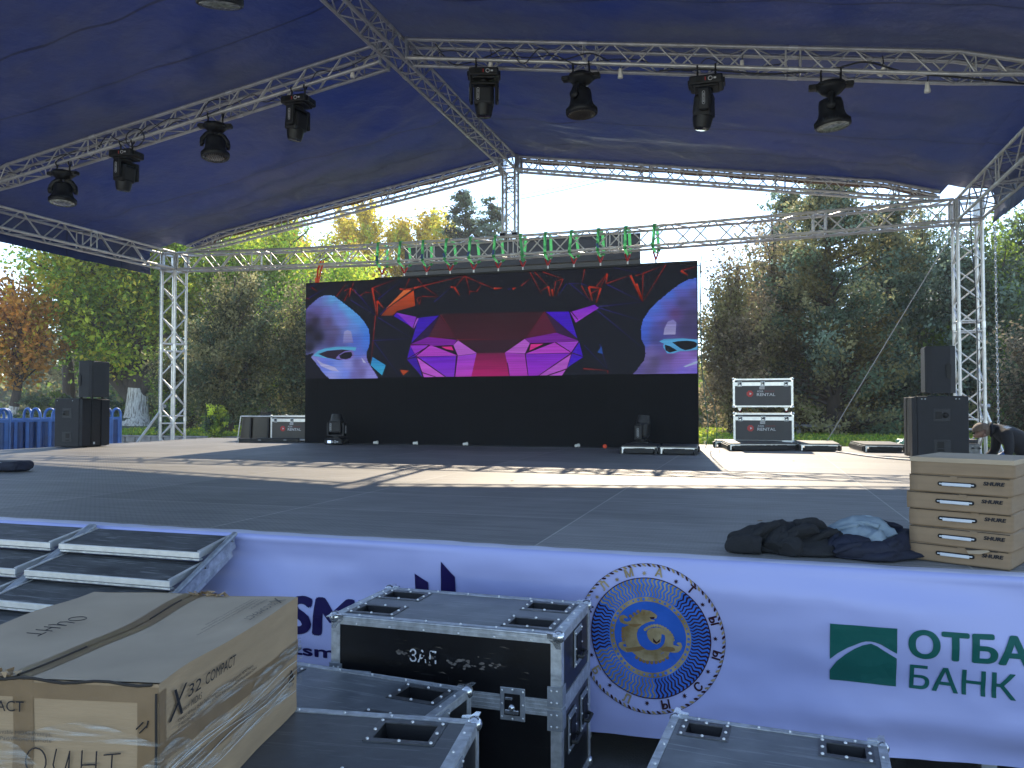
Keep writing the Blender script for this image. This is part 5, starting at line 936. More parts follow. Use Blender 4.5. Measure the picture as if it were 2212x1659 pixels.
# ------------------------------------------------------------------ adjustable stairs at the stage front
def stairs(xr, xl, label, n=9):
    t = thing('stage_stairs', label, 'stairs', (0, 0, 0), 0, 'aluminium stairs up to the stage')
    run, rise = .216, .1045
    for i in range(n):
        yb = -10.50 - run * i; zb = -.004 - rise * i + (.0 if i else 0); yf = yb - .252; zf = zb - .044
        if i == n - 1: continue
        b = MB(); b.add([(xl + .03, yb, zb), (xr - .03, yb, zb), (xr - .03, yf + .004, zf), (xl + .03, yf + .004, zf), (xl + .03, yb, zb - .016), (xr - .03, yb, zb - .016), (xr - .03, yf + .004, zf - .016), (xl + .03, yf + .004, zf - .016)], [(0, 3, 2, 1), (4, 5, 6, 7), (0, 1, 5, 4), (1, 2, 6, 5), (2, 3, 7, 6), (3, 0, 4, 7)], M['tread']); tr = b.build('tread', t)
        b = MB(); b.box(((xl + xr) / 2, yf - .004, zf - .016), (xr - xl - .012, .016, .030), M['alu_bright'], .002); b.box(((xl + xr) / 2, yf + .010, zf - .040), (xr - xl - .02, .03, .010), M['alu_dull'], 0); 
        for x, s in ((xr - .018, 1), (xl + .018, -1)): b.add([(x, yb, zb + .003), (x, yf, zf + .003), (x, yf, zf - .038), (x, yb, zb - .030)], [(0, 1, 2, 3)], M['alu_bright']); b.box((x, (yb + yf) / 2, (zb + zf) / 2 + .003), (.020, .254, .004), M['alu_bright'], 0, (math.atan2(zb - zf, yb - yf), 0, 0))
        b.build('nosing', tr)
    ang = math.atan2(rise, run); L = (n) * run / math.cos(ang)
    for x in (xr + .012, xl - .012):
        b = MB(); cy = -10.50 - n * run / 2 + .02; cz = -.030 - n * rise / 2
        b.box((x, cy, cz + .01), (.022, L - .06, .070), M['alu_dull'], .003, (ang, 0, 0)); b.box((x + .016, cy, cz + .060), (.030, L - .06, .022), M['steel'], .008, (ang, 0, 0)); b.box((x + .004, cy, cz - .045), (.016, L - .1, .030), M['alu_dull'], .003, (ang, 0, 0))
        for i in range(n): 
            yb = -10.53 - run * i; zb = -.020 - rise * i; b.tube((x + .008, yb, zb), (x + .022, yb, zb), .012, M['steel'], 6)
        b.build('stringer', t)
stairs(1.655, .705, 'aluminium framed stairs with scuffed black treads beside the carton')
stairs(.655, -.295, 'second aluminium stairs unit with black treads at the left picture edge')
# ------------------------------------------------------------------ loudspeakers
def subwoofer(loc, s, label):
    """s=+1: grille faces +x; side with handles faces the camera (-y). origin: floor centre"""
    t = thing('subwoofer', label, 'subwoofer', loc, 0, 'big black subwoofers at the sides of the stage')
    w, d, h = .60, .63, .845
    if s < 0: w = .68
    b = MB(); x0 = -s * w / 2; x1 = s * (w / 2 - .06)
    b.box(((x0 + x1) / 2, 0, h / 2 + .01), (abs(x1 - x0), d, h), M['black_cab'], .012); b.build('cabinet', t)
    b = MB(); b.box((s * (w / 2 - .045), 0, h / 2 + .01), (.03, d - .02, h - .02), M['black_cab'], .004); b.box((s * (w / 2 - .012), 0, h / 2 + .01), (.016, d * .30, h - .07), M['grille'])
    for i in range(34): b.box((s * (w / 2 - .002), 0, .055 + i * .0232), (.006, d * .30, .009), M['black'])
    for q in (-1, 1): b.box((s * (w / 2 - .014), q * d * .34, h / 2 + .01), (.035, d * .29, h - .03), M['black_cab'], .006)
    b.box((s * (w / 2 + .002), -.04, .07), (.006, .035, .04), M['white'] if s > 0 else M['black']); b.build('front_grille', t)
    for zc, zz in ((.60, .115), (.185, .125)):  # flat near-black plates stand for the shade inside the handle recesses
        b = MB(); y = -d / 2 - .001; b.box((.02 * -s, y, zc), (.20, .010, .17), M['grille'], .004)
        if zc > .5: b.box((-.02, y - .005, zc), (.085, .008, .095), M['pocket'], .003); b.lathe([(.001, -.004), (.038, -.004), (.038, .004), (.001, .004)], M['pocket'], 16, TR(.062 * (1 if s < 0 else -1.4), y - .005, zc, math.pi / 2))
        else: b.box((0, y - .005, zc + .02), (.085, .008, .085), M['pocket'], .003); b.box((0, y - .005, zc - .055), (.09, .008, .03), M['pocket'], .003)
        b.build('handle', t)
    b = MB()
    for q in (-1, 1): b.box((q * (w / 2 - .09), -.15, .006), (.05, .05, .012), M['rubber']); b.box((q * (w / 2 - .09), .15, .006), (.05, .05, .012), M['rubber'])
    b.build('feet', t)
    b = MB(); 
    for xx in ((-.22, -.18, .19, .23) if s < 0 else (-.24, .10)): b.tube((xx, -d / 2 - .003, h - .028), (xx, -d / 2 - .008, h - .028), .008, M['steel'], 8)
    b.box((0, 0, h + .0118), (w - .1, d - .06, .003), M['grille']); b.build('top_plate', t)
def top_speaker(loc, s, rz, label):
    t = thing('loudspeaker', label, 'loudspeaker', loc, rz, 'loudspeakers standing on the subwoofers')
    h = .635; w = .36
    pl = [(-.19, -.10), (-.12, -.17), (.11, -.205), (.175, -.20), (.175, .20), (.11, .205), (-.12, .17), (-.19, .10)]
    pl = [(x * s, y) for x, y in pl]
    b = MB(); n = len(pl); vs = [(x, y, .025) for x, y in pl] + [(x, y, .025 + h) for x, y in pl]; fs = [list(range(n)), list(range(n, 2 * n))] + [(i, (i + 1) % n, (i + 1) % n + n, i + n) for i in range(n)]
    b.add(vs, fs, M['black_cab']); b.build('cabinet', t)
    b = MB(); b.box((s * .183, 0, .025 + h / 2), (.020, .385, h - .02), M['grille'], .006); b.build('grille', t)
    b = MB(); b.box((-s * .02, 0, .025 + h + .001), (.34, .30, .004), M['grille']); pass
    b.prism([(-.035, -.10), (.0, -.13), (.03, -.10), (.03, .06), (0, .09), (-.035, .06)], .012, M['pocket'], TR(-s * .10, -.182, .34, 0, 0, s * -.18)); b.build('handle', t)
    b = MB()
    for q in (-1, 1):
        for y in (-.13, .13): b.box((q * .11, y, .0125), (.035, .03, .025), M['rubber'])
    b.build('feet', t)
subwoofer((-7.06, -3.04, 0), 1, 'black subwoofer at the left stage side carrying a slim loudspeaker, before the blue barriers')
top_speaker((-6.80, -3.10, .858), 1, R(4), 'black loudspeaker on the left subwoofer, grille turned towards the stage')
subwoofer((6.79, -2.155, 0), -1, 'black subwoofer at the right stage side, partly hidden by the flat cartons')
top_speaker((6.83, -2.20, .873), -1, R(-3), 'black loudspeaker on the right subwoofer in front of the lattice tower')
# ------------------------------------------------------------------ stage lights (built standing, z up)
def clamps(t, z, dx=.10):
    for q in (-1, 1):
        b = MB(); b.tube((q * dx, 0, z), (q * dx, 0, z + .10), .012, M['black'], 8); b.path([(q * dx, .032 * math.sin(a), z + .125 - .034 * math.cos(a)) for a in np.linspace(-2.2, 2.6, 9)], .010, M['black'], 6); b.build('clamp', t)
def beam_light(hung=True, side=False):
    t = thing('stage_light', '', 'stage light'); S = -1 if hung else 1
    def z(v): return v * S
    b = MB(); b.box((0, 0, z(.062)), (.37, .30, .105), M['black'], .022); b.box((0, 0, z(.12)), (.28, .24, .03), M['black'], .01)
    for q in (-1, 1): b.box((q * .19, 0, z(.062)), (.03, .16, .06), M['black'], .008)
    b.build('base', t)
    b = MB(); b.box((-.07, -.152, z(.062)), (.075, .006, .048), M['lcd'] if not hung else M['pocket']); b.path([(.05 + .022 * math.cos(a), -.154, z(.062) + .022 * math.sin(a)) for a in np.linspace(0, 6.28, 13)], .004, M['whiteprint'], 5)
    b.box((.10, -.153, z(.062)), (.028, .006, .018), M['whiteprint']); b.box((-.005, -.153, z(.062)), (.01, .006, .04), M['redprint'] if hung else M['whiteprint']); b.build('control_panel', t)
    yaw = math.pi / 2 * .92 if side else 0.0
    Ry = Matrix.Rotation(yaw, 4, 'Z')
    b = MB(); b.T = Ry; b.lathe([(.07, z(.13)), (.07, z(.16))], M['black'], 16)
    b.box((0, 0, z(.175)), (.35, .12, .035), M['black'], .01)
    for q in (-1, 1): b.box((q * .160, 0, z(.29)), (.045, .125, .25), M['black'], .018)
    b.build('yoke', t)
    b = MB(); b.T = Ry @ Matrix.Rotation(.10 if side else 0, 4, 'X'); b.box((0, 0, z(.335)), (.25, .21, .26), M['black'], .045); b.lathe([(.115, z(.44)), (.112, z(.48)), (.100, z(.54)), (.092, z(.575))][::1 if S > 0 else 1], M['black'], 20); b.box((0, 0, z(.235)), (.17, .15, .06), M['black'], .02); b.build('head', t)
    b = MB(); b.T = Ry @ Matrix.Rotation(.10 if side else 0, 4, 'X'); b.lathe([(.001, z(.5765)), (.083, z(.5765)), (.078, z(.580)), (.001, z(.584))], M['lens'], 20); b.build('lens', t)
    b = MB(); b.T = Ry; rot = 0
    for q in (-1, 1):
        b.T = Ry @ Matrix.Rotation(q * math.pi / 2, 4, 'Z') @ Matrix.Translation((0, -.1845, z(.285)))
        cap = [(.014 * math.cos(a), .060 * (1 if a < math.pi else -1) + .014 * math.sin(a)) for a in np.linspace(0, 2 * math.pi, 24, endpoint=False)]
        b.path([(x, 0, zz) for x, zz in cap + [cap[0]]], .0022, M['whiteprint'], 4); put_text(b, 'BEAM 260', .012, M['whiteprint'], Matrix.Rotation(-math.pi / 2 * (1 if hung else 1), 4, 'Y') @ TR(-.052, 0, -.006), bold=.01, width=.104)
    b.T = Matrix.Translation((-.07, -.110, z(.33))) if not side else Matrix.Identity(4)
    if not side:
        b.path([(x, 0, zz) for x, zz in cap + [cap[0]]], .0022, M['whiteprint'], 4); put_text(b, 'BEAM 260', .012, M['whiteprint'], Matrix.Rotation(-math.pi / 2, 4, 'Y') @ TR(-.052, 0, -.006), bold=.01, width=.104)
    b.build('name_plate', t)
    if hung: clamps(t, .005)
    return t
def wash_light(pale=False, tilt=.0, yaw=0.0):
    t = thing('stage_light', '', 'stage light')
    b = MB(); b.lathe([(.10, -.004), (.15, -.015), (.155, -.055), (.135, -.085), (.10, -.125), (.06, -.14)], M['black'], 24)
    for q in (-1, 1): b.box((q * .185, 0, -.040), (.09, .10, .055), M['black'], .012); b.box((q * .215, -.045, -.045), (.03, .012, .03), M['pocket'])
    b.path([(.165 * math.cos(a), .165 * math.sin(a), -.05) for a in np.linspace(0, 6.28, 25)], .008, M['black'], 6); b.build('base', t)
    Ry = Matrix.Rotation(yaw, 4, 'Z')
    b = MB(); b.T = Ry
    for q in (-1, 1):
        b.path([(q * .03, 0, -.13), (q * .115, 0, -.17), (q * .165, 0, -.24), (q * .17, 0, -.31)], .035, M['black'], 10); b.lathe([(.001, -.02), (.05, -.02), (.05, .02), (.001, .02)], M['black'], 16, TR(q * .175, 0, -.30, 0, math.pi / 2))
    b.build('yoke', t)
    T1 = Ry @ Matrix.Translation((0, 0, -.30)) @ Matrix.Rotation(tilt, 4, 'X') @ Matrix.Translation((0, 0, .30))
    b = MB(); b.T = T1; b.lathe([(.09, -.190), (.118, -.20), (.128, -.25), (.132, -.33), (.150, -.385), (.180, -.425), (.188, -.455), (.188, -.485), (.180, -.492)], M['black'], 32)
    for k in range(40): a = 2 * math.pi * k / 40; b.box((.186 * math.cos(a), .186 * math.sin(a), -.452), (.008, .004, .05), M['black'], 0, (0, 0, a))
    b.build('head', t)
    b = MB(); b.T = T1; b.lathe([(.001, -.486), (.165, -.486), (.165, -.4925), (.10, -.498), (.001, -.500)], M['lens_pale'] if pale else M['lens'], 32); b.build('lens', t)
    if not pale:
        b = MB(); b.T = T1
        for i in range(-6, 7):
            L = math.sqrt(max(0, .16 ** 2 - (i * .024) ** 2)); b.box((i * .024, 0, -.500), (.005, 2 * L, .006), M['inkgrey'])
        b.build('lens_ribs', t)
    clamps(t, -.01); return t
G3 = 'stage lights hanging under the middle rafters'
def hang(src, x, y, label, rz=0):
    zb = 5.227 - .160 * abs(x) - .10
    src.location = (x, y, zb - .035); src.rotation_euler = (0, 0, rz); src['label'] = label; src['group'] = G3; return src
yh = YM - HR
hang(wash_light(True, -.10, .3), -5.40, yh, 'round wash light with bright reflecting lens, lowest on the left rafter', .2)
hang(beam_light(True, True), -4.24, yh, 'slim beam light second from the left under the left rafter', .05)
hang(wash_light(False, -.12, .5), -2.72, yh, 'round wash light third from the left, between two slim beam lights', .35)
hang(beam_light(True, True), -1.40, yh, 'slim beam light nearest the ridge on the left rafter', .0)
hang(beam_light(True, False), 1.24, yh, 'boxy beam light seen between its yoke arms, just right of the ridge', .30)
hang(wash_light(False, -.05, 1.3), 2.47, yh, 'round wash light with violet ribbed lens, second on the right rafter', .0)
hang(beam_light(True, True), 3.93, yh, 'narrow beam light seen edge on, third on the right rafter', .0)
hang(wash_light(True, -.08, 1.5), 5.25, yh, 'round wash light with pale lens on long clamps, lowest on the right rafter', .0)
f = wash_light(True, .25, .4); f.location = (1.075, YF, 3.77); f.scale = (.80,) * 3; f['label'] = 'big round lamp whose lens edge shows at the top of the picture'
b = MB(); b.tube((0, 0, .05), (0, 0, (5.05 - 3.77) / .80), .018, M['black'], 8); b.build('drop_pipe', f)
fl = beam_light(False, False); fl.location = (-3.06, -1.10, 0); fl['label'] = 'black beam light standing on the floor at the left end of the video wall'; fl['group'] = 'beam lights standing on the stage floor'
fr = beam_light(False, True); fr.location = (2.60, -1.05, 0); fr['label'] = 'black beam light standing on the floor behind the two low platforms'; fr['group'] = 'beam lights standing on the stage floor'
# ------------------------------------------------------------------ cables and small bulbs
def cable(name, label, pts, r, m, n=6, sub=8, cat='cable'):
    P = [Vector(p) for p in pts]; out = []
    for i in range(len(P) - 1):
        p0, p1, p2, p3 = P[max(i - 1, 0)], P[i], P[i + 1], P[min(i + 2, len(P) - 1)]
        for k in range(sub):
            t = k / sub; out.append(.5 * ((2 * p1) + (p2 - p0) * t + (2 * p0 - 5 * p1 + 4 * p2 - p3) * t * t + (3 * p1 - p0 - 3 * p2 + p3) * t ** 3))
    out.append(P[-1]); b = MB(); b.path(out, r, m, n); o = b.build(name); return tag(o, label, cat)
def rafter_cable(s, seed, label, x0, x1, zoff, amp, r=.006, yo=0):
    rd = random.Random(seed); pts = []; x = x0
    while x < x1:
        pts.append((s * x, yh + yo + rd.uniform(-.08, .08), 5.227 - .160 * x + zoff + rd.uniform(-amp, amp))); x += rd.uniform(.16, .38)
    return cable('lamp_cable', label, pts, r, M['cable'])
rafter_cable(-1, 1, 'black power cable looping along the left middle rafter', .3, 6.4, .04, .07)
rafter_cable(-1, 2, 'tangled thin black cable around the two lowest left stage lights', 2.6, 5.9, .05, .16, .007)
rafter_cable(1, 3, 'black power cable sagging along the right middle rafter', .3, 5.0, .02, .06)
rafter_cable(1, 8, 'tangled thin black cable above the two stage lights right of the ridge', .6, 3.0, .06, .12, .007)
cable('lamp_cable', 'black cable drooping between the right stage lights and the canopy side', [(3.4, yh, 4.62), (3.9, yh - .05, 4.55), (4.6, yh, 4.43), (5.25, yh, 4.40), (5.6, yh - .03, 4.42), (6.0, yh, 4.27), (6.6, yh, 4.13), (7.2, yh + .1, 4.03), (7.6, yh + .3, 4.05)], .010, M['cable'])
cable('lamp_cable', 'coil of black cable hanging beside the second left stage light', [(-4.0 + .16 * math.cos(a) , yh - .10, 4.55 + .13 * math.sin(a)) for a in np.linspace(0, 12, 16)], .008, M['cable'])
for i, (x, z, lab) in enumerate(((-.60, 5.11, 'bulb socket hanging left of the ridge'), (1.32, 5.00, 'bulb socket hanging just above the boxy light'), (2.94, 4.66, 'bulb socket between the wash light and the narrow beam light'), (4.32, 4.58, 'bulb socket just right of the narrow beam light'), (5.77, 4.33, 'bulb socket tilted right of the lowest wash light'), (6.2, 4.10, 'bulb socket hanging lowest before the canopy side'))):
    t = thing('bulb_socket', 'small white ' + lab, 'bulb socket', (x, yh + .02, z), 0, 'white bulb sockets along the middle rafters')
    b = MB(); b.lathe([(.012, .05), (.022, .045), (.024, 0), (.032, -.04), (.032, -.062), (.02, -.066)], M['bulb'], 12, TR(0, 0, 0, .5 if i == 4 else 0, .6 if i == 4 else 0)); b.build('socket', t)
    b = MB(); b.path([(0, 0, .045), (.01, .0, .10), (0, 0, .16)], .006, M['cable'], 6); b.build('wire', t)
cable('floor_cable', 'black cable lying along the foot of the video wall', [(-2.9, -.95, .01), (-2.6, -.80, .012), (-2.3, -.72, .01), (-1.2, -.68, .01), (0, -.70, .01), (1.3, -.68, .01), (2.4, -.9, .01)], .009, M['cable'])
for i, (x, y, lab) in enumerate(((-2.42, -.78, 'beside the left floor light'), (-1.62, -.75, 'second from the left before the video wall'), (-.62, -.78, 'left of centre at the video wall foot'), (1.45, -.75, 'near the low platforms at the video wall foot'))):
    t = thing('floor_bulb', 'white bulb socket lying ' + lab, 'bulb socket', (x, y, .035), R(20 * i), 'white bulb sockets on the stage floor'); b = MB(); b.lathe([(.015, -.045), (.026, -.04), (.026, .01), (.034, .03), (.034, .045), (.02, .05)], M['bulb'], 12, TR(0, 0, 0, 0, 1.5)); b.build('socket', t)
t = thing('tape_roll', 'small orange tape roll on the floor left of the low platforms', 'tape roll', (1.95, -.80, .03)); b = MB(); b.lathe([(.02, -.014), (.036, -.014), (.036, .014), (.02, .014)], M['orange'], 16, TR(0, 0, 0, 1.3)); b.build('tape', t)
cable('hanging_cable', 'dark green cable hanging down the right edge of the video wall', [(3.56, -.4, 3.3), (3.53, -.42, 2.6), (3.55, -.42, 1.6), (3.60, -.43, .9), (3.66, -.5, .4), (3.62, -.55, .015)], .008, M['greencable'])
cable('hanging_cable', 'second dark green cable bowing outward beside the video wall', [(3.53, -.35, 3.2), (3.55, -.36, 2.0), (3.56, -.38, 1.3), (3.74, -.4, .8), (3.80, -.45, .3), (3.76, -.5, .015)], .007, M['greencable'])
cable('hanging_cable', 'black cable hanging straight down from the right eave beam past the tower', [(7.66, -.42, 4.1), (7.67, -.42, 3.4), (7.70, -.5, 2.4), (7.70, -.55, 1.4), (7.62, -.9, .8), (7.60, -1.0, .35), (7.50, -1.1, .03)], .008, M['cable'])
cable('guy_line', 'long thin line slanting from the right tower down to the stage floor', [(7.66, -.40, 3.86), (6.63, -.1, 2.02), (5.60, .2, .15), (5.55, .22, .03)], .006, M['greycable'])
cable('floor_cable', 'grey cable curving over the sunlit floor towards the right subwoofer', [(5.62, -1.0, .012), (5.75, -1.35, .012), (5.9, -1.9, .012), (6.1, -2.35, .012), (6.4, -2.75, .012), (6.8, -3.0, .012)], .011, M['greycable'])
cable('floor_cable', 'thin grey cable forking to the right on the sunlit floor', [(6.0, -2.1, .012), (6.2, -2.0, .012), (6.45, -2.15, .012), (6.7, -2.1, .012)], .008, M['greycable'])
def chain(x, y, z0, z1, label):
    b = MB(); n = int((z0 - z1) / .055)
    for i in range(n):
        z = z0 - i * .055; a = math.pi / 2 * (i % 2); P = [(x + .016 * math.cos(q) * math.cos(a), y + .016 * math.cos(q) * math.sin(a), z + .036 * math.sin(q)) for q in np.linspace(0, 2 * math.pi, 9)]; b.path(P, .0062, M['steel'], 4, cap=False)
    return tag(b.build('hoist_chain'), label, 'chain')
chain(-8.30, .25, 3.75, -.5, 'steel hoist chain hanging outside the left lattice tower'); chain(8.17, .25, 3.65, -.5, 'steel hoist chain hanging outside the right lattice tower')
# ------------------------------------------------------------------ road cases on the stage
def rental_case(loc, rz, label, wheels=.10, w=1.0, h=.50):
    t = thing('flight_case', label, 'flight case', loc, rz, 'road cases with the rental logo')
    flight_case(t, w, .55, h, M['case_char'], M['case_char'] if 'brown' not in label else M['case_brown'], lid=.095, latches=(-.385, .0, .385), edge=.030, casters=wheels, edge_m=M['alu_bright'], ribs=False, latch_w=.075)
    y = -.2775; z = wheels + h * .5 - .02
    b = MB(); put_text(b, 'ASIA', .034, M['whiteprint'], TR(-.095, y, z + .030), bold=.0, width=.105); put_text(b, 'RENTAL', .050, M['whiteprint'], TR(-.098, y, z - .035), bold=.015, width=.305); put_text(b, 'SHOW', .030, M['darkred'], TR(.03, y, z + .032), bold=.02, width=.17); b.build('rental_lettering', t); b = MB()
    q = [(-.215 + .052 * (1 + .16 * (k % 2)) * math.cos(a), z + .005 + .052 * (1 + .16 * (k % 2)) * math.sin(a)) for k, a in enumerate(np.linspace(0, 2 * math.pi, 16, endpoint=False))]
    b.add([(x, y + .0003, zz) for x, zz in q], [list(range(16))], M['redprint']); b.add([(-.185, y - .0008, z + .005), (-.185 - .035, y - .0008, z + .026), (-.185 - .035, y - .0008, z - .016)], [(0, 2, 1)], M['whiteprint']); b.build('rental_logo', t)
    b = MB(); b.box((-.012, y - .001, z + .105), (.085, .003, .045), M['paper']); put_text(b, 'HAZE', .018, M['inkgrey'], TR(-.045, y - .0032, z + .096), width=.066); b.build('paper_label', t)
    for k in (-.5, .5): pass
    return t
rental_case((4.555, .50, 0), 0, 'charcoal road case with rental logo, lower one of the two stacked', .10)
rental_case((4.550, .50, .605), 0, 'charcoal road case with rental logo, on top of the other', .10)
rental_case((-4.585, .05, 0), 0, 'brown grey road case with rental logo, half hidden by the video wall', .03, h=.50)
t = thing('case_lid', 'black open case lid standing on its side left of the video wall', 'case lid', (-5.50, -.15, 0), R(-4))
b = MB(); P = [(-.46, .0), (.40, .0), (.42, .50), (-.38, .50)]
b.prism(P, .03, M['black_ply'], TR(0, .06, 0)); b.build('lid_panel', t)
b = MB()
for i in range(4): p, q = P[i], P[(i + 1) % 4]; b.tube((p[0], .0, p[1] + .012), (q[0], .0, q[1] + .012), .012, M['alu_bright'], 6)
b.build('edge_trim', t)
for x in (-.17, .28):
    b = MB(); b.prism([(x - .025, .01), (x + .015, .01), (x + .035, .48), (x - .005, .48)], .03, M['rubber'], TR(0, .028, 0)); b.build('foam_strip', t)
t = thing('light_bar', 'long flat black bar with white marks lying on the floor left of the video wall', 'light bar', (-4.82, -.66, 0), R(20))
b = MB(); b.box((0, 0, .045), (1.18, .10, .085), M['black'], .008); b.build('housing', t); b = MB(); b.box((-.592, 0, .045), (.006, .09, .07), M['steel']); b.build('end_cap', t)
for x in (-.18, .32): b = MB(); b.ball((x, -.052, .05), .035, M['greyprint'], 10, (1, .08, .4)); b.build('badge', t)
def platform(pts, h, label, red=False, handle=True):
    """low folding platform; pts: back left, back right, front right, front left (x, y)"""
    c = Vector((sum(p[0] for p in pts) / 4, sum(p[1] for p in pts) / 4, 0)); t = thing('low_platform', label, 'low platform', (c.x, c.y, 0), 0, 'low black topped platforms on the stage'); P = [Vector((p[0], p[1], 0)) - c for p in pts]
    def inset(k): return [p * k for p in P]
    b = MB(); vs = [(p.x, p.y, h - .018) for p in P] + [(p.x, p.y, h) for p in P]; b.add(vs, [(3, 2, 1, 0), (4, 5, 6, 7), (0, 1, 5, 4), (1, 2, 6, 5), (2, 3, 7, 6), (3, 0, 4, 7)], M['platform_top']); b.build('board', t)
    for i in range(4):
        p, q = P[i] * .995, P[(i + 1) % 4] * .995; d = (q - p).normalized(); L = (q - p).length; b = MB(); a = math.atan2(d.y, d.x); T = Matrix.Translation((p.x, p.y, 0)) @ Matrix.Rotation(a, 4, 'Z'); b.T = T
        b.box((L / 2, 0, h - .026), (L, .014, .012), M['alu_bright'])
        for x, s in ((.0, 1), (L, -1)):
            b.prism([(x, .012), (x + s * .022, .012), (x + s * .030, h - .05), (x + s * .10, h - .035), (x + s * .10, .045), (x + s * .115, .035), (x + s * .13, .045), (x + s * .135, .065), (x + s * .15, .045), (x + s * .165, .05), (x + s * .17, h - .03), (x, h - .03)], .006, M['alu_bright'], TR(0, -.003, 0))
        b.build('edge_frame', t)
        b = MB(); b.T = T; b.box((.012, .012, h / 2 - .01), (.035, .03, h - .03), M['black']); b.build('corner_leg', t)
        b = MB(); b.T = T; b.box((L / 2, .03 * (1 if i != 1 else 1), h * .42), (L - .1, .012, h * .55), M['black']); b.build('inner_panel', t)
        if i == 2 and handle: b = MB(); b.T = T; x = L / 2; b.path([(x - .10, -.004, h * .62), (x - .10, -.02, h * .22), (x + .10, -.02, h * .22), (x + .10, -.004, h * .62)], .009, M['red'] if red else M['black'], 6); b.build('carry_handle', t)
M['platform_top'] = mat('fine black platform board', (.030, .030, .031), .38, 0, .1, 4, .1, 200)
platform([(2.44, -1.55), (2.98, -1.55), (3.02, -2.35), (2.49, -2.35)], .125, 'shaded low platform with red handle, left of the pair before the video wall', True)
platform([(3.02, -1.52), (3.56, -1.52), (3.60, -2.34), (3.07, -2.34)], .125, 'shaded low platform, right of the pair before the video wall')
platform([(3.86, .10), (4.70, .05), (5.07, -.62), (4.03, -1.08)], .125, 'sunlit low platform with red handle in front of the stacked road cases', True)
platform([(3.72, .50), (4.85, .55), (4.86, .16), (3.74, .02)], .125, 'sunlit low platform half hidden between the road cases and another platform', handle=False)
platform([(5.08, .45), (5.70, .45), (5.70, -.74), (5.12, -.78)], .125, 'sunlit low platform just right of the stacked road cases', handle=False)
platform([(5.98, .45), (6.60, .45), (6.63, -.80), (6.06, -.82)], .125, 'sunlit low platform furthest right, next to the right subwoofer', handle=False)
# bags, cloth, small things
def lump(b, c, r, m, seed, T=None, fold=.35, n=36, flat_=0.0):
    bm = bmesh.new(); bmesh.ops.create_uvsphere(bm, u_segments=n, v_segments=n // 2, radius=1)
    rot = Matrix.Rotation(seed * 1.7, 3, 'Z'); vs = []
    for v in bm.verts:
        p = v.co.copy(); f = noise.noise(p * 1.6 + Vector((seed, 0, 0))) * fold + abs(noise.noise(Vector((p.x * 3 + seed, p.y * 5, p.z * 3)))) * fold * .6 + noise.noise(p * 7 + Vector((0, seed, 0))) * fold * .14
        p = p * (1 + f); vs.append(Vector((c[0] + p.x * r[0], c[1] + p.y * r[1], max(.006 + flat_, c[2] + p.z * r[2]))))
    bm.verts.index_update(); b.add(vs, [[v.index for v in f.verts] for f in bm.faces], m, True); bm.free()
t = thing('jacket', 'crumpled charcoal fleece jacket lying on the right stage edge', 'jacket', (4.57, -10.10, 0))
def roll_(b, pts, r, m, seed, rs=None):
    P = [Vector(p) for p in pts]; out = []
    for i in range(len(P) - 1):
        p0, p1, p2, p3 = P[max(i - 1, 0)], P[i], P[i + 1], P[min(i + 2, len(P) - 1)]
        for k in range(9):
            q = k / 9; out.append(.5 * ((2 * p1) + (p2 - p0) * q + (2 * p0 - 5 * p1 + 4 * p2 - p3) * q * q + (3 * p1 - p0 - 3 * p2 + p3) * q ** 3))
    N = len(out); rr_ = [r * (.55 + .45 * math.sin(math.pi * min(1, max(0, (i + 1.5) / (N + 2)))) ** .5) * (1 + .14 * noise.noise(Vector((i * .35, seed, 0)))) for i in range(N)]
    o = len(b.v); b.path(out, r, m, 18, rs=rr_)
    for i in range(o, len(b.v)):
        x, y, z = b.v[i]; d = .014 * noise.noise(Vector((x * 13 + seed, y * 13, z * 8))) - .016 * abs(noise.noise(Vector((x * 9 + y * 26, y * 6 + seed, z * 12)))) + .002 * noise.noise(Vector((x * 60, y * 25, z * 60))); b.v[i] = (x + d, y - d, max(.005, z + d))
b = MB(); roll_(b, [(-.24, -.08, .045), (-.12, -.03, .07), (-.02, -.02, .085), (.08, .01, .08), (.20, .02, .06)], .068, M['fleece'], 1); roll_(b, [(-.13, .06, .06), (0, .07, .085), (.16, .05, .075), (.27, .0, .05)], .062, M['fleece'], 2); roll_(b, [(-.05, -.12, .035), (-.01, -.06, .075), (.03, -.11, .045), (.01, -.16, .03)], .058, M['fleece'], 3); roll_(b, [(.24, .02, .08), (.28, .05, .05), (.31, .0, .03)], .038, M['fleece'], 4); lump(b, (.06, .0, .03), (.22, .13, .05), M['fleece'], 5)
for q, (x0, y0, z0, x1, y1, z1) in enumerate(((-.20, -.13, .05, -.06, -.05, .135), (-.02, -.14, .05, .10, -.03, .140), (.02, -.08, .10, .16, -.06, .125), (.10, -.06, .06, .25, .0, .115), (-.12, -.09, .10, .0, .0, .145), (.05, .0, .14, .20, .04, .125))):
    roll_(b, [(x0, y0, z0), ((x0 + x1) / 2 + .012, (y0 + y1) / 2 - .012, (z0 + z1) / 2 + .012), (x1, y1, z1)], .017 + .004 * (q % 3), M['fleece'], 20 + q)
b.build('fleece_body', t)
b = MB(); roll_(b, [(-.255, -.10, .030), (-.18, -.12, .045), (-.10, -.12, .040)], .050, M['fleece'], 6); b.build('sleeve', t)
t = thing('jacket', 'navy jacket with pale blue lining turned out, beside the charcoal fleece', 'jacket', (4.95, -10.06, 0))
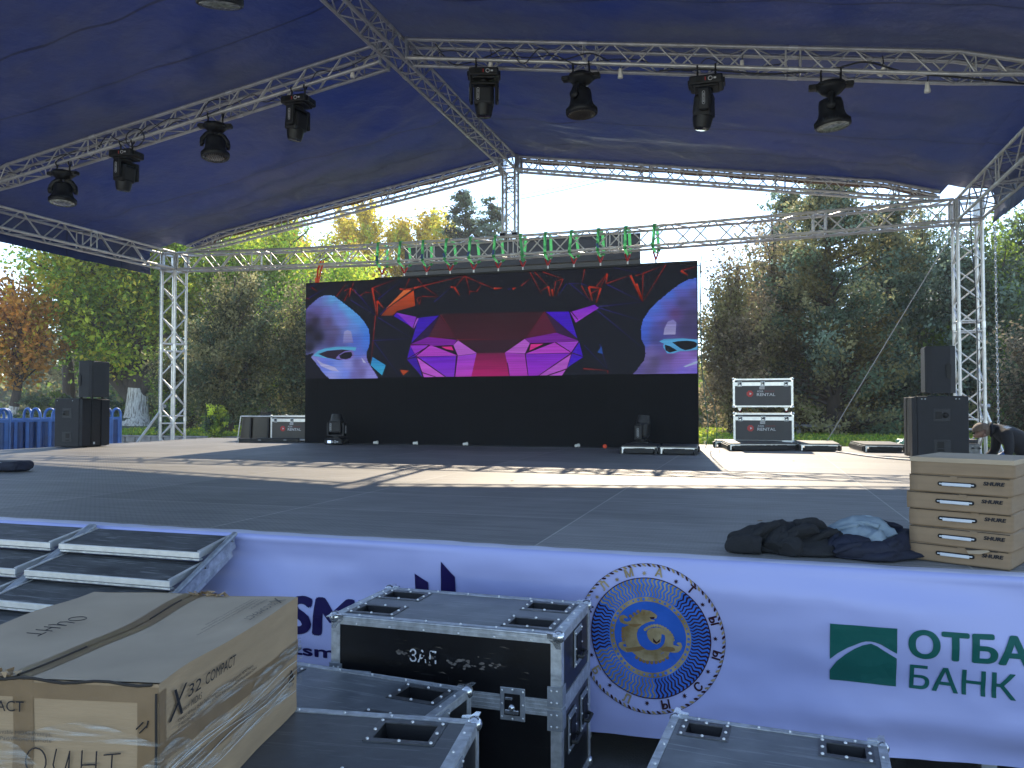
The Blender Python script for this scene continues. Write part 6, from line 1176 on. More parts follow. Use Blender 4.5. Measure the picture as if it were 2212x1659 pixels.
b = MB(); roll_(b, [(-.14, -.14, .03), (-.02, -.17, .045), (.10, -.12, .06), (.17, .0, .08), (.12, .11, .10), (.02, .14, .09)], .045, M['navy_cloth'], 3); lump(b, (.0, -.03, .02), (.19, .17, .05), M['navy_cloth'], 8); roll_(b, [(-.15, -.13, .03), (-.08, -.10, .055), (.0, -.13, .04)], .055, M['navy_cloth'], 9)
for q, (x0, y0, z0, x1, y1, z1) in enumerate(((-.16, -.17, .03, .0, -.16, .085), (.04, -.17, .03, .14, -.08, .10), (.12, -.10, .05, .20, .03, .11), (.06, .10, .14, .17, .06, .12), (-.18, -.12, .04, -.12, -.02, .09))):
    roll_(b, [(x0, y0, z0), ((x0 + x1) / 2, (y0 + y1) / 2 - .015, (z0 + z1) / 2 + .010), (x1, y1, z1)], .016 + .004 * (q % 3), M['navy_cloth'], 30 + q)
b.build('outer_cloth', t)
b = MB(); roll_(b, [(-.15, .06, .075), (-.05, .04, .115), (.05, .0, .115), (.10, -.06, .07)], .062, M['lining'], 5); roll_(b, [(-.12, -.02, .07), (-.02, -.05, .095), (.04, -.10, .07), (.05, -.16, .035)], .050, M['lining'], 6); roll_(b, [(-.02, .10, .10), (.06, .09, .125), (.10, .04, .10)], .035, M['lining'], 7)
for q, (x0, y0, z0, x1, y1, z1) in enumerate(((-.17, .02, .10, -.04, -.05, .14), (-.10, .04, .14, .06, -.06, .145), (-.02, .06, .165, .10, -.02, .14))): roll_(b, [(x0, y0, z0), ((x0 + x1) / 2, (y0 + y1) / 2, (z0 + z1) / 2 + .008), (x1, y1, z1)], .012 + .003 * q, M['lining'], 40 + q); b.build('lining', t)
t = thing('bag', 'flat black bag lying on the stage at the left picture edge', 'bag', (-3.75, -7.62, 0), R(12))
b = MB(); b.box((-.02, 0, .065), (1.05, .34, .10), M['navy_cloth'], .04); lump(b, (.40, 0, .055), (.16, .15, .06), M['navy_cloth'], 3, fold=.2); b.build('bag_body', t); b = MB(); b.path([(.30, -.16, .11), (.45, -.12, .09), (.53, -.05, .06)], .006, M['steel'], 5); b.build('zip', t)
t = thing('plastic_bag', 'crumpled green and white plastic bag on the floor behind the right subwoofer', 'plastic bag', (6.95, .10, 0))
M['bagg'] = mat('green plastic', (.04, .30, .12), .35, 0, .2, 8, col2=(.30, .45, .33)); b = MB(); lump(b, (-.10, 0, .06), (.26, .16, .10), M['bagg'], 4, fold=.6); b.build('bag_body', t)
b = MB(); lump(b, (-.16, -.16, .03), (.09, .06, .05), M['red'], 2, fold=.5); b.build('red_part', t)
rl = random.Random(12); n_leaf = 0
for x, y, z in [(3.98, -10.75, GR + .006), (4.05, -10.72, GR + .006), (3.86, -10.9, GR + .006), (4.2, -10.66, GR + .006), (4.46, -9.1, .006), (.9, -5.9, .006), (-3.6, -5.3, .006), (4.36, -9.83, .006), (4.9, -3.3, .006), (2.2, -7.0, .006), (-5.2, -4.9, .006)]:
    b = MB(); a = rl.uniform(0, 6); s = .022 if z > -.5 else .035; q = [(-1, 0, 0), (-.4, .45, .15), (.4, .4, .2), (1, 0, .05), (.4, -.45, .1), (-.4, -.4, .1)]
    b.add([(s * (u * math.cos(a) - v * math.sin(a)), s * (u * math.sin(a) + v * math.cos(a)), s * w) for u, v, w in q], [(0, 1, 2, 3), (0, 3, 4, 5)], M['hazel']); o = b.build('fallen_leaf', None, (x, y, z)); tag(o, 'small dry leaf lying flat on the %s' % ('stage boards' if z > -.5 else 'dark ground below the banner'), 'leaf', 'fallen leaves on the boards' if z > -.5 else 'fallen leaves on the ground')
# mixer rack by the technician
t = thing('amplifier', 'small grey amplifier box with cables next to the bending man', 'amplifier', (7.36, -1.35, 0)); b = MB(); b.box((0, 0, .10), (.26, .26, .16), M['dish'], .006); b.box((0, -.01, .215), (.22, .22, .05), M['grille'], .01); b.build('housing', t)
b = MB(); 
for i in range(4): b.tube((-.12 + i * .08, -.15, .12), (-.12 + i * .08, -.17, .12), .015, M['black'], 8)
b.path([(-.1, -.16, .1), (-.15, -.22, .04), (0, -.25, .02), (.15, -.2, .03)], .008, M['white'], 6); b.build('connectors', t)
# ------------------------------------------------------------------ technician
def technician():
    t = thing('person', 'man with short brown hair in a black jacket bending down beside the right tower', 'person', (8.24, -1.02, GR))
    V = [('pelvis', (0, 0, .93), .155), ('belly', (-.06, 0, 1.08), .170), ('chest', (-.20, 0, 1.22), .185), ('upper', (-.36, 0, 1.31), .150), ('neck', (-.45, 0, 1.345), .085), ('neck2', (-.51, 0, 1.335), .074), ('head0', (-.58, 0, 1.325), .100), ('head1', (-.635, 0, 1.295), .112), ('jaw', (-.645, 0, 1.195), .070),
         ('shL', (-.36, .19, 1.27), .088), ('elL', (-.38, .27, 1.01), .064), ('wrL', (-.56, .20, .86), .040), ('shR', (-.34, -.20, 1.27), .092), ('elR', (-.33, -.29, 1.01), .066), ('wrR', (-.54, -.20, .88), .040),
         ('hipL', (0, .10, .88), .11), ('knL', (-.07, .13, .50), .072), ('anL', (.03, .14, .09), .050), ('toL', (-.13, .15, .045), .040), ('hipR', (0, -.10, .88), .11), ('knR', (-.12, -.13, .50), .072), ('anR', (-.04, -.14, .09), .050), ('toR', (-.20, -.15, .045), .040), ('nose', (-.725, 0, 1.235), .016)]
    E_ = [('pelvis', 'belly'), ('belly', 'chest'), ('chest', 'upper'), ('upper', 'neck'), ('neck', 'neck2'), ('neck2', 'head0'), ('head0', 'head1'), ('head1', 'jaw'), ('upper', 'shL'), ('shL', 'elL'), ('elL', 'wrL'), ('upper', 'shR'), ('shR', 'elR'), ('elR', 'wrR'), ('pelvis', 'hipL'), ('hipL', 'knL'), ('knL', 'anL'), ('anL', 'toL'), ('pelvis', 'hipR'), ('hipR', 'knR'), ('knR', 'anR'), ('anR', 'toR'), ('head1', 'nose')]
    for s, n, y in (('L', 1, .20), ('R', -1, -.20)):
        x, z = (-.56, .86) if s == 'L' else (-.54, .88)
        V.append(('palm' + s, (x - .06, y - n * .01, z - .03), .030)); E_.append(('wr' + s, 'palm' + s))
        for k in range(4):
            yy = y + (k - 1.5) * .020; L = (.075, .085, .082, .065)[k]
            V.append(('k%s%d' % (s, k), (x - .095, yy, z - .045), .0095)); V.append(('m%s%d' % (s, k), (x - .095 - L * .5, yy, z - .065), .0085)); V.append(('f%s%d' % (s, k), (x - .095 - L * .75, yy, z - .10), .0075)); E_ += [('palm' + s, 'k%s%d' % (s, k)), ('k%s%d' % (s, k), 'm%s%d' % (s, k)), ('m%s%d' % (s, k), 'f%s%d' % (s, k))]
        V.append(('t1' + s, (x - .06, y - n * .045, z - .055), .010)); V.append(('t2' + s, (x - .09, y - n * .06, z - .085), .0085)); E_ += [('palm' + s, 't1' + s), ('t1' + s, 't2' + s)]
    ix = {v[0]: i for i, v in enumerate(V)}; me = bpy.data.meshes.new('body'); me.from_pydata([v[1] for v in V], [(ix[a], ix[c]) for a, c in E_], []); o = bpy.data.objects.new('body', me); COL.objects.link(o)
    o.modifiers.new('skin', 'SKIN'); sv = me.skin_vertices[0].data
    for i, v in enumerate(V): sv[i].radius = (v[2], v[2]); sv[i].use_root = (i == 0)
    sd = o.modifiers.new('sub', 'SUBSURF'); sd.levels = 2; sd.render_levels = 2
    dg = bpy.context.evaluated_depsgraph_get(); nm = bpy.data.meshes.new_from_object(o.evaluated_get(dg)); bpy.data.objects.remove(o); nm.name = 'body'
    for m in (M['jacket'], M['skin'], M['trousers']): nm.materials.append(m)
    for p in nm.polygons:
        c = p.center; k = 0; p.use_smooth = True
        if c.x < -.525 and c.z > 1.10: k = 1
        elif c.x < -.53 and c.z < .96: k = 1
        elif c.z < .90 and c.x > -.25: k = 2
        p.material_index = k
    for v in nm.vertices:
        if v.co.z > .95 and v.co.x > -.5: v.co += Vector((0, 0, 1)) * .012 * noise.noise(v.co * 9)
    bo = bpy.data.objects.new('body', nm); COL.objects.link(bo); bo.parent = t
    b = MB(); bm = bmesh.new(); bmesh.ops.create_uvsphere(bm, u_segments=32, v_segments=24, radius=1); c = Vector((-.612, 0, 1.318)); vs = []
    for v in bm.verts:
        p = v.co; q = Vector((p.x * .128, p.y * .120, p.z * .122)); 
        vs.append(c + q * (1 + .05 * noise.noise(q * 60)))
    keep = [f for f in bm.faces if (lambda g: g.z > -.1 - .0 * g.x and (g.x * -.45 + g.z * .9) > .12 or (g.x > .25 and g.z > -.55))(f.calc_center_median())]
    bm.verts.index_update(); b.add(vs, [[v.index for v in f.verts] for f in keep], M['hair'], True); bm.free(); b.build('hair', t)
    b = MB(); b.ball((-.605, -.112, 1.255), .026, M['skin'], 10, (.55, .45, 1)); b.build('ear', t); b = MB(); b.ball((-.605, .112, 1.255), .026, M['skin'], 10, (.55, .45, 1)); b.build('ear', t)
    for y in (-.038, .038): b = MB(); b.ball((-.722, y, 1.275), .011, M['ink'], 8); b.build('eye', t)
    b = MB(); b.tube((-.715, -.022, 1.180), (-.715, .022, 1.180), .005, M['darkred'], 6); b.build('mouth', t)
    b = MB(); b.path([(-.49 + .02 * math.cos(a), .095 * math.cos(a), 1.335 + .095 * math.sin(a)) for a in np.linspace(0, 2 * math.pi, 20)], .020, M['jacket'], 8); b.build('collar', t)
    b = MB(); b.add([(-.40, -.20, 1.385), (-.34, -.20, 1.395), (-.28, -.22, 1.37), (-.36, -.24, 1.355)], [(0, 1, 2, 3)], M['paper']); b.build('jacket_print', t)
    b = MB(); b.path([(-.38, -.275, .98), (-.45, -.245, .935)], .058, M['glove'], 12); b.build('blue_cuff', t)
technician()
# ------------------------------------------------------------------ barriers, wall, building
def barrier_proto():
    t = thing('crowd_barrier', '', 'crowd barrier'); L = 1.55; h = 1.40
    b = MB(); n = 26; vs = []
    for i in range(n + 1):
        x = -L / 2 + .06 + (L - .12) * i / n; y = .022 * (1 if (i // 2) % 2 else -1); vs += [(x, y, .12), (x, y, h - .05)]
    b.add(vs, [(2 * i, 2 * i + 2, 2 * i + 3, 2 * i + 1) for i in range(n)], M['barrier_dark']); b.build('sheet_panel', t)
    b = MB()
    for z in (.10, h - .03): b.box((0, 0, z), (L - .08, .05, .07), M['barrier'], .008)
    b.build('rail', t)
    for i in range(6):
        b = MB(); b.box((-L / 2 + .12 + (L - .24) * i / 5, -.03, h / 2), (.075, .03, h - .12), M['barrier'], .006); b.build('rib', t)
    for q in (-1, 1):
        b = MB(); x = q * (L / 2 - .04); P = [(x - q * .0, 0, .02), (x, 0, h + .06)] + [(x - q * (.13 - .13 * math.cos(a)), 0, h + .06 + .16 * math.sin(a)) for a in np.linspace(.3, math.pi, 8)] + [(x - q * .26, 0, h - .05)]; b.path(P, .030, M['barrier'], 10); b.build('hoop', t)
    b = MB(); b.path([(.0, -.25, h + .02), (0, -.25, h + .06)] + [(0, -.11 - .14 * math.cos(a), h + .06 + .17 * math.sin(a)) for a in np.linspace(.3, math.pi, 8)] + [(0, .03, h - .04)], .028, M['barrier'], 10); b.build('side_hook', t)
    return t
bp0 = barrier_proto(); bp0['group'] = 'blue crowd barriers left of the stage'
spots = [(-10.55, -2.35, 82, 'nearest the left picture edge'), (-10.70, -.85, 84, 'second from the picture edge in the front row'), (-10.80, .70, 86, 'closest to the left subwoofer and the whitewashed tree'), (-11.9, -1.6, 78, 'in the rear row at the picture edge'), (-12.0, .1, 80, 'in the middle of the rear row'), (-12.6, 1.5, 95, 'at the far end of the rear row'), (-11.55, 1.75, 84, 'seen just right of the left subwoofer')]
for i, (x, y, a, lab) in enumerate(spots):
    o = bp0 if i == 0 else copy_tree(bp0); o.location = (x, y, GR); o.rotation_euler = (0, 0, R(a)); o['label'] = 'blue hooped barrier ' + lab
t = thing('stone_wall', 'low rough stone retaining wall behind the left tower', 'stone wall', (-17.0, 8.55, GR)); b = MB(); rw = random.Random(5)
b.box((0, .06, .30), (30, .24, .60), M['stone'])
x = -15
while x < 15:
    wv = rw.uniform(.25, .7)
    for k in range(3): b.box((x + wv / 2 + rw.uniform(-.05, .05), -.06, .11 + k * .20), (wv * .96, .16, .185), M['stone'], .03, (0, rw.uniform(-.03, .03), 0))
    x += wv
b.build('stonework', t); b = MB(); b.box((0, .06, .63), (30, .42, .05), M['stone'], .012); b.build('coping', t)
t = thing('park_bench', 'grey concrete bench on the lawn seen right of the big juniper trunk', 'bench', (6.35, 14.2, -.36)); b = MB(); b.box((0, 0, .42), (1.5, .42, .09), M['stone'], .015); b.build('seat', t)
for q in (-1, 1): b = MB(); b.box((q * .55, 0, .19), (.14, .36, .38), M['stone'], .01); b.build('leg', t)
t = thing('apartment_building', 'pale apartment block glimpsed through the trees at the right', 'building', (27, 70, GR)); b = MB(); b.box((0, 0, 7), (26, 12, 14), M['building']); b.box((0, 0, 14.2), (26.6, 12.6, .4), M['stone']); b.build('wall', t)
for i in range(8):
    for j in range(3): b = MB(); b.box((-11.4 + i * 3.2, -6.02, 3 + j * 3.2), (1.6, .12, 1.6), M['window']); b.box((-11.4 + i * 3.2, -6.06, 2.15 + j * 3.2), (1.8, .2, .08), M['stone']); b.build('window', t)
cable('power_line', 'thin power line crossing the sky behind the peak', [(-60, 48, 19.5), (-30, 46, 16.6), (-12, 44, 16.9), (8, 42, 19.5)], .03, M['greycable'], 5)
cable('power_line', 'second thin power line just above the other in the sky', [(-60, 48, 20.6), (-30, 46, 17.4), (-12, 44, 17.2), (8, 42, 20.0)], .022, M['greycable'], 5)
# ------------------------------------------------------------------ trees
rng = np.random.default_rng(11)
def leaves_mesh(name, P, size, cols, parent, aspect=1.6, up=0.0):
    """P (n,3) leaf centres; each leaf a small tilted four-cornered blade"""
    n = len(P); a = rng.normal(size=(n, 3)); a[:, 2] *= (1 - up); a /= np.linalg.norm(a, axis=1, keepdims=True) + 1e-9
    c = rng.normal(size=(n, 3)); c -= a * np.sum(a * c, axis=1, keepdims=True); c /= np.linalg.norm(c, axis=1, keepdims=True) + 1e-9
    s = (size * rng.uniform(.55, 1.25, size=(n, 1))); u = a * s * aspect * .5; v = c * s * .5
    V = np.empty((n, 4, 3), np.float32); V[:, 0] = P - u; V[:, 1] = P + v * .9 + u * .1; V[:, 2] = P + u; V[:, 3] = P - v * .9 + u * .1
    me = bpy.data.meshes.new(name); me.vertices.add(n * 4); me.vertices.foreach_set('co', V.ravel()); me.loops.add(n * 4); me.loops.foreach_set('vertex_index', np.arange(n * 4, dtype=np.int32))
    me.polygons.add(n); me.polygons.foreach_set('loop_start', np.arange(0, n * 4, 4, dtype=np.int32)); me.polygons.foreach_set('loop_total', np.full(n, 4, np.int32))
    me.materials.append(M['leaf']); at = me.color_attributes.new('tint', 'FLOAT_COLOR', 'POINT'); C4 = np.ones((n, 4, 4), np.float32); C4[:, :, :3] = cols[:, None, :]; at.data.foreach_set('color', C4.ravel()); me.update(calc_edges=True); me.validate()
    o = bpy.data.objects.new(name, me); COL.objects.link(o)
    if parent is not None: o.parent = parent
    return o
def tint(palette, w, n, jitter=.22):
    p = np.array(palette); k = rng.choice(len(p), size=n, p=np.array(w) / sum(w)); return p[k] * rng.uniform(1 - jitter, 1 + jitter, size=(n, 1))
GREEN = (.20, .30, .055); YGREEN = (.50, .56, .07); YELLOW = (.64, .53, .075); ORANGE = (.66, .31, .06); DARK = (.10, .15, .085); OLIVE = (.28, .26, .12); BROWN = (.34, .27, .17); BLUEG = (.18, .26, .19); LIME = (.24, .42, .050)
def tree(name, label, x, y, crown, trunk, palette, weights, nl, per, sig, leaf, shape='round', bark='bark', white=0, tilt=(0, 0), inner=.25, zb=-.36, group=None, cat='tree', limb_r=.05, droop=0, forks=0):
    """crown=(dx, dz_centre, rx, rz); trunk=(height, radius)"""
    t = thing(name, label, cat, (x, y, zb), 0, group); dx, dz, rx, rz = crown; th, tr = trunk
    b = MB(); m = M[bark]
    def axis(z): q = z / th; return Vector((tilt[0] * q + .12 * math.sin(q * 4 + x), tilt[1] * q, z))
    N = 12; P = [axis(th * i / N) for i in range(N + 1)]; rs = [tr * (1.0 - .82 * i / N) * (1.25 if i == 0 else 1) for i in range(N + 1)]
    if white:
        k = max(1, int(N * white / th)); b.path(P[:k + 1], tr, M['whitewash'], 12, rs=rs[:k + 1]); b.path(P[k:], tr, m, 12, rs=rs[k:])
    else: b.path(P, tr, m, 12, rs=rs)
    pts = []; cl = []; lc = tint(palette, weights, nl, .12)
    for i in range(nl):
        if shape == 'round':
            while True:
                v = rng.uniform(-1, 1, 3); r = np.linalg.norm(v)
                if inner < r < 1: break
            e = Vector((dx + v[0] * rx, v[1] * rx * .8, dz + v[2] * rz)); s0 = axis(min(th, max(th * .32, e.z - rz * .8)))
        elif shape == 'cone':
            q = rng.uniform(0, 1) ** 1.05; a = rng.uniform(0, 2 * math.pi); rr_ = rx * (1 - q) ** .75 * rng.uniform(.45, 1.15) + .22; z = dz - rz + 2 * rz * q
            e = Vector((dx * (1 - q) + tilt[0] * min(1, z / th) + math.cos(a) * rr_, math.sin(a) * rr_, z + droop * rr_)); s0 = axis(min(th, max(.3, z - .25 * rr_)))
        else:
            q = rng.uniform(0, 1); a = rng.uniform(0, 2 * math.pi); rr_ = rx * math.sin(math.pi * min(.97, q * .85 + .12)) ** .6 * rng.uniform(.4, 1.05); z = dz - rz + 2 * rz * q
            e = Vector((math.cos(a) * rr_, math.sin(a) * rr_, z)); s0 = axis(min(th, max(.5, z - 1.6)))
        mid = s0.lerp(e, .55) + Vector((rng.normal() * .12, rng.normal() * .12, (.12 if shape != 'cone' else -.02) * (e - s0).length + .05))
        L = (e - s0).length; r0 = min(tr * .5, limb_r * (.5 + L * .18)); path_ = [s0, s0.lerp(mid, .5) + Vector((0, 0, .03)), mid, mid.lerp(e, .5) + Vector((rng.normal() * .06, 0, rng.normal() * .06)), e]
        b.path(path_, r0, m, 5, rs=[r0, r0 * .8, r0 * .55, r0 * .35, r0 * .15], cap=False)
        n = int(per * rng.uniform(.5, 1.5) * (.65 + .4 * min(1.6, L / max(.5, rx)))); tt = rng.uniform(.38 if shape != 'column' else .25, 1.06, n); A = np.array([s0, mid, e], dtype=float)
        w0 = (1 - tt)[:, None] ** 2; w1 = (2 * tt * (1 - tt))[:, None]; w2 = tt[:, None] ** 2; base = A[0] * w0 + A[1] * w1 + A[2] * w2
        # sub clumps keep the crown uneven
        ks = max(2, n // 28); cc = rng.normal(size=(ks, 3)) * sig * .62; sel = rng.integers(0, ks, n); off = cc[sel] + rng.normal(size=(n, 3)) * sig * .34
        if shape == 'cone': off[:, 2] *= .6
        pts.append(base + off); cl.append(np.clip(lc[i] * rng.uniform(.6, 1.45) * rng.uniform(.75, 1.25, size=(n, 1)), 0, 1))
    if forks:
        for fx, fz, r in forks: b.path([axis(th * .14), axis(th * .2) + Vector((fx * .45, 0, fz * .2)), Vector((fx, .2, fz))], r, m, 10, rs=[r * 1.1, r, r * .6])
    b.build('trunk', t); leaves_mesh('crown', np.concatenate(pts), leaf, np.concatenate(cl), t); return t
# left side
tree('elm_tree', 'big green elm with whitewashed trunk behind the left tower', -27.0, 20, (-1.7, 8.8, 5.1, 5.9), (8.0, .62), [GREEN, YGREEN, YELLOW, LIME], [4, 4, 1, 2], 190, 330, .85, .17, white=2.0, tilt=(.3, 0), zb=-.30, limb_r=.10, forks=((-3.4, 4.6, .34), (-1.6, 5.2, .30), (1.6, 4.8, .26)))
tree('maple_tree', 'orange autumn maple at the left picture edge', -31.2, 16, (.2, 5.1, 2.6, 3.2), (6.6, .26), [ORANGE, YELLOW, (.55, .28, .06)], [5, 2, 2], 62, 120, .55, .17, white=1.1, tilt=(1.2, 0), bark='bark', limb_r=.06)
tree('maple_tree', 'tall sparse yellow tree with dark limbs in the top left corner behind the canopy', -33.5, 22, (1.2, 11.5, 5.0, 4.2), (10.5, .40), [YELLOW, ORANGE, YGREEN], [3, 2, 2], 34, 90, .6, .18, limb_r=.16, tilt=(-1, 0))
tree('lime_tree', 'sunlit yellow green tree just right of the left tower', -26.6, 26, (.2, 6.6, 4.2, 6.2), (9.5, .3), [YGREEN, LIME, YELLOW], [4, 4, 1], 120, 260, .75, .16)
tree('oak_tree', 'tall ochre and green tree under the left rafter', -31.5, 36, (1.5, 9.8, 7.4, 6.2), (13, .5), [YELLOW, YGREEN, ORANGE, LIME], [4, 5, .5, 3], 190, 260, .95, .20, limb_r=.12)
tree('ash_tree', 'bright green tree behind the left end of the video wall', -21.8, 24, (0, 5.9, 4.0, 4.9), (9, .3), [LIME, YGREEN, GREEN], [5, 3, 2], 110, 260, .7, .16)
tree('ash_tree', 'second bright green tree behind the top of the video wall', -17.6, 25, (0, 5.2, 3.6, 4.7), (9, .3), [GREEN, LIME, YGREEN], [2, 5, 4], 110, 260, .7, .16)
tree('juniper_tree', 'dark drab juniper between the left tower and the video wall', -14.6, 11.2, (.3, 2.9, 2.2, 3.3), (6.0, .2), [OLIVE, DARK, (.10, .115, .055)], [4, 3, 3], 150, 260, .36, .085, shape='round', inner=.15, droop=.1)
tree('juniper_tree', 'second drab juniper hugging the left edge of the video wall', -11.9, 12.5, (0, 2.8, 1.9, 3.3), (6.0, .2), [OLIVE, DARK, (.10, .115, .055)], [4, 3, 3], 130, 260, .36, .085, inner=.15)
tree('juniper_tree', 'low dark juniper behind the left tower foot', -17.6, 12.5, (0, 2.0, 1.7, 2.4), (4.4, .18), [DARK, OLIVE, GREEN], [4, 3, 2], 80, 260, .34, .085, inner=.15)
gp = 'tall yellow poplars beyond the park'
for i, (px, h, wd, lab) in enumerate(((-38.5, 17.6, 1.9, 'tallest yellow poplar under the left rafter'), (-34.6, 16.9, 1.6, 'yellow poplar second from the left beyond the park'), (-29.5, 17.3, 1.9, 'broad yellow poplar in the middle of the row'), (-26.7, 17.6, 1.4, 'slim golden poplar right of the broad one'), (-24.0, 16.2, 1.5, 'pale golden poplar above the back beam'), (-21.8, 16.9, 1.2, 'thin poplar with bare twigs left of the dark thujas'), (-19.6, 15.4, 1.5, 'low yellow poplar next to the dark thujas'))):
    tree('poplar_tree', lab, px, 45 + (i % 3), (0, h * .60, wd * 1.6, h * .44), (h * .98, .22), [YELLOW, (.68, .53, .09), YGREEN], [5, 3, 1], 130, 120, .60, .20, shape='column', group=gp, limb_r=.035)
tree('thuja_tree', 'dark thuja with a ragged top, left one of the pair by the centre post', -15.3, 38, (0, 9.2, 3.1, 7.2), (16.4, .20), [DARK, BLUEG, (.05, .06, .04)], [5, 3, 2], 170, 120, .42, .15, shape='cone', group='dark thujas by the centre post', droop=.15)
tree('thuja_tree', 'dark thuja, right one of the pair by the centre post', -13.3, 38, (0, 8.9, 3.1, 6.9), (15.8, .20), [DARK, BLUEG, (.05, .06, .04)], [5, 3, 2], 170, 120, .42, .15, shape='cone', group='dark thujas by the centre post', droop=.15)
# right side
tree('elm_tree', 'thin brownish tree right beside the video wall', 3.7, 14, (0, 3.2, 1.35, 3.3), (6.0, .12), [BROWN, OLIVE, (.16, .13, .08)], [4, 3, 2], 110, 190, .36, .085, limb_r=.035, inner=.1)
tree('elm_tree', 'taller brownish tree behind the stacked road cases', 5.0, 18, (0, 4.6, 1.8, 4.3), (8.6, .15), [BROWN, OLIVE, (.15, .14, .08)], [4, 4, 2], 110, 170, .42, .10, limb_r=.04, inner=.1)
tree('juniper_tree', 'large ragged juniper with thick trunk behind the low platforms', 7.0, 16, (0, 4.7, 3.5, 4.7), (8.9, .30), [OLIVE, DARK, BLUEG, (.15, .125, .045)], [4, 3, 2, 3], 210, 240, .44, .10, shape='cone', bark='bark', limb_r=.07, droop=.12)
tree('juniper_tree', 'tall thin juniper left of the large ragged one', 5.9, 24, (0, 6.0, 2.3, 4.9), (10.4, .2), [DARK, BLUEG, OLIVE], [4, 3, 3], 130, 150, .42, .12, shape='cone', droop=.2, limb_r=.04)
tree('juniper_tree', 'blue green juniper between the large one and the right tower', 9.2, 17.5, (0, 4.0, 2.5, 4.4), (8.2, .2), [BLUEG, DARK, OLIVE], [5, 4, 2], 120, 240, .42, .10, shape='cone', droop=.1)
tree('pine_tree', 'sparse pine with bare reddish stem left of the right tower', 10.55, 20, (0, 6.2, 1.6, 2.9), (9.2, .13), [BLUEG, OLIVE, DARK], [3, 3, 2], 44, 130, .40, .11, bark='bark_red', limb_r=.035)
tree('juniper_tree', 'dark green tree right behind the right lattice tower', 12.0, 17, (0, 3.6, 2.0, 4.0), (7.8, .2), [DARK, GREEN, BLUEG], [4, 2, 3], 130, 240, .45, .11, inner=.1)
tree('juniper_tree', 'broad dark green tree at the right picture edge', 14.6, 19, (0, 4.4, 2.5, 4.6), (8.6, .25), [DARK, GREEN, BLUEG], [3, 3, 3], 150, 260, .5, .12, inner=.1)
tree('elm_tree', 'brown leaved bush tree low behind the right chain', 12.6, 11.5, (.2, 1.6, 2.2, 2.3), (3.4, .14), [BROWN, (.09, .07, .04), DARK], [4, 3, 2], 110, 240, .36, .085, inner=.1)
tree('young_elm', 'small bright green sapling lit through behind the juniper trunk', 6.3, 19.5, (0, 2.5, .8, 1.9), (3.6, .06), [LIME, YGREEN], [3, 2], 34, 110, .26, .10, limb_r=.02)
tree('young_elm', 'small bright sapling in the gap left of the right subwoofer', 8.0, 20.5, (0, 1.9, .9, 1.6), (3.0, .06), [LIME, YGREEN, GREEN], [3, 2, 2], 30, 110, .26, .10, limb_r=.02)
tree('juniper_tree', 'low dark conifer filling the gap behind the stacked road cases', 6.0, 21, (0, 2.3, 2.2, 2.6), (4.5, .14), [DARK, OLIVE, GREEN], [5, 3, 1], 110, 240, .42, .10, inner=.1)
tree('juniper_tree', 'low dark conifer behind the right subwoofer', 10.2, 22, (0, 2.8, 2.8, 3.2), (5.5, .14), [DARK, GREEN, BLUEG], [5, 3, 2], 130, 240, .45, .11, inner=.1)
# smaller planting
for i, (x, h, lab) in enumerate(((-27.7, 1.55, 'leftmost small dark conical shrub behind the blue barriers'), (-26.85, 1.45, 'second small dark conical shrub behind the blue barriers'), (-25.9, 1.7, 'third small conical shrub, left of the left subwoofer'), (-23.1, 1.5, 'small conical shrub right of the left subwoofer'))):
    tree('conical_shrub', lab, x, 14, (0, h * .5, .42, h * .5), (h * .9, .04), [DARK, GREEN], [4, 1], 34, 130, .13, .06, shape='cone', group='small conical shrubs', cat='shrub', limb_r=.012)
for i, (x, y, lab) in enumerate(((-55.5, 40, 'pale grey green pine at the left edge beyond the shrubs'), (-49.6, 38, 'pale grey green pine above the left subwoofer'), (-49.0, 43, 'grey green pine just left of the whitewashed trunk'))):
    tree('pine_tree', lab, x, y, (0, 4.0, 3.0, 3.6), (7.4, .2), [(.13, .16, .09), OLIVE, (.20, .21, .12)], [3, 3, 2], 80, 170, .6, .20, shape='cone', group='pale pines in the far left', droop=-.1)
tree('shrub', 'round green shrub at the foot of the dark juniper', -12.9, 8.1, (0, .55, .55, .55), (.8, .04), [GREEN, YGREEN, DARK], [4, 2, 2], 40, 130, .14, .06, cat='shrub', limb_r=.012)
tree('shrub', 'dark shrub beside the left tower foot', -15.4, 8.9, (0, .5, .5, .5), (.8, .04), [DARK, GREEN], [4, 2], 36, 120, .14, .06, cat='shrub', limb_r=.012)
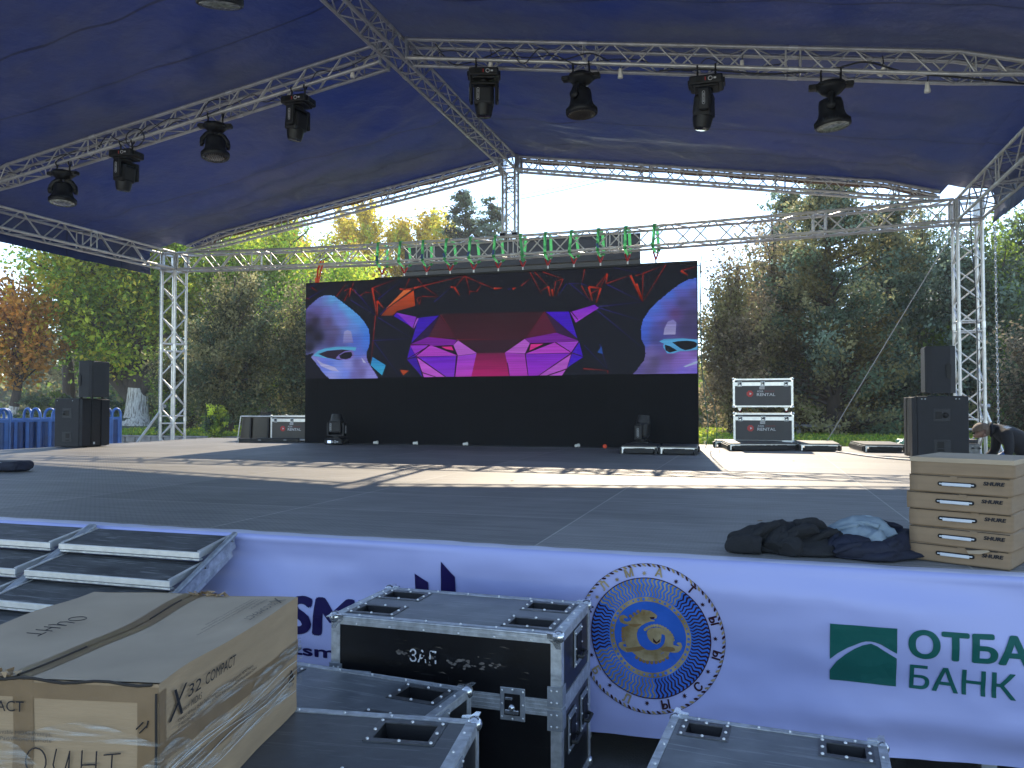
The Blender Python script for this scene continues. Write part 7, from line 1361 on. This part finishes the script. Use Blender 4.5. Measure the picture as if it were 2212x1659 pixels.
def mass(name, label, x0, x1, y0, y1, zt, n, size, palette, w, cat):
    P = np.stack([rng.uniform(x0, x1, n), rng.uniform(y0, y1, n), np.zeros(n)], 1); hmax = np.array([zt * (.72 + .45 * noise.noise(Vector((p[0] * .12, p[1] * .1, 3.0))) + .25 * noise.noise(Vector((p[0] * .5, 0, 9.0)))) for p in P])
    P[:, 2] = -.4 + (hmax + .4) * rng.uniform(0, 1, n) ** .8; k = np.array([noise.noise(Vector((p[0] * .4, p[1] * .3, p[2] * .6))) for p in P]); c = tint(palette, w, n) * (1 + .8 * k)[:, None]
    o = leaves_mesh(name, P, size, np.clip(c, .004, 1), None); return tag(o, label, cat, kind='stuff')
mass('distant_wood', 'dark mixed wood closing the park behind everything', -110, 60, 52, 66, 6.0, 50000, .62, [DARK, OLIVE, GREEN, (.10, .10, .05)], [5, 3, 2, 2], 'wood')
mass('undergrowth', 'dark undergrowth along the back of the lawn', -40, 22, 24, 30, 2.6, 42000, .26, [DARK, OLIVE, GREEN, BROWN], [4, 3, 2, 1], 'undergrowth')
def grass():
    n = 46000; P = np.stack([rng.uniform(-20, 16, n), 8.7 + rng.uniform(0, 1, n) ** 1.5 * 14, np.zeros(n)], 1)
    P[:, 2] = np.array([-.34 + .10 * noise.noise(Vector((p[0] * .2, p[1] * .2, 0))) for p in P]) + rng.uniform(.02, .14, n)
    o = leaves_mesh('grass', P, .075, np.clip(tint([GREEN, YGREEN, LIME], [4, 3, 2], n), 0, 1), None, aspect=2.6); tag(o, 'uneven green grass growing on the lawn behind the stage', 'grass', kind='stuff')
grass()

# added haze volume, lifts dark trees like a backlight veil
def haze():
    m = bpy.data.materials.new('haze air'); m.use_nodes = True; t = m.node_tree; t.nodes.clear(); o = t.nodes.new('ShaderNodeOutputMaterial'); v = t.nodes.new('ShaderNodeVolumePrincipled')
    v.inputs['Color'].default_value = (.90, .94, 1.0, 1); v.inputs['Density'].default_value = .0009; v.inputs['Anisotropy'].default_value = .25; t.links.new(v.outputs[0], o.inputs['Volume'])
    b = MB(); b.box((0, 40, 12.5), (420, 300, 29), m); o = b.build('haze'); tag(o, kind='stuff')
haze()
